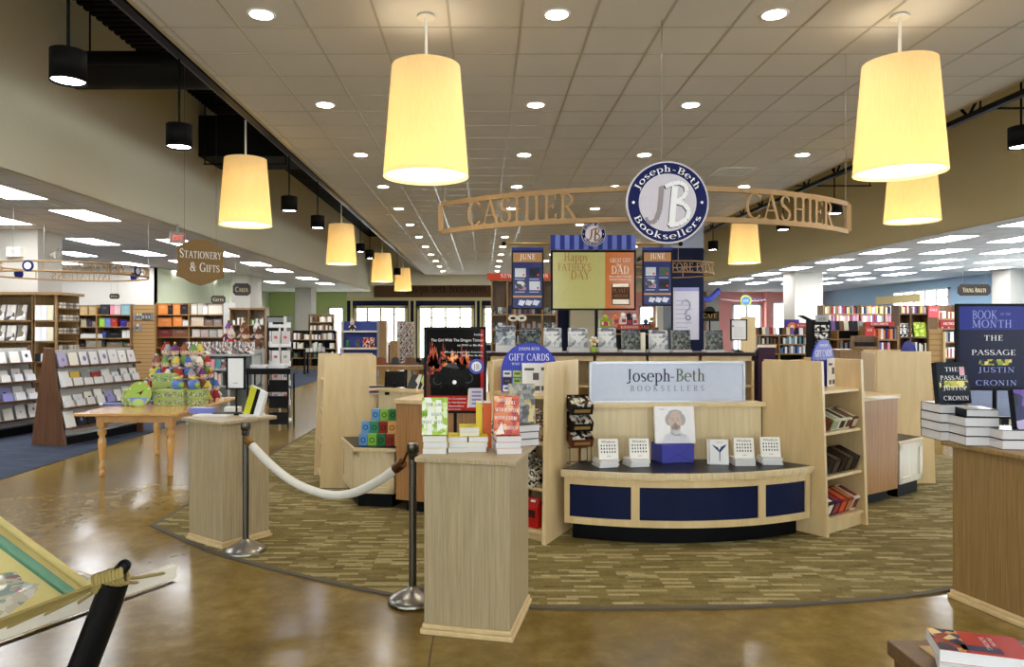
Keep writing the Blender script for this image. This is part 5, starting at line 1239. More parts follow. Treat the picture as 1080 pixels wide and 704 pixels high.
# ================================================================== books on the rear counter
zc_ = 1.441
arts = [speckle('mono_cover_%d' % i, c, s_, .3) for i, (c, s_) in enumerate((([(150,160,170), (120,130,142), (190,196,202), (90,98,110)], 26), ([(60,70,70), (40,46,46), (110,120,116), (84,90,90)], 36), ([(196,200,204), (166,172,178), (130,136,142), (216,218,220)], 26), ([(84,90,88), (130,134,130), (60,64,64), (106,114,106)], 44)))]
specs = [(533.5,21,0,3,'grey-blue'), (559.5,21,1,2,'dark green'), (583.5,19,2,2,'pale'), (610.5,21,2,2,'pale'), (641.5,19,2,2,'pale'), (667,20,3,1,'dark crowd'), (696,20,2,1,'pale'), (720,20,3,1,'dark crowd'), (755,19,3,1,'dark crowd')]
for i, (px, wpx, a_, n, cn) in enumerate(specs):
    Y = 8.64; w_ = wpx*Y/FP; x = (px-CX)*Y/FP
    z = zc_
    for k in range(n):
        book((.20, w_, .026), mat((200,202,206), .4), arts[a_], (x - w_/2, Y+.20, z), (0, 0, -PI/2), 'book lying below the %s upright book on rear counter, %s from top' % (ORD[i+1], ORD[n-k]), 'stacked books on the rear counter', True); z += .027
    o = book((w_, .235, .022), mat((196,198,204), .4), arts[a_], (x-w_/2, Y+.08, z), FACE(8), '%s photo history book upright on the rear counter, %s from its left end' % (cn, ORD[i+1]), 'upright books on the rear counter', True)
    cover_text(o, (w_, .235, .022), [('rect', w_*.15, .195, w_*.85, .22, mat((50,50,90), .4)), ('LOUISVILLE', w_/2, .202, .011, WHITEINK, w_*.6, True)] + ([('poly', [(w_*.1,.14),(w_*.9,.14),(w_*.5,.05)], mat((220,222,224), .3)), ] if a_ == 2 else []))
Y = 8.62; x = (679.5-CX)*Y/FP; book((.17,.235,.05), M['cream'], M['cream'], (x-.025, Y+.05, zc_), SPINE(4), 'thick cream book standing spine outward on the rear counter', None)
# plush flower figure between the upright books
x = (626-CX)*8.62/FP; t = thing('plush_figure', 'small plush flower figure on a green pot between the upright books', 'toy', (x, 8.62, zc_))
b = MB(); b.lathe([(.035,0),(.042,.06),(.036,.065)], mat((150,170,60), .6), 16); b.build('pot', t); b = MB(); b.ball((0,0,.13), .04, mat((190,150,80), .8)); 
for k in range(6): b.ball((.04*math.cos(k), -.02, .13+.04*math.sin(k)), .02, mat((226,220,210), .8), 10)
b.build('flower_head', t); b = MB(); b.cyl((0,0,.06), (0,0,.11), .01, mat((70,110,50), .7)); b.build('stem', t)
x = (779-CX)*8.72/FP
t = stand_sign('counter_sign', 'black framed price notice on the right end of the rear counter', x, 8.72, zc_, 17.6*8.72/FP, 22.5*8.72/FP, zat(359.5, 8.72), M['white'], base=.06)
line_text(t, [('poly', [(-.07+a, .31+c) for a, c in circ(0,0,.012,12)], mat((120,120,150), .4))] + [('poly', [(-.06,.29-.022*k),(.06,.29-.022*k),(.06,.293-.022*k),(-.06,.293-.022*k)], mat((150,152,160), .5)) for k in range(6)])

# ================================================================== father's day poster rig over the rear counter
Yf = 8.86; s_ = Yf/FP; X = lambda px: (px-CX)*s_; Zf = lambda py: zat(py, Yf)
t = thing('banner_stand', "pole display with the wide FATHER'S DAY poster and striped header", 'sign', (X(626), Yf, zc_)); xo = X(626); zo = zc_
lx_ = lambda px: X(px)-xo; lz_ = lambda py: Zf(py)-zo
b = MB(); b.cyl((lx_(629.5), .03, 0), (lx_(629.5), .03, lz_(262)), .022, M['black']); b.build('pole', t)
b = MB(); b.box(lx_(580.5), lx_(670.5), -.012, .012, lz_(327.5), lz_(264), M['black']); b.build('frame', t)
b = MB(); b.quad([(lx_(583), -.013, lz_(325.5)), (lx_(638), -.013, lz_(325.5)), (lx_(638), -.013, lz_(266.5)), (lx_(583), -.013, lz_(266.5))], mat((178,174,112), .12)); b.quad([(lx_(638), -.013, lz_(325.5)), (lx_(668.5), -.013, lz_(325.5)), (lx_(668.5), -.013, lz_(266.5)), (lx_(638), -.013, lz_(266.5))], mat((186,104,44), .12)); b.build('poster', t)
b = MB(); tn = mat((156,108,64), .4); wh = mat((236,228,214), .4)
TM_ = lambda px, py: xzmap(lx_(px), lz_(py), -.0145)
letters(b, 'Happy', .10, TM_(608, 275.5), tn, width=.31); letters(b, "FATHER'S", .09, TM_(606, 286), tn, width=.41); letters(b, 'DAY', .105, TM_(612, 295), tn, width=.24)
letters(b, 'GREAT GIFT', .05, TM_(654, 277), wh, width=.25); letters(b, 'for', .04, TM_(653, 281.5), wh, width=.06); letters(b, 'DAD', .095, TM_(654, 289), wh, width=.22); letters(b, 'PICK A GREAT TITLE FOR', .022, TM_(654, 293), wh, serif=False, width=.27); letters(b, 'THE PERSON WHO HAS IT ALL', .022, TM_(654, 296), wh, serif=False, width=.27)
def pq(b, x0, y0, x1, y1, m, o_=-.0142): b.quad([(lx_(x0), o_, lz_(y1)), (lx_(x1), o_, lz_(y1)), (lx_(x1), o_, lz_(y0)), (lx_(x0), o_, lz_(y0))], m)
dkb = mat((60,36,24), .4); pq(b, 645, 299, 664, 322, dkb); pq(b, 646, 299.5, 663, 303, wh, -.0148); pq(b, 646, 316, 663, 321, wh, -.0148); letters(b, 'PLANET', .05, xzmap(lx_(654.5), lz_(309), -.0152), tn, width=.19); letters(b, 'AWESOME', .04, xzmap(lx_(654.5), lz_(314), -.0152), tn, width=.19)
b.build('printing', t)
b = MB(); n = 18
for k in range(n): b.box(lx_(580.5)+(lx_(670.5)-lx_(580.5))*k/n, lx_(580.5)+(lx_(670.5)-lx_(580.5))*(k+1)/n, -.01, .01, lz_(263.5), lz_(248), mat((96,112,190), .4) if k % 2 else mat((44,54,130), .4))
b.build('striped_header', t); b = MB(); medallion(b, lx_(625.5), lz_(247.5), -.02, 12.5*s_, True); b.build('medallion', t)
b = MB(); b.cyl((lx_(532), .03, lz_(257)), (lx_(718), .03, lz_(257)), .012, M['brass']); b.ball((lx_(531.5), .03, lz_(257)), .03, M['black']); b.ball((lx_(718.5), .03, lz_(257)), .03, M['black']); b.build('cross_rod', t)
def side_poster(x0, x1, y0, y1, label, title, seed):
    r_ = random.Random(seed); cx_ = (x0+x1)/2
    t = thing('hanging_poster', label, 'sign', (X(cx_), Yf-.02, Zf(y1))); w_, h_ = X(x1)-X(x0), Zf(y0)-Zf(y1); hw_ = w_/2
    b = MB(); b.box(-hw_, hw_, -.012, .012, 0, h_, M['black']); b.build('frame', t); b = MB(); b.quad([(-hw_+.018,-.0125,.018),(hw_-.018,-.0125,.018),(hw_-.018,-.0125,h_-.018),(-hw_+.018,-.0125,h_-.018)], mat((26,34,100), .13)); b.build('poster', t)
    b = MB(); b.box(-hw_, hw_, -.013, .013, h_-.002, h_+.035, mat((44,54,130), .4)); b.quad([(-hw_+.018,-.0135,h_*.80),(hw_-.018,-.0135,h_*.80),(hw_-.018,-.0135,h_*.96),(-hw_+.018,-.0135,h_*.96)], mat((170,124,70), .3)); b.quad([(-hw_+.018,-.0135,h_*.20),(hw_-.018,-.0135,h_*.20),(hw_-.018,-.0135,h_*.23),(-hw_+.018,-.0135,h_*.23)], mat((190,140,80), .3))
    letters(b, title, .065, xzmap(0, h_*.845, -.0145), WHITEINK, width=hw_*1.0)
    for gx in (-.5, .5):
        for gz in (.40, .62):
            w2, h2 = hw_*.34, h_*.075; c = (gx*hw_*.9, h_*gz); b.quad([(c[0]-w2,-.0138,c[1]-h2),(c[0]+w2,-.0138,c[1]-h2),(c[0]+w2,-.0138,c[1]+h2),(c[0]-w2,-.0138,c[1]+h2)], speckle('cover_thumbs_%d' % seed, [(60,80,70), (200,200,206), (180,60,50), (40,44,60), (120,140,170)], 26, .2) if (gx, gz) == (-.5, .40) else mat(r_.choice([(70,90,80), (190,196,206), (30,34,50), (150,60,50)]), .3))
            b.quad([(c[0]-w2,-.0138,c[1]-h2-.03),(c[0]+w2*.8,-.0138,c[1]-h2-.03),(c[0]+w2*.8,-.0138,c[1]-h2-.018),(c[0]-w2,-.0138,c[1]-h2-.018)], mat((150,160,200), .4)); b.quad([(c[0]+w2*.6+p_[0], -.0144, c[1]-h2*.5+p_[1]) for p_ in circ(0,0,.014,10)], mat((206,60,56), .4))
    for k in range(3): b.quad([(-hw_*.6+k*hw_*.45,-.0138,h_*.08),(-hw_*.3+k*hw_*.45,-.0138,h_*.06),(-hw_*.1+k*hw_*.45,-.0138,h_*.14),(-hw_*.5+k*hw_*.45,-.0138,h_*.16)], mat((206,212,230), .4))
    b.build('printing', t); b = MB()
    for sx_ in (-.6, .6): b.cyl((sx_*hw_, .05, h_+.03), (sx_*hw_, .05, max(h_+.031, Zf(257)-Zf(y1))), .004, M['steel'], seg=6)
    b.build('hanger_wire', t)
side_poster(539.5, 573, 264.5, 326.5, 'narrow navy events poster hanging left of the Father\'s Day poster', 'JUNE', 3)
side_poster(677, 708.5, 264.5, 323, 'narrow navy JUNE events poster hanging right of the Father\'s Day poster', 'JUNE', 4)
# ================================================================== department shelving
PAL = dict(red=(150,50,46), brown=(112,78,52), navy=(40,50,90), cream=(220,210,180), white=(226,226,224), green=(80,120,80), black=(34,34,38), pink=(214,140,160), purple=(110,80,140), orange=(214,130,60), teal=(80,140,150), grey=(140,140,142), yellow=(214,190,90), blue=(80,120,180))
PM = {k: mat(v, .45, noise=.04) for k, v in PAL.items()}
SHN = ['top', 'second', 'third', 'fourth', 'fifth', 'sixth']
UNIT = (.15, .22, .04)
def row(place, z, u0, u1, names, case, shelf, hr=(.19,.25), tr=(.03,.05), dep=.15, lean=.0, group=None, yaw=0, gap=.003, skip=0.0):
    """upright books, spines out, along a shelf; place(u, v, z) maps shelf coordinates (u along, v inwards) to the scene"""
    u = u0; k = 0; last = None
    while True:
        t_ = RND.uniform(*tr)
        if u + t_ > u1: break
        if RND.random() < skip: u += t_*1.5; continue
        h_ = RND.uniform(*hr); cn = RND.choice([n for n in names if n != last] or names); last = cn; k += 1
        o = bpy.data.objects.new('book', book_mesh(*UNIT)); C.objects.link(o)
        o.scale = (dep/UNIT[0], h_/UNIT[1], t_/UNIT[2]); o.location = place(u, .02, z); o.rotation_euler = SPINE(yaw)
        recolor(o, 0, PM[cn]); recolor(o, 2, PM[cn])
        tag(o, '%s spine, %s from left, %s shelf, %s' % (cn, ORD[k], shelf, case), 'book', group or 'books on the shelves')
        u += t_ + gap
def faceout(place, z, us, w_, h_, names, lab, group, art=None, name='book', cat='book', yaw=0, t_=.03, tilt=10, v=.06, texts=None):
    """things standing front cover out"""
    for k, u in enumerate(us):
        cn = names[k % len(names)]; m = PM[cn] if isinstance(cn, str) else mat(cn, .45)
        a = art[k % len(art)] if art else m
        o = bpy.data.objects.new(name, book_mesh(w_, h_, t_, True)); C.objects.link(o)
        o.location = place(u - w_/2, v, z); o.rotation_euler = FACE(tilt, yaw); recolor(o, 0, m); recolor(o, 2, a)
        tag(o, lab % ((cn if isinstance(cn, str) else 'plain'), ORD[k+1]), cat, group)
def bookcase(label, x0, x1, y, zs, ztop, m, depth=.32, ups=(), back=None, name='bookcase', rz=0, header=None, end=True):
    """case facing -y; zs are shelf tops, highest first"""
    xm = (x0+x1)/2; t = thing(name, label, 'bookcase', (xm, y, 0.0082 if x0 < -5.5 or x0 > 7.9 else .0), rz); w_ = (x1-x0)/2
    for x in ([-w_, w_-.03] if end else []) + [u - xm - .015 for u in ups]:
        b = MB(); b.box(x, x+.03, 0, depth, 0, ztop, m); b.build('side_panel', t)
    for z in zs: b = MB(); b.box(-w_+.03, w_-.03, .005, depth-.02, z-.03, z, m); b.build('shelf', t)
    b = MB(); b.box(-w_+.03, w_-.03, depth-.02, depth, .05, ztop, back or M['darkoak']); b.build('back_panel', t)
    b = MB(); b.box(-w_+.03, w_-.03, .03, .05, 0, zs[-1]-.03, m); b.build('plinth', t)
    if header: b = MB(); b.box(-w_-.02, w_+.02, -.02, depth, ztop, ztop+header, m); b.build('cornice', t)
    place = lambda u, v, z: (u, y + v, z + t.location.z + .001)
    return t, place
px_ = lambda px, Y: (px-CX)*Y/FP
sh = lambda py, Y: zat(py, Y)

# --- far right bookcase row (young adults)
Y = 19; t, pl = bookcase('long oak bookcase at the far right below the blue wall, full of spines', px_(868,Y), px_(947.5,Y), Y, [sh(331.3,Y), sh(340,Y), sh(349,Y), sh(358,Y), sh(367,Y), .2], sh(322.5,Y), M['cherry'], ups=[px_(882,Y), px_(908.6,Y), px_(934,Y)], back=M['walnut'])
mix1 = ['cream','pink','brown','navy','white','red','green','yellow','grey','purple','white','black']
bays = [(868.6,881.4), (882.8,908), (909.2,933.4), (934.6,947)]
for j, zz in enumerate((331.3, 340)):
    u0 = 0
    for i, (a, c) in enumerate(bays): row(pl, sh(zz,Y), px_(a,Y), px_(c,Y), mix1 if j == 0 else ['pink','purple','cream','white','red','grey','pink'], '%s bay, far right long bookcase' % ORD[i+1], SHN[j], (.155,.20), (.035,.055), .13, group='spines in the far right bookcase')
# --- case of the right-hand corner, with dark slat panel
Y = 17; t, pl2 = bookcase('dark bookcase with a bare panel behind the lime poster at the far right', px_(948,Y), px_(980,Y), Y, [sh(331,Y), sh(356,Y), sh(372,Y), .2], sh(322.5,Y), M['darkoak'], ups=[px_(960.5,Y)], back=M['walnut'])
row(pl2, sh(331,Y), px_(948.8,Y), px_(960,Y), mix1, 'dark paneled case', SHN[0], (.14,.18), (.035,.05), .13, group='spines in the dark case'); row(pl2, sh(331,Y), px_(961.5,Y), px_(979,Y), mix1, 'dark paneled case, right half', SHN[0], (.14,.18), (.035,.05), .13, group='spines in the dark case')
faceout(pl2, sh(356,Y), [px_(972.3,Y)], .29, .34, [(176,200,50)], 'lime green %s poster book facing out in the dark case, %s of its shelf', None, art=[speckle('lime_art', [(176,206,60), (150,180,40), (206,220,110), (120,150,40)], 26, .4)], name='poster_board', cat='poster')
bw_art = speckle('mono_mosaic', [(236,236,230), (30,30,34), (20,20,24), (180,180,176)], 26, .4)
faceout(pl2, sh(356,Y), [px_(951.5,Y), px_(956,Y), px_(961,Y)], .10, .32, ['white','black','grey'], '%s patterned board facing out beside the lime poster, %s from the left', 'mono boards in the dark case', art=[bw_art], name='patterned_board', cat='poster')
row(pl2, sh(372,Y), px_(966,Y), px_(979,Y), ['white','black','cream','white'], 'dark paneled case, right half', SHN[2], (.16,.26), (.035,.05), .13, group='spines in the dark case')
Y = 16; t, pl3 = bookcase('oak bookcase just left of the book-of-the-month poster', px_(989,Y), px_(1022,Y), Y, [sh(336.5,Y), sh(347,Y), sh(361,Y), sh(377.5,Y), sh(393,Y), sh(410,Y), .2], sh(322,Y), M['cherry'], back=M['walnut'])
for j, (zz, hh) in enumerate(((336.5,.17), (347,.15), (361,.22), (377.5,.22), (393,.22), (410,.22))):
    row(pl3, sh(zz,Y), px_(990,Y), px_(1012,Y), [['red','cream','brown','white'], ['red','pink','brown'], ['white','grey','cream','navy'], ['white','cream','red','white'], ['black','navy','grey'], ['red','white','cream']][j], 'case beside the dark poster', SHN[j], (hh*.8,hh), (.03,.05), .15, group='spines beside the dark poster')
b = MB(); b.box(-.30, .10, -.012, .012, 0, .14, mat((150,50,48), .4)); letters(b, 'FICTION', .05, xzmap(-.1, .045, -.013), WHITEINK, width=.28); tag(b.build('shelf_sign', loc=(px_(1003,16), 15.9, sh(345,16))), 'dark red section header reading FICTION on the case beside the dark poster', 'sign')
b = MB(); b.box(-.11, .11, -.01, .01, 0, .24, mat((200,70,76), .4)); letters(b, 'SALE', .05, xzmap(0, .14, -.011), WHITEINK, width=.16); tag(b.build('shelf_sign', loc=(px_(984.5,15.9), 15.9, sh(335,15.9))), 'red square sign beside the case left of the dark poster', 'sign')
# slat end panel
t = thing('slatwall_stand', 'tan slatwall end panel standing behind the rear right shelf unit', 'slat panel', (px_(988,12), 12, 0.0082)); b = MB(); b.box(-.13, .13, 0, .04, 0, sh(350.5,12), M['cherry']); b.build('panel', t); b = MB(); z = .1
while z < sh(352,12): b.box(-.125, .09, -.008, 0, z, z+.075, mat((186,150,98), .45)); z += .09
b.build('slats', t); b = MB(); b.box(.09, .13, -.03, .04, 0, sh(350.5,12), M['maple']); b.build('corner_post', t)
# --- middle low cases in front of the far right ones
Y = 15; t, pl4 = bookcase('low oak bookcase with dark face-out books before the far right bookcase', px_(866,Y), px_(914,Y), Y, [sh(357.5,Y), sh(370,Y), sh(384,Y), .2], sh(349,Y), M['cherry'], ups=[px_(884,Y)], back=M['black'])
row(pl4, sh(370,Y), px_(885,Y), px_(912,Y), ['black','brown','grey','navy'], 'low case before the far right', SHN[1], (.15,.21), (.03,.05), .14, group='spines in the low right case'); row(pl4, sh(384,Y), px_(885,Y), px_(912,Y), ['white','cream','black','white','grey'], 'low case before the far right', SHN[2], (.18,.24), (.03,.05), .14, group='spines in the low right case')
pt4 = lambda u, v, z: (u, Y + v, z)
faceout(pt4, sh(349,Y)+.001, [px_(p,Y) for p in (869,873,877,881,885.5,890,895,900,905,910)], .085, .20, ['black','grey','white','purple','black','brown','cream','black','brown','cream'], '%s book face out on the low case before the far right, %s from left', 'face-out books on the low right case', art=[PM[k] for k in ('black','grey','navy','purple','black','brown','cream','black')], v=.1)
Y = 14.5; t, pl5 = bookcase('low oak bookcase with orange spines under the red section header', px_(915,Y), px_(948,Y), Y, [sh(358,Y), sh(370,Y), sh(384,Y), .2], sh(344,Y), M['cherry'], back=M['black'])
row(pl5, sh(358,Y), px_(922,Y), px_(947,Y), ['orange','red','navy','grey','white','orange'], 'low case under the red header', SHN[0], (.18,.24), (.035,.055), .15, group='spines under the red header'); row(pl5, sh(370,Y), px_(922,Y), px_(940,Y), ['purple','white','cream','pink'], 'low case under the red header', SHN[1], (.12,.17), (.035,.055), .15, group='spines under the red header', skip=.2)
b = MB(); b.box(-.29, .29, -.02, .02, 0, .085, mat((170,58,50), .4)); letters(b, 'CHILDREN', .045, xzmap(0, .02, -.021), WHITEINK, width=.34); tag(b.build('shelf_sign', loc=(px_(927.5,14.4), 14.4, sh(344.2,14.4))), 'long red section header over the case of orange spines', 'sign')
b = MB(); b.box(-.09, .09, -.01, .01, 0, .20, mat((196,66,66), .4)); letters(b, 'NEW', .05, xzmap(0, .11, -.011), WHITEINK, width=.11); tag(b.build('shelf_sign', loc=(px_(917,14.3), 14.3, sh(355.5,14.3))), 'red square sign below the long red section header', 'sign')
# slanted magazine box and pale pages near the rear right unit
b = MB(); Mx = Matrix.Rotation(-.35, 4, 'Z'); b.box(-.19,.19,0,.25,0,.02,M['cherry'],Mx); b.box(-.19,-.17,0,.25,0,.20,M['cherry'],Mx); b.box(.17,.19,0,.25,0,.20,M['cherry'],Mx); b.box(-.19,.19,.23,.25,0,.22,M['darkoak'],Mx); b.box(-.19,.19,0,.01,0,.05,M['cherry'],Mx); b.box(-.15,.14,.05,.2,.02,.12,PM['black'],Mx)
tag(b.build('display_bin', loc=(px_(913,11.6), 11.6, sh(369,11.6))), 'slanted oak display bin on the stand behind the right counter', 'display bin')
t = thing('display_stand', 'oak stand carrying the slanted bin and white-paged books behind the right counter', 'display stand', (px_(910,11.7), 11.7, 0.0)); zt = sh(369,11.7); b = MB(); b.box(-.36,.36,0,.5,0,zt-.03,M['cherry']); b.build('body', t); b = MB(); b.box(-.38,.38,-.03,.53,zt-.03,zt-.001,M['cherry']); b.build('top', t)
# --- children's cases behind the rear counter's right end
Y = 16.5; t, pl6 = bookcase("children's oak bookcase right of the tall maple panel, toys on top", px_(798,Y), px_(853,Y), Y, [sh(353.5,Y), sh(363,Y), sh(373,Y), .2], sh(353.4,Y), M['cherry'], ups=[px_(822,Y)], back=M['black'])
row(pl6, sh(363,Y), px_(799,Y), px_(821,Y), ['brown','black','grey','cream'], "children's case left bay", SHN[1], (.12,.17), (.03,.05), .15, group="spines in the children's case"); row(pl6, sh(363,Y), px_(824,Y), px_(852,Y), ['grey','white','black','teal'], "children's case right bay", SHN[1], (.12,.18), (.03,.05), .15, group="spines in the children's case")
row(pl6, sh(373,Y), px_(799,Y), px_(821,Y), ['navy','black','brown'], "children's case left bay", SHN[2], (.13,.18), (.03,.05), .15, group="spines in the children's case"); row(pl6, sh(373,Y), px_(824,Y), px_(852,Y), ['navy','grey','white','blue'], "children's case right bay", SHN[2], (.13,.18), (.03,.05), .15, group="spines in the children's case")
pt6 = lambda u, v, z: (u, Y + v, z)
faceout(pt6, sh(353.5,Y)+.002, [px_(p,Y) for p in (800,803.5,807,811,815,819,825,829,833,837,842,847,851)], .075, .17, ['brown','black','cream','grey','red','white','black','brown','cream','purple','black','white','brown'], "%s small book or toy box on the children's case, %s from the left", "small boxes on the children's case", v=.1, art=None)
b = MB(); b.box(-.19, .19, -.015, .015, 0, .11, mat((176,62,58), .4)); letters(b, 'PICTURE BOOKS', .04, xzmap(0, .035, -.016), WHITEINK, width=.32); tag(b.build('shelf_sign', loc=(px_(848,16.3), 16.3, sh(346,16.3))), 'red section header on the children\'s case by the pale column', 'sign')
t = thing('tall_panel', "tall plain maple end panel behind the framed price notice", 'panel', (px_(789.5,12), 12, 0.010)); b = MB(); b.box(-.12,.12,0,.05,0,sh(334,12)-.01,M['maple']); b.build('board', t); b = MB(); b.box(-.14,.14,-.02,.35,0,.06,M['maple']); b.build('foot', t)
# tower with NEW sign
t = thing('magazine_tower', 'black magazine tower topped by a small white sign near the pale column', 'magazine rack', (px_(866,13), 13, 0.0082)); b = MB(); b.box(-.16,.16,0,.25,0,sh(338,13),M['black']); b.build('case', t); b = MB(); b.box(-.10,.12,-.02,0,sh(340,13),sh(334.5,13)+.02,mat((170,172,180), .4)); letters(b, 'NEW', .06, xzmap(.01, sh(339,13), -.021), INK, width=.14); b.build('sign_card', t)
for k in range(4): b = MB(); zz = sh(350+k*8,13); b.box(-.12,.13,-.03,-.002,zz,zz+.11,bw_art); b.build('magazine', t)
b = MB(); b.add([(-.16,0,sh(338,13)), (-.36,-.1,sh(333.5,13)), (-.36,.15,sh(333.5,13)), (-.16,.25,sh(338,13))], [(0,1,2,3)], M['black']); b.build('wing', t)

# --- new releases case in the centre, with red header
Y = 15; x0, x1 = px_(518,Y), px_(588,Y); t, pl7 = bookcase('tall oak new-release bookcase behind the left navy poster, red header on top', x0, x1, Y, [sh(331.5,Y), sh(348,Y), sh(362,Y), .9, .5, .2], sh(297,Y), M['cherry'], ups=[px_(535,Y), px_(572,Y)], back=M['darkoak'], header=.06)
b = MB(); b.box(px_(514,Y)-(x0+x1)/2, px_(590,Y)-(x0+x1)/2, -.06, -.02, sh(297,Y)+.03, sh(290,Y)+.03, mat((196,70,46), .4)); letters(b, 'NEW NONFICTION', .085, xzmap(0, sh(296,Y)+.05, -.062), WHITEINK, width=1.0); b.build('header_sign', t)
for j, zz in enumerate((331.5, 348, 362)):
    row(pl7, sh(zz,Y), px_(537,Y), px_(571,Y), [['purple','black','grey','navy','brown'], ['brown','black','grey'], ['black','brown','grey']][j], 'new-release case', SHN[j], (.12,.2), (.04,.06), .15, group='spines in the new-release case')
    faceout(pl7, sh(zz,Y), [px_(522,Y), px_(527.5,Y), px_(532,Y)], .085, .14, ['grey','cream','brown'], '%s book facing out, left bay of new-release case, %s on ' + SHN[j] + ' shelf', 'face-out books in the new-release case', art=[arts[1], arts[2], arts[3]])
    faceout(pl7, sh(zz,Y), [px_(576,Y), px_(580,Y), px_(584.5,Y)], .075, .14, ['brown','cream','grey'], '%s book facing out, right bay of new-release case, %s on ' + SHN[j] + ' shelf', 'face-out books in the new-release case', art=[arts[3], arts[1], arts[2]])
for k, px in enumerate((541, 550.5)):
    b = MB(); b.tube([(.075*math.cos(2*PI*i/20), 0, .05*math.sin(2*PI*i/20)) for i in range(21)], .025, M['offwhite'], 8); tag(b.build('ring_ornament', loc=(px_(px,14.85), 14.9, sh(337,14.85)+.02)), 'white ring ornament in front of the new-release case, %s of two' % ['left', 'right'][k], 'ornament', 'white ring ornaments')

# children's toys seen under the Father's Day poster
for k, (px, py, wpx, hpx, c, lab) in enumerate(((639, 339, 12, 14, (150,170,60), 'lime plush snake'), (650, 337, 5, 10, (214,120,50), 'orange toy box'), (658, 336, 6, 12, (230,226,220), 'white toy box'), (664, 337, 6, 14, (40,44,60), 'dark toy box'), (670, 337, 5, 12, (226,226,230), 'pale toy box'), (682, 343, 8, 12, (50,60,90), 'navy toy box'), (688, 341, 5, 14, (150,140,60), 'olive toy box'))):
    Yk = 18; w_, h_ = wpx*Yk/FP, hpx*Yk/FP; b = MB(); b.box(-w_/2, w_/2, 0, .2, 0, h_*.62, mat(c, .5)); b.ball((0,.1,h_*.8), min(w_*.45, h_*.22), mat(tuple(min(255, int(v*1.15)) for v in c), .6), 10); b.box(-w_*.35, w_*.35, -.006, 0, h_*.15, h_*.45, speckle('toy_print', [(230,220,200), (200,60,60), (60,90,160), (240,200,60)], 20, .4))
    tag(b.build('toy', loc=(px_(px,Yk), Yk, zat(py,Yk)-h_/2)), lab + ' on the toy shelf under the Father\'s Day poster', 'toy')
t, plx = bookcase('toy shelf seen beneath the Father\'s Day poster', px_(632,18.05), px_(694,18.05), 18.0-.02, [sh(345.5,18), sh(352,18), 1.2, .6, .2], sh(345.4,18), M['cherry'], depth=.36, back=M['black'])
b = MB(); b.box(-.30,.30,-.02,.02,0,.13,mat((176,70,50), .4)); letters(b, 'KINDNESS', .06, xzmap(0,.035,-.021), WHITEINK, width=.44); tag(b.build('shelf_sign', loc=(px_(664,17.8), 17.8, sh(348,17.8))), 'rust red header sign on the toy shelf under the Father\'s Day poster', 'sign')

# ================================================================== left: stationery department
Y = 21; t, pa_ = bookcase('oak wall shelving with boxes and folders along the white stationery wall', px_(80,Y), px_(138,Y), Y, [sh(332.3,Y), sh(345,Y), sh(357,Y), sh(366.5,Y), sh(377,Y), .2], sh(322,Y), M['cherry'], ups=[px_(101.5,Y)], back=M['walnut'], depth=.4)
def boxes(pl, z, items, shelf, case, grp):
    for k, (pxa, pxb, hpx, c, nm) in enumerate(items):
        w_ = (pxb-pxa)*Y/FP; h_ = hpx*Y/FP; b = MB(); m = mat(c, .5)
        b.box(-w_/2, w_/2, 0, .22, 0, h_, m); b.box(-w_*.22, w_*.22, -.004, 0, h_*.55, h_*.8, mat(tuple(int(v*.8+40) for v in c), .5)); b.box(-w_/2-.004, w_/2+.004, -.005, .225, h_*.86, h_+.004, mat(tuple(int(v*.85) for v in c), .5))
        p = pl((pxa+pxb)/2, 0, 0); o = b.build('storage_box', loc=pl(px_((pxa+pxb)/2, Y), .04, z))
        tag(o, '%s box, %s from left on %s shelf of %s' % (nm, ORD[k+1], shelf, case), 'box', grp)
cs = 'the stationery wall shelving'
boxes(pa_, sh(332.3,Y), [(83.5,91.5,9,(176,150,104),'tan'), (93,101,9,(176,150,104),'tan'), (105,114,10.5,(52,52,56),'charcoal'), (115.5,120,10.5,(214,140,150),'rose'), (120.3,126,10.5,(222,190,190),'pale pink'), (127.5,137.5,11,(140,180,186),'aqua')], 'top', cs, 'boxes on the stationery wall shelving')
boxes(pa_, sh(345,Y), [(84.5,90,8,(160,150,120),'khaki'), (93,96,6,(60,60,100),'navy'), (96.5,100,5.5,(140,130,110),'taupe'), (104,109.5,9,(150,200,70),'lime'), (110,115.5,9,(110,130,200),'periwinkle'), (116,122.5,9,(170,60,50),'brick red'), (126,132,7,(60,50,140),'violet'), (133,137,5.5,(150,90,70),'rust')], 'second', cs, 'boxes on the stationery wall shelving')
boxes(pa_, sh(357,Y), [(84,107,4.5,(210,210,200),'long pale'), (107.5,111,7,(60,80,150),'blue'), (112,128,6,(36,36,38),'long black'), (128,132.5,8,(224,222,214),'white'), (133,137.3,8,(230,228,220),'white')], 'third', cs, 'boxes on the stationery wall shelving')
boxes(pa_, sh(366.5,Y), [(83,90,3.5,(40,40,40),'black'), (90,106,7,(150,140,120),'grey-brown'), (112,128,5,(120,110,90),'taupe'), (130,134,4,(90,130,80),'green'), (134,137,4,(206,120,110),'coral')], 'fourth', cs, 'boxes on the stationery wall shelving')
boxes(pa_, sh(377,Y), [(84,105,3,(226,226,222),'white flat'), (106,118,6,(100,80,50),'brown'), (119,136,6,(70,60,50),'dark brown')], 'fifth', cs, 'boxes on the stationery wall shelving')
t = thing('slatwall_rack', 'tan slatwall between the two stationery shelvings, hung with packets', 'slat panel', (px_(151,Y), Y, 0.0082)); b = MB(); w2 = 12.3*Y/FP; b.box(-w2, w2, .06, .1, 0, sh(322,Y), M['cherry']); b.build('panel', t); b = MB(); z = .2
while z < sh(323,Y): b.box(-w2+.03, w2-.03, .045, .06, z, z+.085, mat((176,140,90), .45)); z += .11
b.build('slats', t)
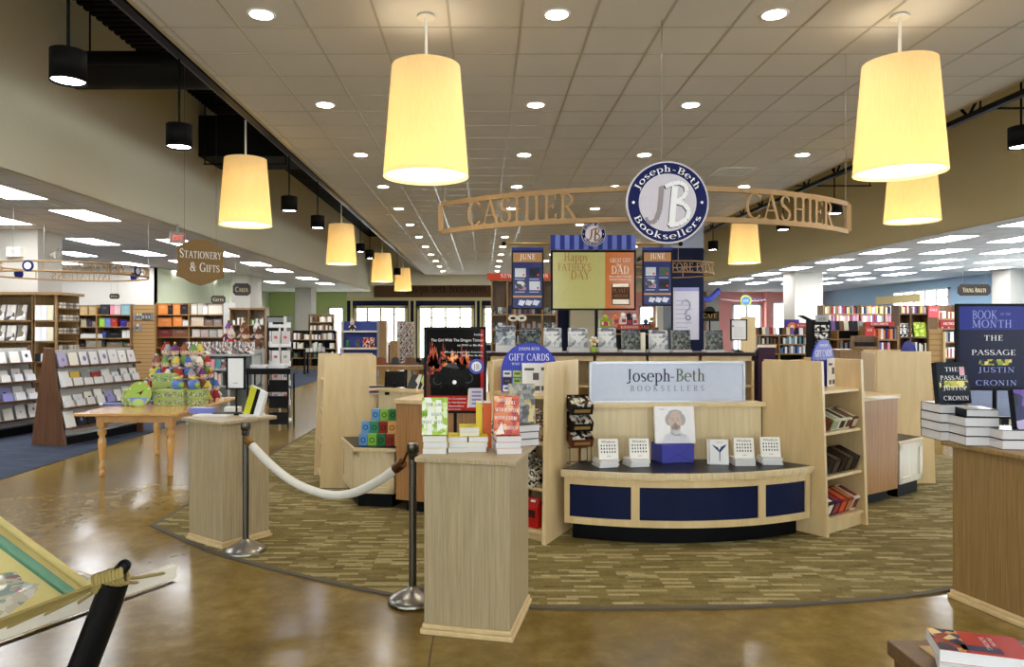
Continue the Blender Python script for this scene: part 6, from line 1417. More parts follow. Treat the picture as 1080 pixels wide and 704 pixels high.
for r_ in range(2):
    for k in range(7):
        c = RND.choice([(206,206,200), (120,130,120), (176,120,110), (190,190,160), (90,90,90), (160,160,120)]); b = MB(); b.box(-.03,.03,0,.02,0,.19,mat(c,.4)); b.box(-.022,.022,-.003,0,.03,.12,mat(tuple(255-v for v in c),.4)); b.cyl((0,.02,.18),(0,.045,.18),.004,M['steel'],seg=6)
        if r_ == 0 or k < 3: tag(b.build('hanging_packet', loc=(px_(142+k*3.1,Y), Y, sh(337.5+r_*11.5,Y))), 'small packet on a slatwall hook, %s from the left in the %s row' % (ORD[k+1], ['upper', 'lower'][r_]), 'packet', 'packets on the slatwall')
Y = 21.5; t, pb_ = bookcase('oak wall shelving with orange folders right of the slatwall', px_(164,Y), px_(236,Y), Y, [sh(332,Y), sh(344.2,Y), sh(356,Y), sh(367,Y), .2], sh(320,Y), M['cherry'], ups=[px_(199,Y)], back=M['walnut'], depth=.4)
cs2 = 'the shelving right of the slatwall'
boxes(pb_, sh(332,Y), [(166,176,11,(214,130,60),'orange'), (177,181,9,(40,36,40),'black'), (182,189,11.5,(222,132,60),'orange'), (190,197.5,10,(44,40,40),'black'), (201,207,10.5,(206,200,186),'cream'), (208,213,11,(190,184,170),'beige'), (213.5,218,9,(220,216,206),'pale'), (219,234,10,(214,208,190),'wide cream')], 'top', cs2, 'boxes on the orange-folder shelving')
boxes(pb_, sh(344.2,Y), [(166,180,8.5,(206,124,64),'orange'), (182,191,9.5,(220,130,60),'orange'), (192,198,6,(200,200,200),'grey'), (201,214,9,(196,176,150),'sand'), (215,224,7,(120,100,90),'brown'), (225,233,7,(140,130,120),'taupe')], 'second', cs2, 'boxes on the orange-folder shelving')
boxes(pb_, sh(356,Y), [(166,180,8,(110,50,46),'maroon'), (181,197,8,(120,80,60),'brown'), (202,210,8,(190,180,170),'pale'), (211,219,8,(170,150,140),'rosy'), (220,228,8,(150,150,140),'grey'), (229,234,8,(200,190,180),'cream')], 'third', cs2, 'boxes on the orange-folder shelving')
b = MB(); b.box(-.09,.09,0,.5,0,2.5,mat((190,188,180), .5)); b.box(-.10,.10,-.01,.51,0,.1,M['grey']); tag(b.build('end_panel_post', loc=(px_(239,21.4), 21.4, .0082)), 'pale grey end post right of the orange-folder shelving', 'post')
# corner card cases at the left edge
t = thing('card_case', 'tall oak card case at the left edge, shelves on front and right side', 'bookcase', (-8.15, 12.6, .0082)); Hc = 2.30; co_ = M['cherry']
for x0, x1, y0, y1 in ((-.9,-.87,0,.7), (.30,.345,0,.03), (.70,.735,0,.03), (.70,.735,.67,.70), (-.9,.735,.66,.70)):
    b = MB(); b.box(x0, x1, y0, y1, 0, Hc, co_); b.build('side_panel', t)
b = MB(); b.box(.32,.36,.0,.66,0,Hc,co_); b.build('divider', t)
b = MB(); b.box(-.96,.80,-.06,.76,Hc,Hc+.05,co_); b.build('cornice', t)
zs1 = [1.86, 1.50, 1.14, .80, .46, .12]
for z in zs1: b = MB(); b.box(-.87,.70,.0,.66,z-.025,z,co_); b.build('shelf', t)
zs2 = [2.08, 1.86, 1.63, 1.28, 1.05, .8, .46]
for z in zs2: b = MB(); b.box(.70,.755,.03,.67,z-.02,z,co_); b.build('side_shelf', t)
plc = lambda u, v, z: (u - 8.15, 12.6 + v, z + .0085)
cardart = [speckle('card_packs_%d' % i, c, 10, .4) for i, c in enumerate(([(226,220,206), (206,200,190), (80,70,84), (230,226,216)], [(206,200,190), (120,110,90), (236,232,226), (150,140,150)]))]
for j, z in enumerate(zs1[:5]):
    faceout(plc, z, [-.82+k*.185 for k in range(6)], .15, .27 if j < 2 else .2, ['cream','grey','brown','cream','grey','brown'], '%s card pack in the left bay of the card case, %s along the ' + SHN[j] + ' shelf', 'card packs in the left bay of the card case', art=cardart, name='card_pack', cat='card pack', tilt=14, v=.03)
    if j < 3: faceout(plc, z, [.41+k*.105 for k in range(3)], .10, (.26,.24,.14)[j], ['white','white','cream'] if j < 2 else ['black','white','black'], '%s box in the narrow bay of the card case, %s along the ' + SHN[j] + ' shelf', 'boxes in the narrow bay of the card case', name='card_pack', cat='card pack', tilt=3, v=.02)
for j, z in enumerate(zs2[:5]):
    for k in range(6):
        c = RND.choice([(176,166,150), (150,140,126), (120,110,100), (200,190,176)]); b = MB(); b.lathe([(.035,0),(.035,.09 if j < 3 else .14)], mat(c,.5), 10); b.lathe([(.037,.03),(.037,.06)], mat(tuple(int(v*.7) for v in c),.5), 10)
        tag(b.build('ribbon_spool', loc=(-8.15+.735+.06-.045, 12.6+.08+k*.105, z+.009)), 'ribbon spool on the right side of the card case, %s along its %s shelf' % (ORD[k+1], SHN[j] if j < 6 else 'low'), 'ribbon spool', 'ribbon spools on the card case')
# A-frame greeting card racks
def card_rack(label, near, L, ang, tagname, per):
    t = thing('card_rack', label, 'card rack', (near[0], near[1], .0082), ang); wn = M['walnut']     # local: length along +y, faces +x
    prof = [(-.30,0), (.30,0), (.08,1.43), (-.08,1.43)]
    Mx = Matrix(((1,0,0,0),(0,0,-1,0),(0,1,0,0),(0,0,0,1)))
    for y in (0, L): b = MB(); b.prism(prof, -.02, .02, wn, Matrix.Translation((0,y,0)) @ Mx); b.build('end_panel', t, bevel=.003)
    b = MB(); b.add([(.24,.02,.15),(.24,L-.02,.15),(.055,L-.02,1.40),(.055,.02,1.40),(.22,.02,.15),(.22,L-.02,.15),(.03,L-.02,1.40),(.03,.02,1.40)], [(0,1,2,3),(7,6,5,4),(0,4,5,1),(2,6,7,3)], mat((176,176,172), .6)); b.build('sloped_back', t)
    b = MB(); b.box(-.2,.2,.05,L-.05,.0,.12,M['black']); b.build('toe_kick', t)
    for j, z in enumerate((1.15, .85, .55, .26)):
        xb = .24-(z-.15)*.148; b = MB(); b.box(xb, xb+.17, .02, L-.02, z-.015, z, wn); b.box(xb+.155, xb+.17, .02, L-.02, z, z+.02, wn); b.build('shelf', t)
        n = per
        for k in range(n):
            y = .10 + (L-.2)*k/(n-1); h_ = RND.uniform(.17,.245); w_ = RND.uniform(.145,.185)
            if j == 0 and k == 0: c = (176,166,200)
            elif j == 1 and k in (1,2,3): c = [(214,180,80),(140,146,150),(150,60,56)][k-1]
            elif j == 3 and k in (1,2): c = (30,30,32)
            elif j == 2 and k == 4: c = (150,150,206)
            else: c = RND.choice([(232,232,234),(226,224,226),(236,234,230),(220,222,230),(230,226,214)])
            m = mat(c, .5, noise=.01); R_ = Matrix.Rotation(math.radians(-16), 4, 'Y'); b = MB()
            b.box(0,.012,-w_/2,w_/2,0,h_,m,R_)
            if RND.random() < .75: 
                pm_ = mat(RND.choice([(200,150,150),(120,130,190),(60,60,66),(190,190,196),(206,196,190)]), .5); cy, cz = RND.uniform(-.02,.02), h_*RND.uniform(.45,.6); rr = RND.uniform(.015,.035)
                b.quad([R_ @ Vector((.0128, cy+rr*math.cos(2*PI*i/10), cz+rr*1.2*math.sin(2*PI*i/10))) for i in range(10)], pm_)
            if j in (1,2): b.box(.03,.045,-w_/2,w_/2,0,h_*.55,mat((228,228,230) if k % 4 else c,.5),R_)
            p = Vector((xb+.065, y, z+.001)); p.rotate(Euler((0,0,ang))); o = b.build('greeting_card', loc=(near[0]+p.x, near[1]+p.y, .0085+p.z), rz=ang)
            tag(o, 'greeting card on the %s, %s from its near end, %s shelf' % (tagname, ORD[k+1], SHN[j]), 'greeting card', 'greeting cards on the ' + tagname)
card_rack('walnut A-frame greeting card rack with its plain end toward the turned-leg table', (-6.36,10.62), 1.62, math.radians(-14), 'walnut card rack', 8)
card_rack('second walnut greeting card rack cut off by the left photo edge', (-8.02,10.5), 1.62, math.radians(-14), 'second card rack', 7)
# ring sign
t = thing('ring_sign', 'round tan metal ring sign with STATIONERY letters hung before the left pier', 'hanging sign', (-7.0, 12.3, 0)); R0 = 1.2
b = MB()
for z in (2.61, 2.76): b.tube([(R0*math.cos(2*PI*k/48), R0*math.sin(2*PI*k/48), z) for k in range(49)], .016, M['arch'], 6)
for k in range(8): a = 2*PI*k/8+.2; b.cyl((R0*math.cos(a), R0*math.sin(a), 2.61), (R0*math.cos(a), R0*math.sin(a), 2.76), .010, M['arch'], seg=6)
b.build('frame', t)
for txt, mid, wd in (('STATIONERY', -43, .98), ('CARDS', -122, .55), ('INVITATIONS', 111, .98), ('GIFT WRAP', 20, .7)):
    b = MB(); letters(b, txt, .115, lambda a, c_, z: (lambda th: ((R0+z)*math.cos(th), (R0+z)*math.sin(th), 2.625+c_))(math.radians(mid)+a/R0), M['arch'], depth=.01, width=wd); b.build('lettering', t)
for a in (-88, -8, 64, 160):
    th = math.radians(a); b = MB(); Mx = Matrix.Translation((1.225*math.cos(th), 1.225*math.sin(th), 2.685)) @ Matrix.Rotation(th, 4, 'Z') @ Matrix.Rotation(PI/2, 4, 'Y'); b.lathe([(.085,-.008),(.085,.008)], M['signblue'], 20, Mx); b.lathe([(.055,.008),(.055,.011)], mat((206,200,212), .4), 16, Mx); b.build('emblem', t)
b = MB()
for a in (20, 140, 260): th = math.radians(a); b.cyl((R0*math.cos(th), R0*math.sin(th), 2.76), (R0*math.cos(th), R0*math.sin(th), LZ), .004, M['steel'], seg=6)
b.build('wire', t)
# shaped hanging sign
Ys = 9.4; cx_ = px_(211.5,Ys); t = thing('shaped_sign', 'brown scalloped hanging sign reading STATIONERY & GIFTS', 'hanging sign', (cx_, Ys, zat(277,Ys)), math.radians(38)); hw_, hh_ = .30, .29
br = mat((124,98,62), .5); top = [(-.30,.19), (-.23,.215), (-.17,.26), (-.08,.295), (.08,.295), (.17,.26), (.23,.215), (.30,.19)]; side_ = [(hw_-.035,.05), (hw_,-.05), (hw_+.01,-.16)]
out = top + [(.285,.0), (.30,-.19)] + [(.21,-.215), (.12,-.265), (0,-.30), (-.12,-.265), (-.21,-.215)] + [(-.30,-.19), (-.285,.0)]
b = MB(); Mx = Matrix.Rotation(PI/2, 4, 'X'); b.prism(out, -.02, .02, br, Mx); b.build('board', t, bevel=.004)
b = MB(); letters(b, 'STATIONERY', .115, xzmap(0,.05,-.021), M['offwhite'], width=.53, smallcaps=True, depth=.008); letters(b, '& GIFTS', .115, xzmap(.05,-.12,-.021), M['offwhite'], width=.38, smallcaps=True, depth=.008); b.build('lettering', t)
b = MB()
for x in (-.2,.2): b.cyl((x,0,.21),(x,0,DZ-zat(277,Ys)),.0018,M['steeldark'],seg=6)
b.build('wire', t)
# small dark plaques and exit sign, speakers
def plaque(px0, px1, py0, py1, Yk, label, txt, zc, yaw=0, c=(64,60,56), gold=(206,190,150)):
    w_, h_ = (px1-px0)*Yk/FP, (py1-py0)*Yk/FP; t = thing('hanging_plaque', label, 'hanging sign', (px_((px0+px1)/2,Yk), Yk, zat(py1,Yk)), math.radians(yaw)); b = MB(); Mx = Matrix.Translation((0,0,h_/2)) @ Matrix.Rotation(PI/2,4,'X'); e = h_*.22
    b.prism([(-w_/2,-h_/2+e),(-w_/2+e,-h_/2),(w_/2-e,-h_/2),(w_/2,-h_/2+e),(w_/2,h_/2-e),(w_/2-e,h_/2),(-w_/2+e,h_/2),(-w_/2,h_/2-e)],-.02,.02,mat(c,.5),Mx); b.build('board', t)
    b = MB(); letters(b, txt, h_*.40, xzmap(0,h_*.3,-.021), mat(gold,.4), width=w_*.72, smallcaps=True); b.build('lettering', t)
    b = MB()
    for x in (-w_*.35,w_*.35): b.cyl((x,0,h_),(x,0,max(h_+.01,zc-zat(py1,Yk))),.004,M['steel'],seg=6)
    b.build('wire', t)
plaque(1011,1043.5,300,312,18,'dark plaque reading YOUNG ADULTS hung before the blue wall','YOUNG ADULTS',LZ,-4,(44,38,34))
plaque(246,264,299,312,20,'dark square plaque hung beside the far left column','CARDS',LZ,25); plaque(223,237.5,312,320.5,21,'small dark plaque hung above the orange-folder shelving','GIFTS',LZ,20); plaque(116,125.5,310,315.5,20.5,'tiny dark plaque hung on the white stationery wall','PENS',LZ,10)
t = thing('exit_sign', 'small grey exit sign with a red face under the left soffit', 'exit sign', (px_(187,13),13,zat(257,13)), math.radians(35)); b = MB(); b.box(-.13,.13,-.04,.04,0,.20,mat((170,164,156),.5)); b.box(-.02,.02,-.02,.02,.2,LZ-zat(257,13),mat((170,164,156),.5)); b.build('housing', t); b = MB(); letters(b,'EXIT',.10,xzmap(0,.05,-.041),emis((230,60,50),1.2,'exit_red'),serif=False,width=.19); b.build('lettering', t)
t = thing('wall_speaker', 'white box speaker high on the front of the left pier', 'speaker', (px_(14,13.5),13.6,zat(271,13.5))); b = MB(); b.box(-.13,.13,-.12,0,0,.18,M['offwhite']); b.build('housing', t, bevel=.01); b = MB(); Mx = Matrix.Translation((0,-.121,.09)) @ Matrix.Rotation(PI/2,4,'X'); b.lathe([(.05,0),(.05,.004)],mat((190,188,182),.6),18,Mx); b.build('grille', t)
t = thing('horn_speaker', 'pale conical speaker on the side of the left pier', 'speaker', (-8.36,14.0,zat(269,14))); b = MB(); Mx = Matrix.Rotation(PI/2,4,'Y'); b.lathe([(.03,0),(.04,.05),(.12,.16),(.13,.17),(.0,.13)],mat((206,200,190),.5),20,Mx); b.build('horn', t)
# ================================================================== gift table with turned legs
t = thing('gift_table', 'honey pine table with turned legs carrying green gift boxes', 'table', (-4.07,9.2,0)); pn = M['pine']
b = MB(); b.box(-.58,.60,-.98,1.0,.725,.76,pn); b.build('table_top', t, bevel=.008); b = MB()
for x0,x1,y0,y1 in ((-.44,.44,-.74,-.71),(-.44,.44,.74,.77),(-.44,-.41,-.74,.77),(.41,.44,-.74,.77)): b.box(x0,x1,y0,y1,.625,.725,pn)
b.build('apron', t)
prof = [(.022,0),(.034,.02),(.034,.05),(.022,.065),(.036,.09),(.036,.12),(.024,.14),(.03,.2),(.046,.36),(.046,.42),(.03,.46),(.05,.49),(.05,.52),(.032,.54),(.045,.56),(.045,.575)]
for x in (-.40,.40):
    for y in (-.70,.73): b = MB(); b.lathe(prof, pn, 20, Matrix.Translation((x,y,0))); b.box(x-.045,x+.045,y-.045,y+.045,.57,.725,pn); b.build('leg', t)
TZ = .761; gb = speckle('green_gift_print', [(158,174,104),(150,168,98),(168,182,112),(90,104,84),(160,176,106),(206,210,170),(166,180,110),(120,130,150)], 75, .45)
def gbox(px0,px1,py0,py1,label,dep=.2,lid=True):
    Yk = .959*FP/(428-CY)+0; w_ = (px1-px0)*9.05/FP; h_ = (py1-py0)*9.05/FP
    z = max(TZ, zat(py1,9.05)); return w_,h_
def gift(x,y,z,w_,d_,h_,label,rz=0):
    t = thing('gift_box', label, 'gift box', (x,y,z), rz, 'green gift boxes on the pine table'); b = MB(); b.box(-w_/2,w_/2,-d_/2,d_/2,0,h_*.8,gb); b.build('box_body', t, bevel=.003); b = MB(); b.box(-w_/2-.006,w_/2+.006,-d_/2-.006,d_/2+.006,h_*.72,h_,mat((160,180,104),.45)); b.build('lid', t, bevel=.003); return t
gx = lambda px: px_(px,9.05)
gift(gx(179),9.15,TZ,.36,.24,.10,'wide green gift box at the bottom of the middle stack'); gift(gx(179),9.15,TZ+.101,.35,.23,.095,'wide green gift box topping the middle stack')
gift(gx(203),9.2,TZ,.22,.2,.10,'green gift box at the bottom of the right stack'); gift(gx(203),9.2,TZ+.101,.20,.19,.09,'green gift box topping the right stack')
gift(gx(134.5),9.1,TZ,.13,.15,.11,'small green gift box at the left end of the pine table'); gift(gx(135),9.1,TZ+.111,.12,.14,.09,'small green gift box topping the left stack')
gift(gx(163),9.45,TZ,.30,.26,.27,'tall green gift box behind the round plate'); gift(gx(163),9.45,TZ+.271,.27,.24,.11,'green gift box topping the tall one behind the plate')
t = thing('round_plate', 'round green plate with an orange rim and running figure leaning on the boxes', 'plate', (gx(151.5),8.93,TZ+.155), 0); t.rotation_euler = (math.radians(-12),0,0)
b = MB(); Mx = Matrix.Rotation(PI/2,4,'X'); b.lathe([(.155,-.005),(.155,.006)],mat((150,186,80),.3),40,Mx); b.build('plate_body', t); b = MB()
for k in range(12): a = 2*PI*k/12; b.quad([(.13*math.cos(a)+.012*p_[0]/.01*.9,-.0068,.13*math.sin(a)+.012*p_[1]/.01*.9) for p_ in circ(0,0,.01,8)], mat([(226,140,80),(230,226,206)][k%2],.4))
b.quad([(x,-.0068,z) for x,z in [(.135*math.cos(math.radians(a)),.135*math.sin(math.radians(a))) for a in range(200,341,10)]],mat((120,140,206),.4)); b.quad([(x,-.0074,z-.10) for x,z in circ(0,0,.07,20,.04)],mat((170,200,120),.4)); b.quad([(-.05,-.0074,.0),(.02,-.0074,.03),(.07,-.0074,.06),(.03,-.0074,.01)],mat((150,70,50),.4)); b.quad([(.0,-.0078,.02),(.05,-.0078,.03),(.02,-.0078,-.02)],mat((60,40,40),.4)); b.build('painting', t)
# tiered blue doll display
t = thing('toy_display', 'tiered blue display stand for plush dolls on the pine table', 'display stand', (gx(168),9.78,TZ)); bl = mat((96,124,196),.5); b = MB()
for k,(w_,z0,z1,d_) in enumerate(((.40,0,.16,.36),(.37,.16,.32,.28),(.33,.32,.46,.2))): b.prism([( (w_)*math.cos(PI*j/16), -d_*math.sin(PI*j/16)) for j in range(17)], z0, z1, bl)
b.build('tiers', t); b = MB()
for k,(w_,z,d_) in enumerate(((.405,.14,.362),(.375,.30,.282),(.335,.44,.202))): b.tube([(w_*math.cos(PI*j/16),-d_*math.sin(PI*j/16),z) for j in range(17)],.01,mat((206,214,236),.5),6)
b.build('rim_trim', t)
def doll(x,y,z,s,ca,cb,ch,label,hat=True,grp='plush dolls on the blue display'):
    t = thing('plush_doll', label, 'plush doll', (x,y,z), RND.uniform(-.3,.3), grp); A,B_,H_ = mat(ca,.8),mat(cb,.8),mat(ch,.8)
    b = MB(); b.lathe([(.03*s,0),(.045*s,.03*s),(.04*s,.08*s),(.02*s,.11*s)],A,12); b.build('body', t)
    b = MB(); b.ball((0,0,.145*s),.042*s,mat((226,196,170),.8),12); 
    for e in (-1,1): b.ball((e*.015*s,-.038*s,.15*s),.006*s,INK,6)
    b.build('head', t); b = MB()
    for e in (-1,1): b.tube([(e*.03*s,0,.095*s),(e*.065*s,-.02*s,.06*s)],[.014*s,.011*s],B_,6); b.tube([(e*.02*s,-.01*s,.02*s),(e*.03*s,-.075*s,.012*s)],[.016*s,.014*s],B_,6)
    b.build('limbs', t); b = MB(); b.lathe([(.046*s,.16*s),(.03*s,.19*s),(.014*s,.225*s)],H_,12); b.ball((0,0,.235*s),.014*s,B_,8); b.build('hat', t)
DC = [('red',(170,50,50)),('white',(222,216,206)),('blue',(80,110,180)),('yellow',(206,190,80)),('green',(110,150,80)),('brown',(140,84,56)),('purple',(110,60,110)),('grey',(150,146,150))]
tx, ty = gx(168), 9.78
for r_,(n,rad,dy,z) in enumerate(((9,.47,.42,0.0),(8,.385,.325,.161),(7,.35,.245,.321),(6,.24,.13,.461))):
    for k in range(n):
        a = PI*(k+.5)/n; i = (k*3+r_*2) % 8; j = (k*5+r_+1) % 8; h = (k+r_*3+2) % 8
        doll(tx+rad*math.cos(a), ty-dy*math.sin(a)*(.98 if r_ else 1), TZ+z, 1.22 if r_ < 3 else 1.3, DC[i][1], DC[j][1], DC[h][1], '%s plush doll with a %s hat, %s from the right on the %s tier' % (DC[i][0], DC[h][0], ORD[k+1], ['table', 'lowest', 'middle', 'top'][r_]))
for k, px in enumerate((183,200)):
    t = thing('toy_bag', 'blue and green plush toy bag on top of the %s gift box stack' % ['middle','right'][k], 'toy', (gx(px),9.18,TZ+.20)); b = MB(); b.lathe([(.05,0),(.075,.04),(.07,.09),(.03,.115)],mat((96,124,196),.7),14); b.build('body', t); b = MB(); b.lathe([(.03,.115),(.055,.14),(.05,.15),(.02,.155)],mat((206,190,90),.7),14); b.ball((.06,-.04,.05),.035,mat((140,180,80),.7),10); b.build('ruffle', t)
b = MB(); b.cyl((-.14,0,.02),(.10,0,.02),.02,mat((110,126,190),.5)); b.cyl((-.18,0,.02),(-.14,0,.02),.02,M['offwhite']); tag(b.build('paper_roll', loc=(gx(122),9.02,TZ+.0)), 'small blue and white paper roll at the left front of the pine table', 'paper roll')
# ================================================================== grey gondola with toys, white card spinner, black newspaper rack
Yg = 13.0; x0, x1 = px_(196,Yg), px_(268,Yg); t = thing('gondola_shelf', 'pale grey metal gondola shelf behind the left pedestal, toys on top', 'shelf unit', ((x0+x1)/2,Yg,0.0)); gm = mat((176,178,176),.45); w2 = (x1-x0)/2
b = MB(); b.box(-w2,w2,.40,.44,0,sh(373,Yg)+.0,mat((150,154,154),.5)); b.build('back_panel', t)
for x in (-w2, px_(240,Yg)-(x0+x1)/2, w2-.04): b = MB(); b.box(x,x+.04,0,.44,0,sh(375,Yg),gm); b.build('post', t)
zg = [sh(374,Yg), sh(389,Yg), sh(407,Yg), .14]
for z in zg: b = MB(); b.box(-w2,w2,-.02,.42,z-.03,z,gm); b.build('shelf', t)
plg = lambda u,v,z: (u, Yg+v, z+.001)
toyart = [speckle('toy_box_%d' % i, c, 34, .4) for i,c in enumerate(([(200,196,190),(60,50,56),(140,112,104),(230,226,220)],[(120,110,100),(206,200,190),(60,60,70),(150,110,112)],[(190,180,170),(90,120,150),(226,216,206),(60,50,50)],[(226,222,214),(150,140,130),(196,150,146),(40,40,44)]))]
faceout(plg, zg[0], [px_(p,Yg) for p in (198,203,208.5,214,219,224.5,230,236,242,248,254,260,265)], .085, .22, ['cream','grey','black','white','brown','grey','cream','white','cream','brown','grey','white','cream'], '%s boxed toy on top of the grey gondola, %s from the left', 'boxed toys on the gondola', art=toyart, name='toy_box', cat='toy box', t_=.06, tilt=4)
faceout(plg, zg[1], [px_(p,Yg) for p in (206,212,218,224,230,236)], .09, .16, ['purple','pink','purple','cream','teal','grey'], '%s toy box on the second shelf of the grey gondola, %s from the left', 'toy boxes on the gondola shelf', art=[toyart[0],PM['purple'],toyart[2],PM['pink'],PM['teal'],toyart[1]], name='toy_box', cat='toy box', t_=.07, tilt=3)
row(plg, zg[2], px_(226,Yg), px_(237,Yg), ['white','grey','cream','pink'], 'grey gondola', 'third', (.20,.26), (.03,.04), .2, group='spines on the gondola')
for k,(px,c) in enumerate(((208,(40,40,44)),(214,(60,56,60)),(219,(30,30,32)))):
    b = MB(); b.ball((0,0,.05),.055,mat(c,.8),12,1.3,1,.9); b.ball((.05,-.02,.09),.035,mat(c,.8),10); b.ball((-.03,-.05,.03),.03,mat((206,200,196),.8),8); tag(b.build('plush_animal', loc=(px_(px,Yg),Yg+.1,zg[2])), 'dark plush animal on the third shelf of the gondola, %s from the left' % ORD[k+1], 'toy', 'plush animals on the gondola')
for k,(px,ca,cb,ch,nm) in enumerate(((240,(96,50,96),(140,60,60),(120,80,150),'purple'),(248,(170,60,60),(220,160,150),(214,200,190),'red'),(256,(150,130,110),(220,214,200),(120,90,70),'beige'),(263,(120,76,50),(160,110,80),(110,60,40),'brown'),(270,(60,60,70),(206,206,210),(220,220,226),'grey'),(276,(110,80,66),(150,120,100),(90,60,50),'dark brown'))):
    doll(px_(px,13.9), 13.7 + (.26 if k%2 == 0 else 0), sh(368 if k%2 else 362,13.9), 1.75, ca, cb, ch, '%s large plush doll behind the gondola top, %s from the left' % (nm, ORD[k+1]), grp='large dolls above the gondola')
t = thing('doll_shelf', 'grey riser shelf carrying the large plush dolls behind the gondola', 'shelf unit', (px_(258,13.9),13.6,0.0))
for k,px in enumerate((240,248,256,263,270,276)):
    b = MB(); zt = sh(368 if k%2 else 362,13.9)-.002; b.box(px_(px,13.9)-px_(258,13.9)-.075,px_(px,13.9)-px_(258,13.9)+.075,(.26 if k%2 == 0 else 0),(.26 if k%2 == 0 else 0)+.25,0,zt,gm); b.build('riser', t)
t = thing('card_spinner', 'white revolving card spinner rack right of the gondola', 'card rack', (px_(295,13.6),13.6,0.0)); zs_ = sh(345,13.6); b = MB(); b.lathe([(.22,0),(.22,.03),(.03,.05)],M['white'],24); b.cyl((0,0,.03),(0,0,zs_+.05),.02,M['white']); b.build('column', t)
for z in [ .30+.36*k for k in range(5)]:
    b = MB()
    for a in range(4): R_ = Matrix.Rotation(a*PI/2+.35,4,'Z'); b.box(-.17,.17,-.19,-.185,z,z+.06,M['white'],R_); b.box(-.17,.17,-.19,-.14,z,z+.006,M['white'],R_); b.box(-.17,-.166,-.19,-.14,z,z+.1,M['white'],R_); b.box(.166,.17,-.19,-.14,z,z+.1,M['white'],R_)
    b.box(-.19,.19,-.01,.01,z,z+.006,M['white']); b.box(-.01,.01,-.19,.19,z,z+.006,M['white']); b.build('pocket_tier', t)
n_ = 0
for j in range(4):
    for a in (0,1,3):
        for s_ in (-1,1):
            R_ = Matrix.Rotation(a*PI/2+.35,4,'Z'); b = MB(); c = RND.choice([(236,236,236),(226,226,230),(214,210,206),(206,196,200)]); b.box(s_*.085-.07,s_*.085+.07,-.178,-.165,0,.26,mat(c,.5),R_); b.box(s_*.085-.03,s_*.085+.03,-.1795,-.178,.12,.17,mat(RND.choice([(200,100,110),(150,150,160),(120,140,170)]),.5),R_)
            n_ += 1; b.build('card', t, loc=(0,0,.337+.36*j))
t = thing('newspaper_rack', 'black newspaper rack with white papers on its tray behind the left pedestal', 'rack', (px_(283,12.6),12.6,0.0)); b = MB()
for x in (-.36,.34):
    for y in (0,.4): b.cyl((x,y,0),(x,y,1.0),.016,M['black'],seg=8)
b.build('frame', t); b = MB(); b.box(-.40,.40,-.06,.44,.93,1.03,M['black']); b.build('tray', t)
for k in range(3): b = MB(); b.box(.02,.34,-.03,.03,.06+k*.28,.27+k*.28,M['black']); b.build('bin', t)
for k,(x,c) in enumerate(((-.2,(232,232,234)),(.12,(226,226,230)))):
    b = MB()
    for i in range(4): b.box(-.14,.14,-.12,.12,i*.014,i*.014+.012,mat(c,.6),Matrix.Rotation(RND.uniform(-.1,.1),4,'Z'))
    tag(b.build('paper_stack', loc=(px_(283,12.6)+x,12.78,1.031)), 'white paper pile on the black newspaper rack, %s of two' % ['left','right'][k], 'papers')
# ================================================================== further back on the left
Y = 20; t, _ = bookcase('dark oak case far left behind the large plush dolls', px_(242,Y), px_(280,Y), Y, [sh(343,Y),sh(356,Y),.9,.4,.15], sh(327,Y), M['cherry'], back=M['darkoak'], ups=[px_(262,Y)], header=.05)
row(_, sh(343,Y), px_(243.5,Y), px_(261,Y), ['white','green','cream','brown'], 'oak case behind the large dolls', 'top', (.12,.2), (.04,.06), .15, group='spines behind the large dolls'); row(_, sh(343,Y), px_(263.5,Y), px_(279,Y), ['white','green','cream'], 'oak case behind the dolls, right bay', 'top', (.12,.18), (.04,.06), .15, group='spines behind the large dolls')
t = thing('dark_cabinet', 'black magazine cabinet right of the far left oak case', 'cabinet', (px_(292,17),17,0.0)); b = MB(); b.box(-.23,.23,0,.4,0,sh(333.5,17),M['black']); b.build('body', t); b = MB(); b.box(-.21,.16,-.02,0,sh(340,17),sh(335,17),PM['grey']); b.box(-.21,.16,-.02,0,sh(347,17),sh(341.5,17),PM['black']); b.build('magazine', t); b = MB(); b.box(.16,.23,-.015,0,sh(350,17),sh(334,17),M['offwhite']); b.build('side_trim', t)
Y = 30.5; t, pi_ = bookcase('oak bookcase far down the left aisle beneath the green wall', px_(306,Y), px_(355,Y), Y, [sh(358.5,Y),sh(368,Y),sh(378,Y),.14], sh(349,Y), M['cherry'], ups=[px_(327,Y)], back=M['black'])
for j,zz in enumerate((358.5,368,378)):
    for i,(a,c) in enumerate(((307.5,326),(328.5,353.5))): row(pi_, sh(zz,Y), px_(a,Y), px_(c,Y), [['white','brown','cream','grey'],['grey','black','white','cream'],['green','brown','black','white']][j], '%s bay, far left aisle case' % ORD[i+1], SHN[j], (.18,.27), (.06,.10), .2, group='spines in the far left aisle case', skip=.12)
t, pi2 = bookcase('narrow oak upper case standing behind the far left aisle bookcase', px_(325,31.2), px_(352,31.2), 31.2, [sh(340,31.2),sh(348.5,31.2),.9,.2], sh(331.5,31.2), M['cherry'], back=M['darkoak'])
for j,zz in enumerate((340,348.5)): row(pi2, sh(zz,31.2), px_(327,31.2), px_(350,31.2), ['white','cream','brown','grey'], 'narrow upper case', SHN[j], (.16,.26), (.06,.1), .2, group='spines in the narrow upper case', skip=.1)
t = thing('display_table', 'black display table before the far left aisle bookcase', 'table', (px_(333,27.6),27.6,0.0)); b = MB(); b.box(-.40,.40,-.3,.3,.78,.83,M['black']); b.build('table_top', t)
for x in (-.36,.36):
    for y in (-.26,.26): b = MB(); b.box(x-.03,x+.03,y-.03,y+.03,0,.78,M['black']); b.build('leg', t)
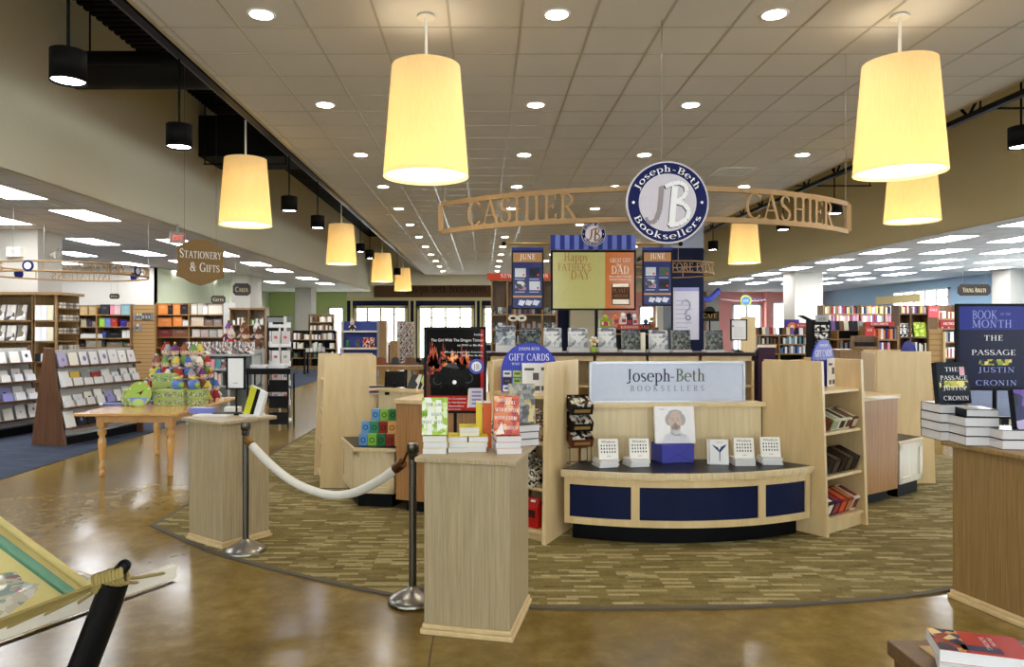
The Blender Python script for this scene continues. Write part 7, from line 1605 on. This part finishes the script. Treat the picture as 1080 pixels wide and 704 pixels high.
for k in range(5):
    b = MB(); s_ = RND.uniform(.12,.2); b.lathe([(.05,0),(.08,s_*.4),(.05,s_*.8),(.07,s_)],mat(RND.choice([(226,226,224),(206,206,210),(236,234,228)]),.4),12); tag(b.build('vase', loc=(px_(333,27.6)-.3+k*.15,27.55,.831)), 'white vase on the black far table, %s from the left' % ORD[k+1], 'vase', 'vases on the far table')
Y = 26; bb = mat((74,88,160),.6); t = thing('display_case', 'blue-backed display case with an oak end down the left aisle', 'display case', (px_(384,Y),Y,0.0)); w2 = 22*Y/FP
b = MB(); b.box(-w2-.05,w2-.2,.36,.40,.0,sh(339,Y),bb); b.build('back_panel', t)
for zz in (349,367,380): b = MB(); b.box(-w2-.05,w2-.2,0,.36,sh(zz,Y)-.06,sh(zz,Y),M['maplewhite']); b.build('shelf', t)
b = MB(); b.box(w2-.2,w2+.06,-.05,.45,0,sh(339,Y)+.02,M['cherry']); b.box(w2-.28,w2-.2,-.03,.42,0,sh(339,Y)+.02,M['grey']); b.build('end_panel', t); b = MB(); b.box(-w2-.09,-w2-.05,0,.40,0,sh(339,Y),M['offwhite']); b.build('side_panel', t)
pj = lambda u,v,z: (u,Y+v,z+.001)
doll(px_(371,Y), Y+.1, sh(349,Y)+.0, 1.9, (60,50,50),(220,214,206),(226,220,210),'black and white character-free plush on the blue-backed case top shelf'.replace('character-free ',''), grp=None)
faceout(pj, sh(367,Y), [px_(388.5,Y)], .42,.36,['red'],'%s and white picture board on the blue-backed case, %s item from the doll',None,art=[speckle('picture_board',[(196,70,60),(226,222,214),(60,40,40),(200,90,60)],26,.4)],name='picture_board',cat='picture')
for k,px in enumerate((366,376.5)):
    b = MB(); b.lathe([(.07,0),(.09,.1),(.05,.18)],mat([(60,110,80),(96,90,96)][k],.4),12); b.ball((0,0,.22),.06,mat([(60,140,70),(110,90,80)][k],.5),10); tag(b.build('ornament', loc=(px_(px,Y),Y+.12,sh(367,Y)+.001)), '%s ornament on the blue-backed case beside the picture board' % ['green','brown'][k], 'ornament')
t = thing('book_tower', 'revolving book tower seen just left of the film poster', 'book rack', (px_(428,20),20,0.0)); b = MB(); b.cyl((0,0,.0),(0,0,sh(341,20)),.04,M['black']); b.lathe([(.3,0),(.3,.04)],M['black'],20); b.build('column', t)
for j in range(6): b = MB(); b.lathe([(.27,sh(347+j*8,20)-.02),(.27,sh(347+j*8,20))],M['grey'],16); b.build('tier', t)
tw = [speckle('tower_books_%d'%i,c,30,.4) for i,c in enumerate(([(190,186,180),(60,50,50),(150,70,60),(220,216,206)],[(120,90,70),(200,196,190),(40,40,44),(170,160,150)]))]
for j in range(6):
    for k in range(4):
        a = -2.6+k*.7; 
        o = bpy.data.objects.new('book', book_mesh(.15,.19,.03,True)); C.objects.link(o); xx,yy = px_(428,20)+.21*math.cos(a+.0), 20+.21*math.sin(a)
        o.location = (xx-.075*math.cos(a+PI/2), yy-.075*math.sin(a+PI/2), sh(347+j*8,20)+.001); o.rotation_euler = FACE(6, math.degrees(a)+90); recolor(o,0,PM[['grey','red','brown','cream'][(k+j)%4]]); recolor(o,2,tw[(j+k)%2])
        tag(o, '%s book facing out on the revolving tower, %s around its %s tier' % (['grey','red','brown','cream'][(k+j)%4], ORD[k+1], SHN[j]), 'book', 'books on the revolving tower')
t = thing('walnut_endcap', 'brown wooden end cabinet between the blue-backed case and the book tower', 'cabinet', (px_(415,18),18,0.0)); b = MB(); b.box(-.10,.10,0,.5,0,sh(360,18),M['cherry']); b.build('body', t); b = MB(); b.box(-.16,.2,-.05,.5,.45,.5,M['walnut']); b.build('ledge', t)
# till, magazines and other things on the work counter
t = thing('till_screen', 'black till screen tilted back on the work counter', 'till', (px_(416,7.75),7.75,1.021)); b = MB(); b.box(-.11,.11,-.02,.02,.08,.25,M['black'],Matrix.Rotation(-.35,4,'X')); b.build('screen', t, bevel=.006); b = MB(); b.box(-.09,.09,-.10,.08,0,.03,M['black']); b.cyl((0,0,.03),(0,.0,.12),.02,M['black']); b.build('base', t)
b = MB()
for k in range(6): b.box(-.09+k*.0,.09,-.10+k*.0,.10,k*.014,k*.014+.012,mat([(206,206,206),(60,60,64),(190,60,70),(226,224,220)][k%4],.4),Matrix.Rotation(RND.uniform(-.3,.3),4,'Z'))
tag(b.build('flyer_pile', loc=(px_(399,7.85),7.85,1.021)), 'messy flyer pile left of the black till screen', 'flyers')
for k,(px,c,nm) in enumerate(((431,(206,206,200),'grey'),(436,(196,206,120),'yellow'),(441,(226,224,220),'white'),(446,(180,200,70),'lime'))):
    a = [speckle('magazine_cover_%d'%k,[c,(60,60,60),tuple(int(v*.7) for v in c),(220,216,206)],10,.35)]
    o = bpy.data.objects.new('magazine', book_mesh(.12,.26,.012,True)); C.objects.link(o); o.location = (px_(px,7.55)-.04,7.58+k*.02,1.022+k*.0); o.rotation_euler = (math.radians(52),0,math.radians(-20)); recolor(o,0,mat(c,.4)); recolor(o,2,a[0]); tag(o, '%s magazine leaning back on the work counter, %s right of the till' % (nm, ORD[k+1]), 'magazine', 'magazines beside the till')
gift_sign(-1.60,8.12,1.151,math.radians(-80),.20,'violet blue rounded gift sign seen edge-on on the rear left shelf unit',False)
gift_sign(4.95,8.45,1.151,math.radians(80),.24,'violet blue rounded gift sign seen edge-on on the rear right shelf unit',False)
b = MB(); b.box(-.13,.13,-.1,.1,0,.09,speckle('lime_box',[(190,206,60),(150,170,40),(210,220,120)],20,.4)); b.box(-.134,.134,-.104,.104,.075,.092,mat((150,170,50),.4)); tag(b.build('box', loc=(-1.70, 8.77, 1.2735)), 'lime green box on the table behind the rear left shelf unit', 'box')
t = thing('display_table', 'oak table of hats and tins behind the rear left shelf unit', 'table', (-1.35,9.0,0.0105)); b = MB(); b.box(-.50,.62,-.35,.45,1.22,1.262,M['cherry']); b.build('table_top', t)
for x in (-.44,.55):
    for y in (-.3,.4): b = MB(); b.box(x-.03,x+.03,y-.03,y+.03,0,1.22,M['cherry']); b.build('leg', t)
for k,(c,s_) in enumerate((((110,84,62),.10),((90,90,100),.07),((120,70,50),.11),((60,60,66),.07),((100,76,60),.1),((50,50,56),.08))):
    b = MB(); b.lathe([(s_*1.3,0),(s_*1.25,.012),(s_*.75,.02),(s_*.6,.075),(s_*.2,.09)],mat(c,.7),16); tag(b.build('hat', loc=(-1.68+k*.19,9.12,1.2735)), '%s brimmed hat on the oak table, %s from the left' % (['brown','slate','rust','black','tan-brown','charcoal'][k],ORD[k+1]), 'hat', 'hats on the oak table')
# small book piles on the right low bench and oak counter
for k in range(4): book((.10,.13,.022), M['offwhite'], M['white'], (4.22,7.52,.5875+k*.0227), (0,0,math.radians(30)), 'small white paperback piled on the low white bench, %s from the bottom' % ORD[k+1], 'paperbacks on the low white bench', True)
sheets(930,420,.30,.18,2,30,M['white'],'white papers on the oak counter right of the shelf unit','paper_stack','papers',1.066,.004)
for k in range(5):
    o = bpy.data.objects.new('magazine', book_mesh(.16,.24,.012,True)); C.objects.link(o); o.location = (3.72+k*.035,7.42+k*.03,1.067); o.rotation_euler = (math.radians(60),0,math.radians(38)); recolor(o,0,M['black']); recolor(o,2,bw_art if k%2 else PM['black']); tag(o, 'dark magazine leaning on the right oak counter, %s of the row' % ORD[k+1], 'magazine', 'magazines on the right oak counter')
# children's ring sign, store events arc, column poster
Yk = 26; t = thing('round_sign', "round green and blue kids' emblem hung before the pink wall", 'hanging sign', (px_(786.5,Yk),Yk,zat(317.5,Yk))); b = MB(); Mx = Matrix.Rotation(PI/2,4,'X'); b.lathe([(.21,-.02),(.21,.02)],mat((176,190,90),.5),28,Mx); b.build('disc', t); b = MB(); b.quad([(x,-.021,z) for x,z in circ(0,0,.15,22)],mat((80,130,190),.5)); letters(b,'KIDS',.09,xzmap(0,-.045,-.022),WHITEINK,width=.2); b.build('emblem', t); b = MB(); b.tube([(-.85,.05,.06),(-.4,.05,.0),(0,.05,-.01),(.4,.05,.0),(.72,.05,.04)],.02,M['offwhite'],6); b.cyl((0,.05,0),(0,.05,LZ-zat(317.5,Yk)),.006,M['steel'],seg=6); b.build('arc_frame', t); b = MB(); letters(b,'CHILDREN',.10,xzmap(-.5,.0,-.0),mat((206,120,150),.5),width=.5); letters(b,'BOOKS',.10,xzmap(.45,.0,-.0),mat((120,110,190),.5),width=.4); b.build('lettering', t)
Ye = 15.6; R1 = .85; xe = px_(751,Ye)-R1; t = thing('ring_sign', 'tan metal ring sign reading STORE EVENTS before the navy column', 'hanging sign', (xe,Ye,0)); z0,z1 = zat(288.5,Ye-.5),zat(277,Ye-.5); b = MB()
for z in (z0,z1): b.tube([(R1*math.cos(2*PI*k/40),R1*math.sin(2*PI*k/40),z) for k in range(41)],.014,M['arch'],6)
for k in range(6): a=2*PI*k/6; b.cyl((R1*math.cos(a),R1*math.sin(a),z0),(R1*math.cos(a),R1*math.sin(a),z1),.01,M['arch'],seg=6)
b.build('frame', t); b = MB(); letters(b,'STORE EVENTS',(z1-z0)*.75,lambda a,c_,z:(lambda th:((R1+z)*math.cos(th),(R1+z)*math.sin(th),z0+.02+c_))(math.radians(-70)+a/R1),M['arch'],depth=.01,width=1.3); b.build('lettering', t); b = MB()
for k in range(3): a=2*PI*k/3+.4; b.cyl((R1*math.cos(a),R1*math.sin(a),z1),(R1*math.cos(a),R1*math.sin(a),UZ),.004,M['steel'],seg=6)
b.build('wire', t)
Yc = 17.36; t = thing('column_poster', 'tall pale poster with a large swirl on the navy column', 'poster', (px_(723.5,Yc),Yc,zat(358.5,Yc))); w2,h2 = 13.5*Yc/FP, 55*Yc/FP; b = MB(); b.box(-w2,w2,-.012,0,0,h2,mat((206,208,230),.3)); b.build('sheet', t); b = MB(); b.box(-w2,w2,-.0125,-.012,h2*.93,h2,mat((150,156,214),.4)); b.tube([(.10*math.cos(math.radians(a)),-.012,h2*.66+.13*math.sin(math.radians(a))) for a in range(170,-100,-15)]+[(-.02,-.012,h2*.48)],.022,mat((176,180,206),.4),6); b.tube([(.05+.055*math.cos(2*PI*k/20),-.012,h2*.42+.055*math.sin(2*PI*k/20)) for k in range(21)],.009,mat((70,70,110),.4),6)
for k in range(7): b.box(-w2*.8,w2*.1+(k%3)*.05,-.013,-.012,h2*(.74-.085*k),h2*(.745-.085*k)+.01,mat((160,162,190),.5))
b.build('printing', t)
b = MB(); b.tube([W(742,316,24),W(748,316.2,24),W(752,313,24),W(756,308,24),W(759,306,24)],.09,mat((80,90,200),.5),8); tag(b.build('wall_ribbon'), 'blue curved ribbon decoration left of the pink wall', 'decoration')
b = MB(); hx=.28; b.box(-hx,hx,-.02,.02,0,.30,mat((40,44,34),.5)); b.lathe([(hx*.6,-.02),(hx*.6,.02)],mat((40,44,34),.5),20,Matrix.Translation((0,0,.28))@Matrix.Rotation(PI/2,4,'X')); letters(b,'CAFE',.13,xzmap(0,.1,-.021),mat((200,150,70),.5),width=.42); tag(b.build('shop_sign', loc=(px_(748.5,22),22,zat(339,22))), 'dark green arched shop board left of the pink wall windows', 'sign')
t = thing('sign_post', 'thin post that carries the dark green arched shop board', 'post', (px_(748.5,22.1),22.1,0.0082)); b = MB(); b.cyl((0,0,0),(0,0,zat(339,22)+.1),.025,M['black']); b.build('post', t); b = MB(); b.lathe([(.2,0),(.2,.02)],M['black'],16); b.build('foot', t)
b = MB(); b.box(-.16,.16,-.02,.02,0,.34,mat((70,60,140),.5)); b.quad([(x,-.021,.17+z) for x,z in circ(0,0,.11,16)],mat((214,120,50),.5)); b.quad([(x,-.022,.17+z) for x,z in circ(0,0,.05,12)],mat((236,220,190),.5)); tag(b.build('picture_board', loc=(px_(833.5,16.7),16.62,sh(353.5,16.5)+.01)), "purple board with an orange flower on the children's case", 'picture')
# ================================================================== shelf books: the 300 that show largest stay single, the rest become one mass
bpy.context.view_layer.update()
dg_ = bpy.context.evaluated_depsgraph_get(); eye = Vector((0, 0, HC))
def seen(o):
    bb = [o.matrix_world @ Vector(c) for c in o.bound_box]; c = sum(bb, Vector())/8; n = 0
    fr = sorted(bb, key=lambda p: p.y)[:4]
    for p in [c*.2 + q*.8 for q in fr] + [sum(fr, Vector())/4]:
        px = CX + p.x/p.y*FP; py = CY - (p.z-HC)/p.y*FP
        if not (0 <= px <= 1080 and 0 <= py <= 704): continue
        d = (p - eye); L = d.length; hit, loc, nrm, idx, ob, mx = bpy.context.scene.ray_cast(dg_, eye, d.normalized())
        if hit and (ob.name == o.name or (loc-eye).length > L-.02): n += 1
    return n
def rank(o):
    bb = [o.matrix_world @ Vector(c) for c in o.bound_box]; xs = [CX+p.x/p.y*FP for p in bb]; ys = [CY-(p.z-HC)/p.y*FP for p in bb]
    return (max(xs)-min(xs))*(max(ys)-min(ys))
allb = [o for o in C.objects if o.type == 'MESH' and o.name.split('.')[0] == 'book' and o.parent is None and 'category' in o]
sc_ = []
for o in allb: sc_.append((rank(o)*seen(o)/5 + (1e6 if o.children else 0), o))
sc_.sort(key=lambda s: -s[0])
keep, rest = sc_[:290], sc_[290:]
b = MB()
for s_, o in rest:
    me = o.data; ms = [sl.material for sl in o.material_slots]
    base = len(b.v); b.v += [tuple(o.matrix_world @ v.co) for v in me.vertices]
    for p in me.polygons: b.f.append(tuple(i+base for i in p.vertices)); b.mi.append(b._m(ms[p.material_index])); b.sm.append(False)
    bpy.data.objects.remove(o)
if rest: tag(b.build('shelved_books'), 'the many small spines filling the distant department shelves', 'books', None, 'stuff')
if __name__ == '__main__' and False:
    pass
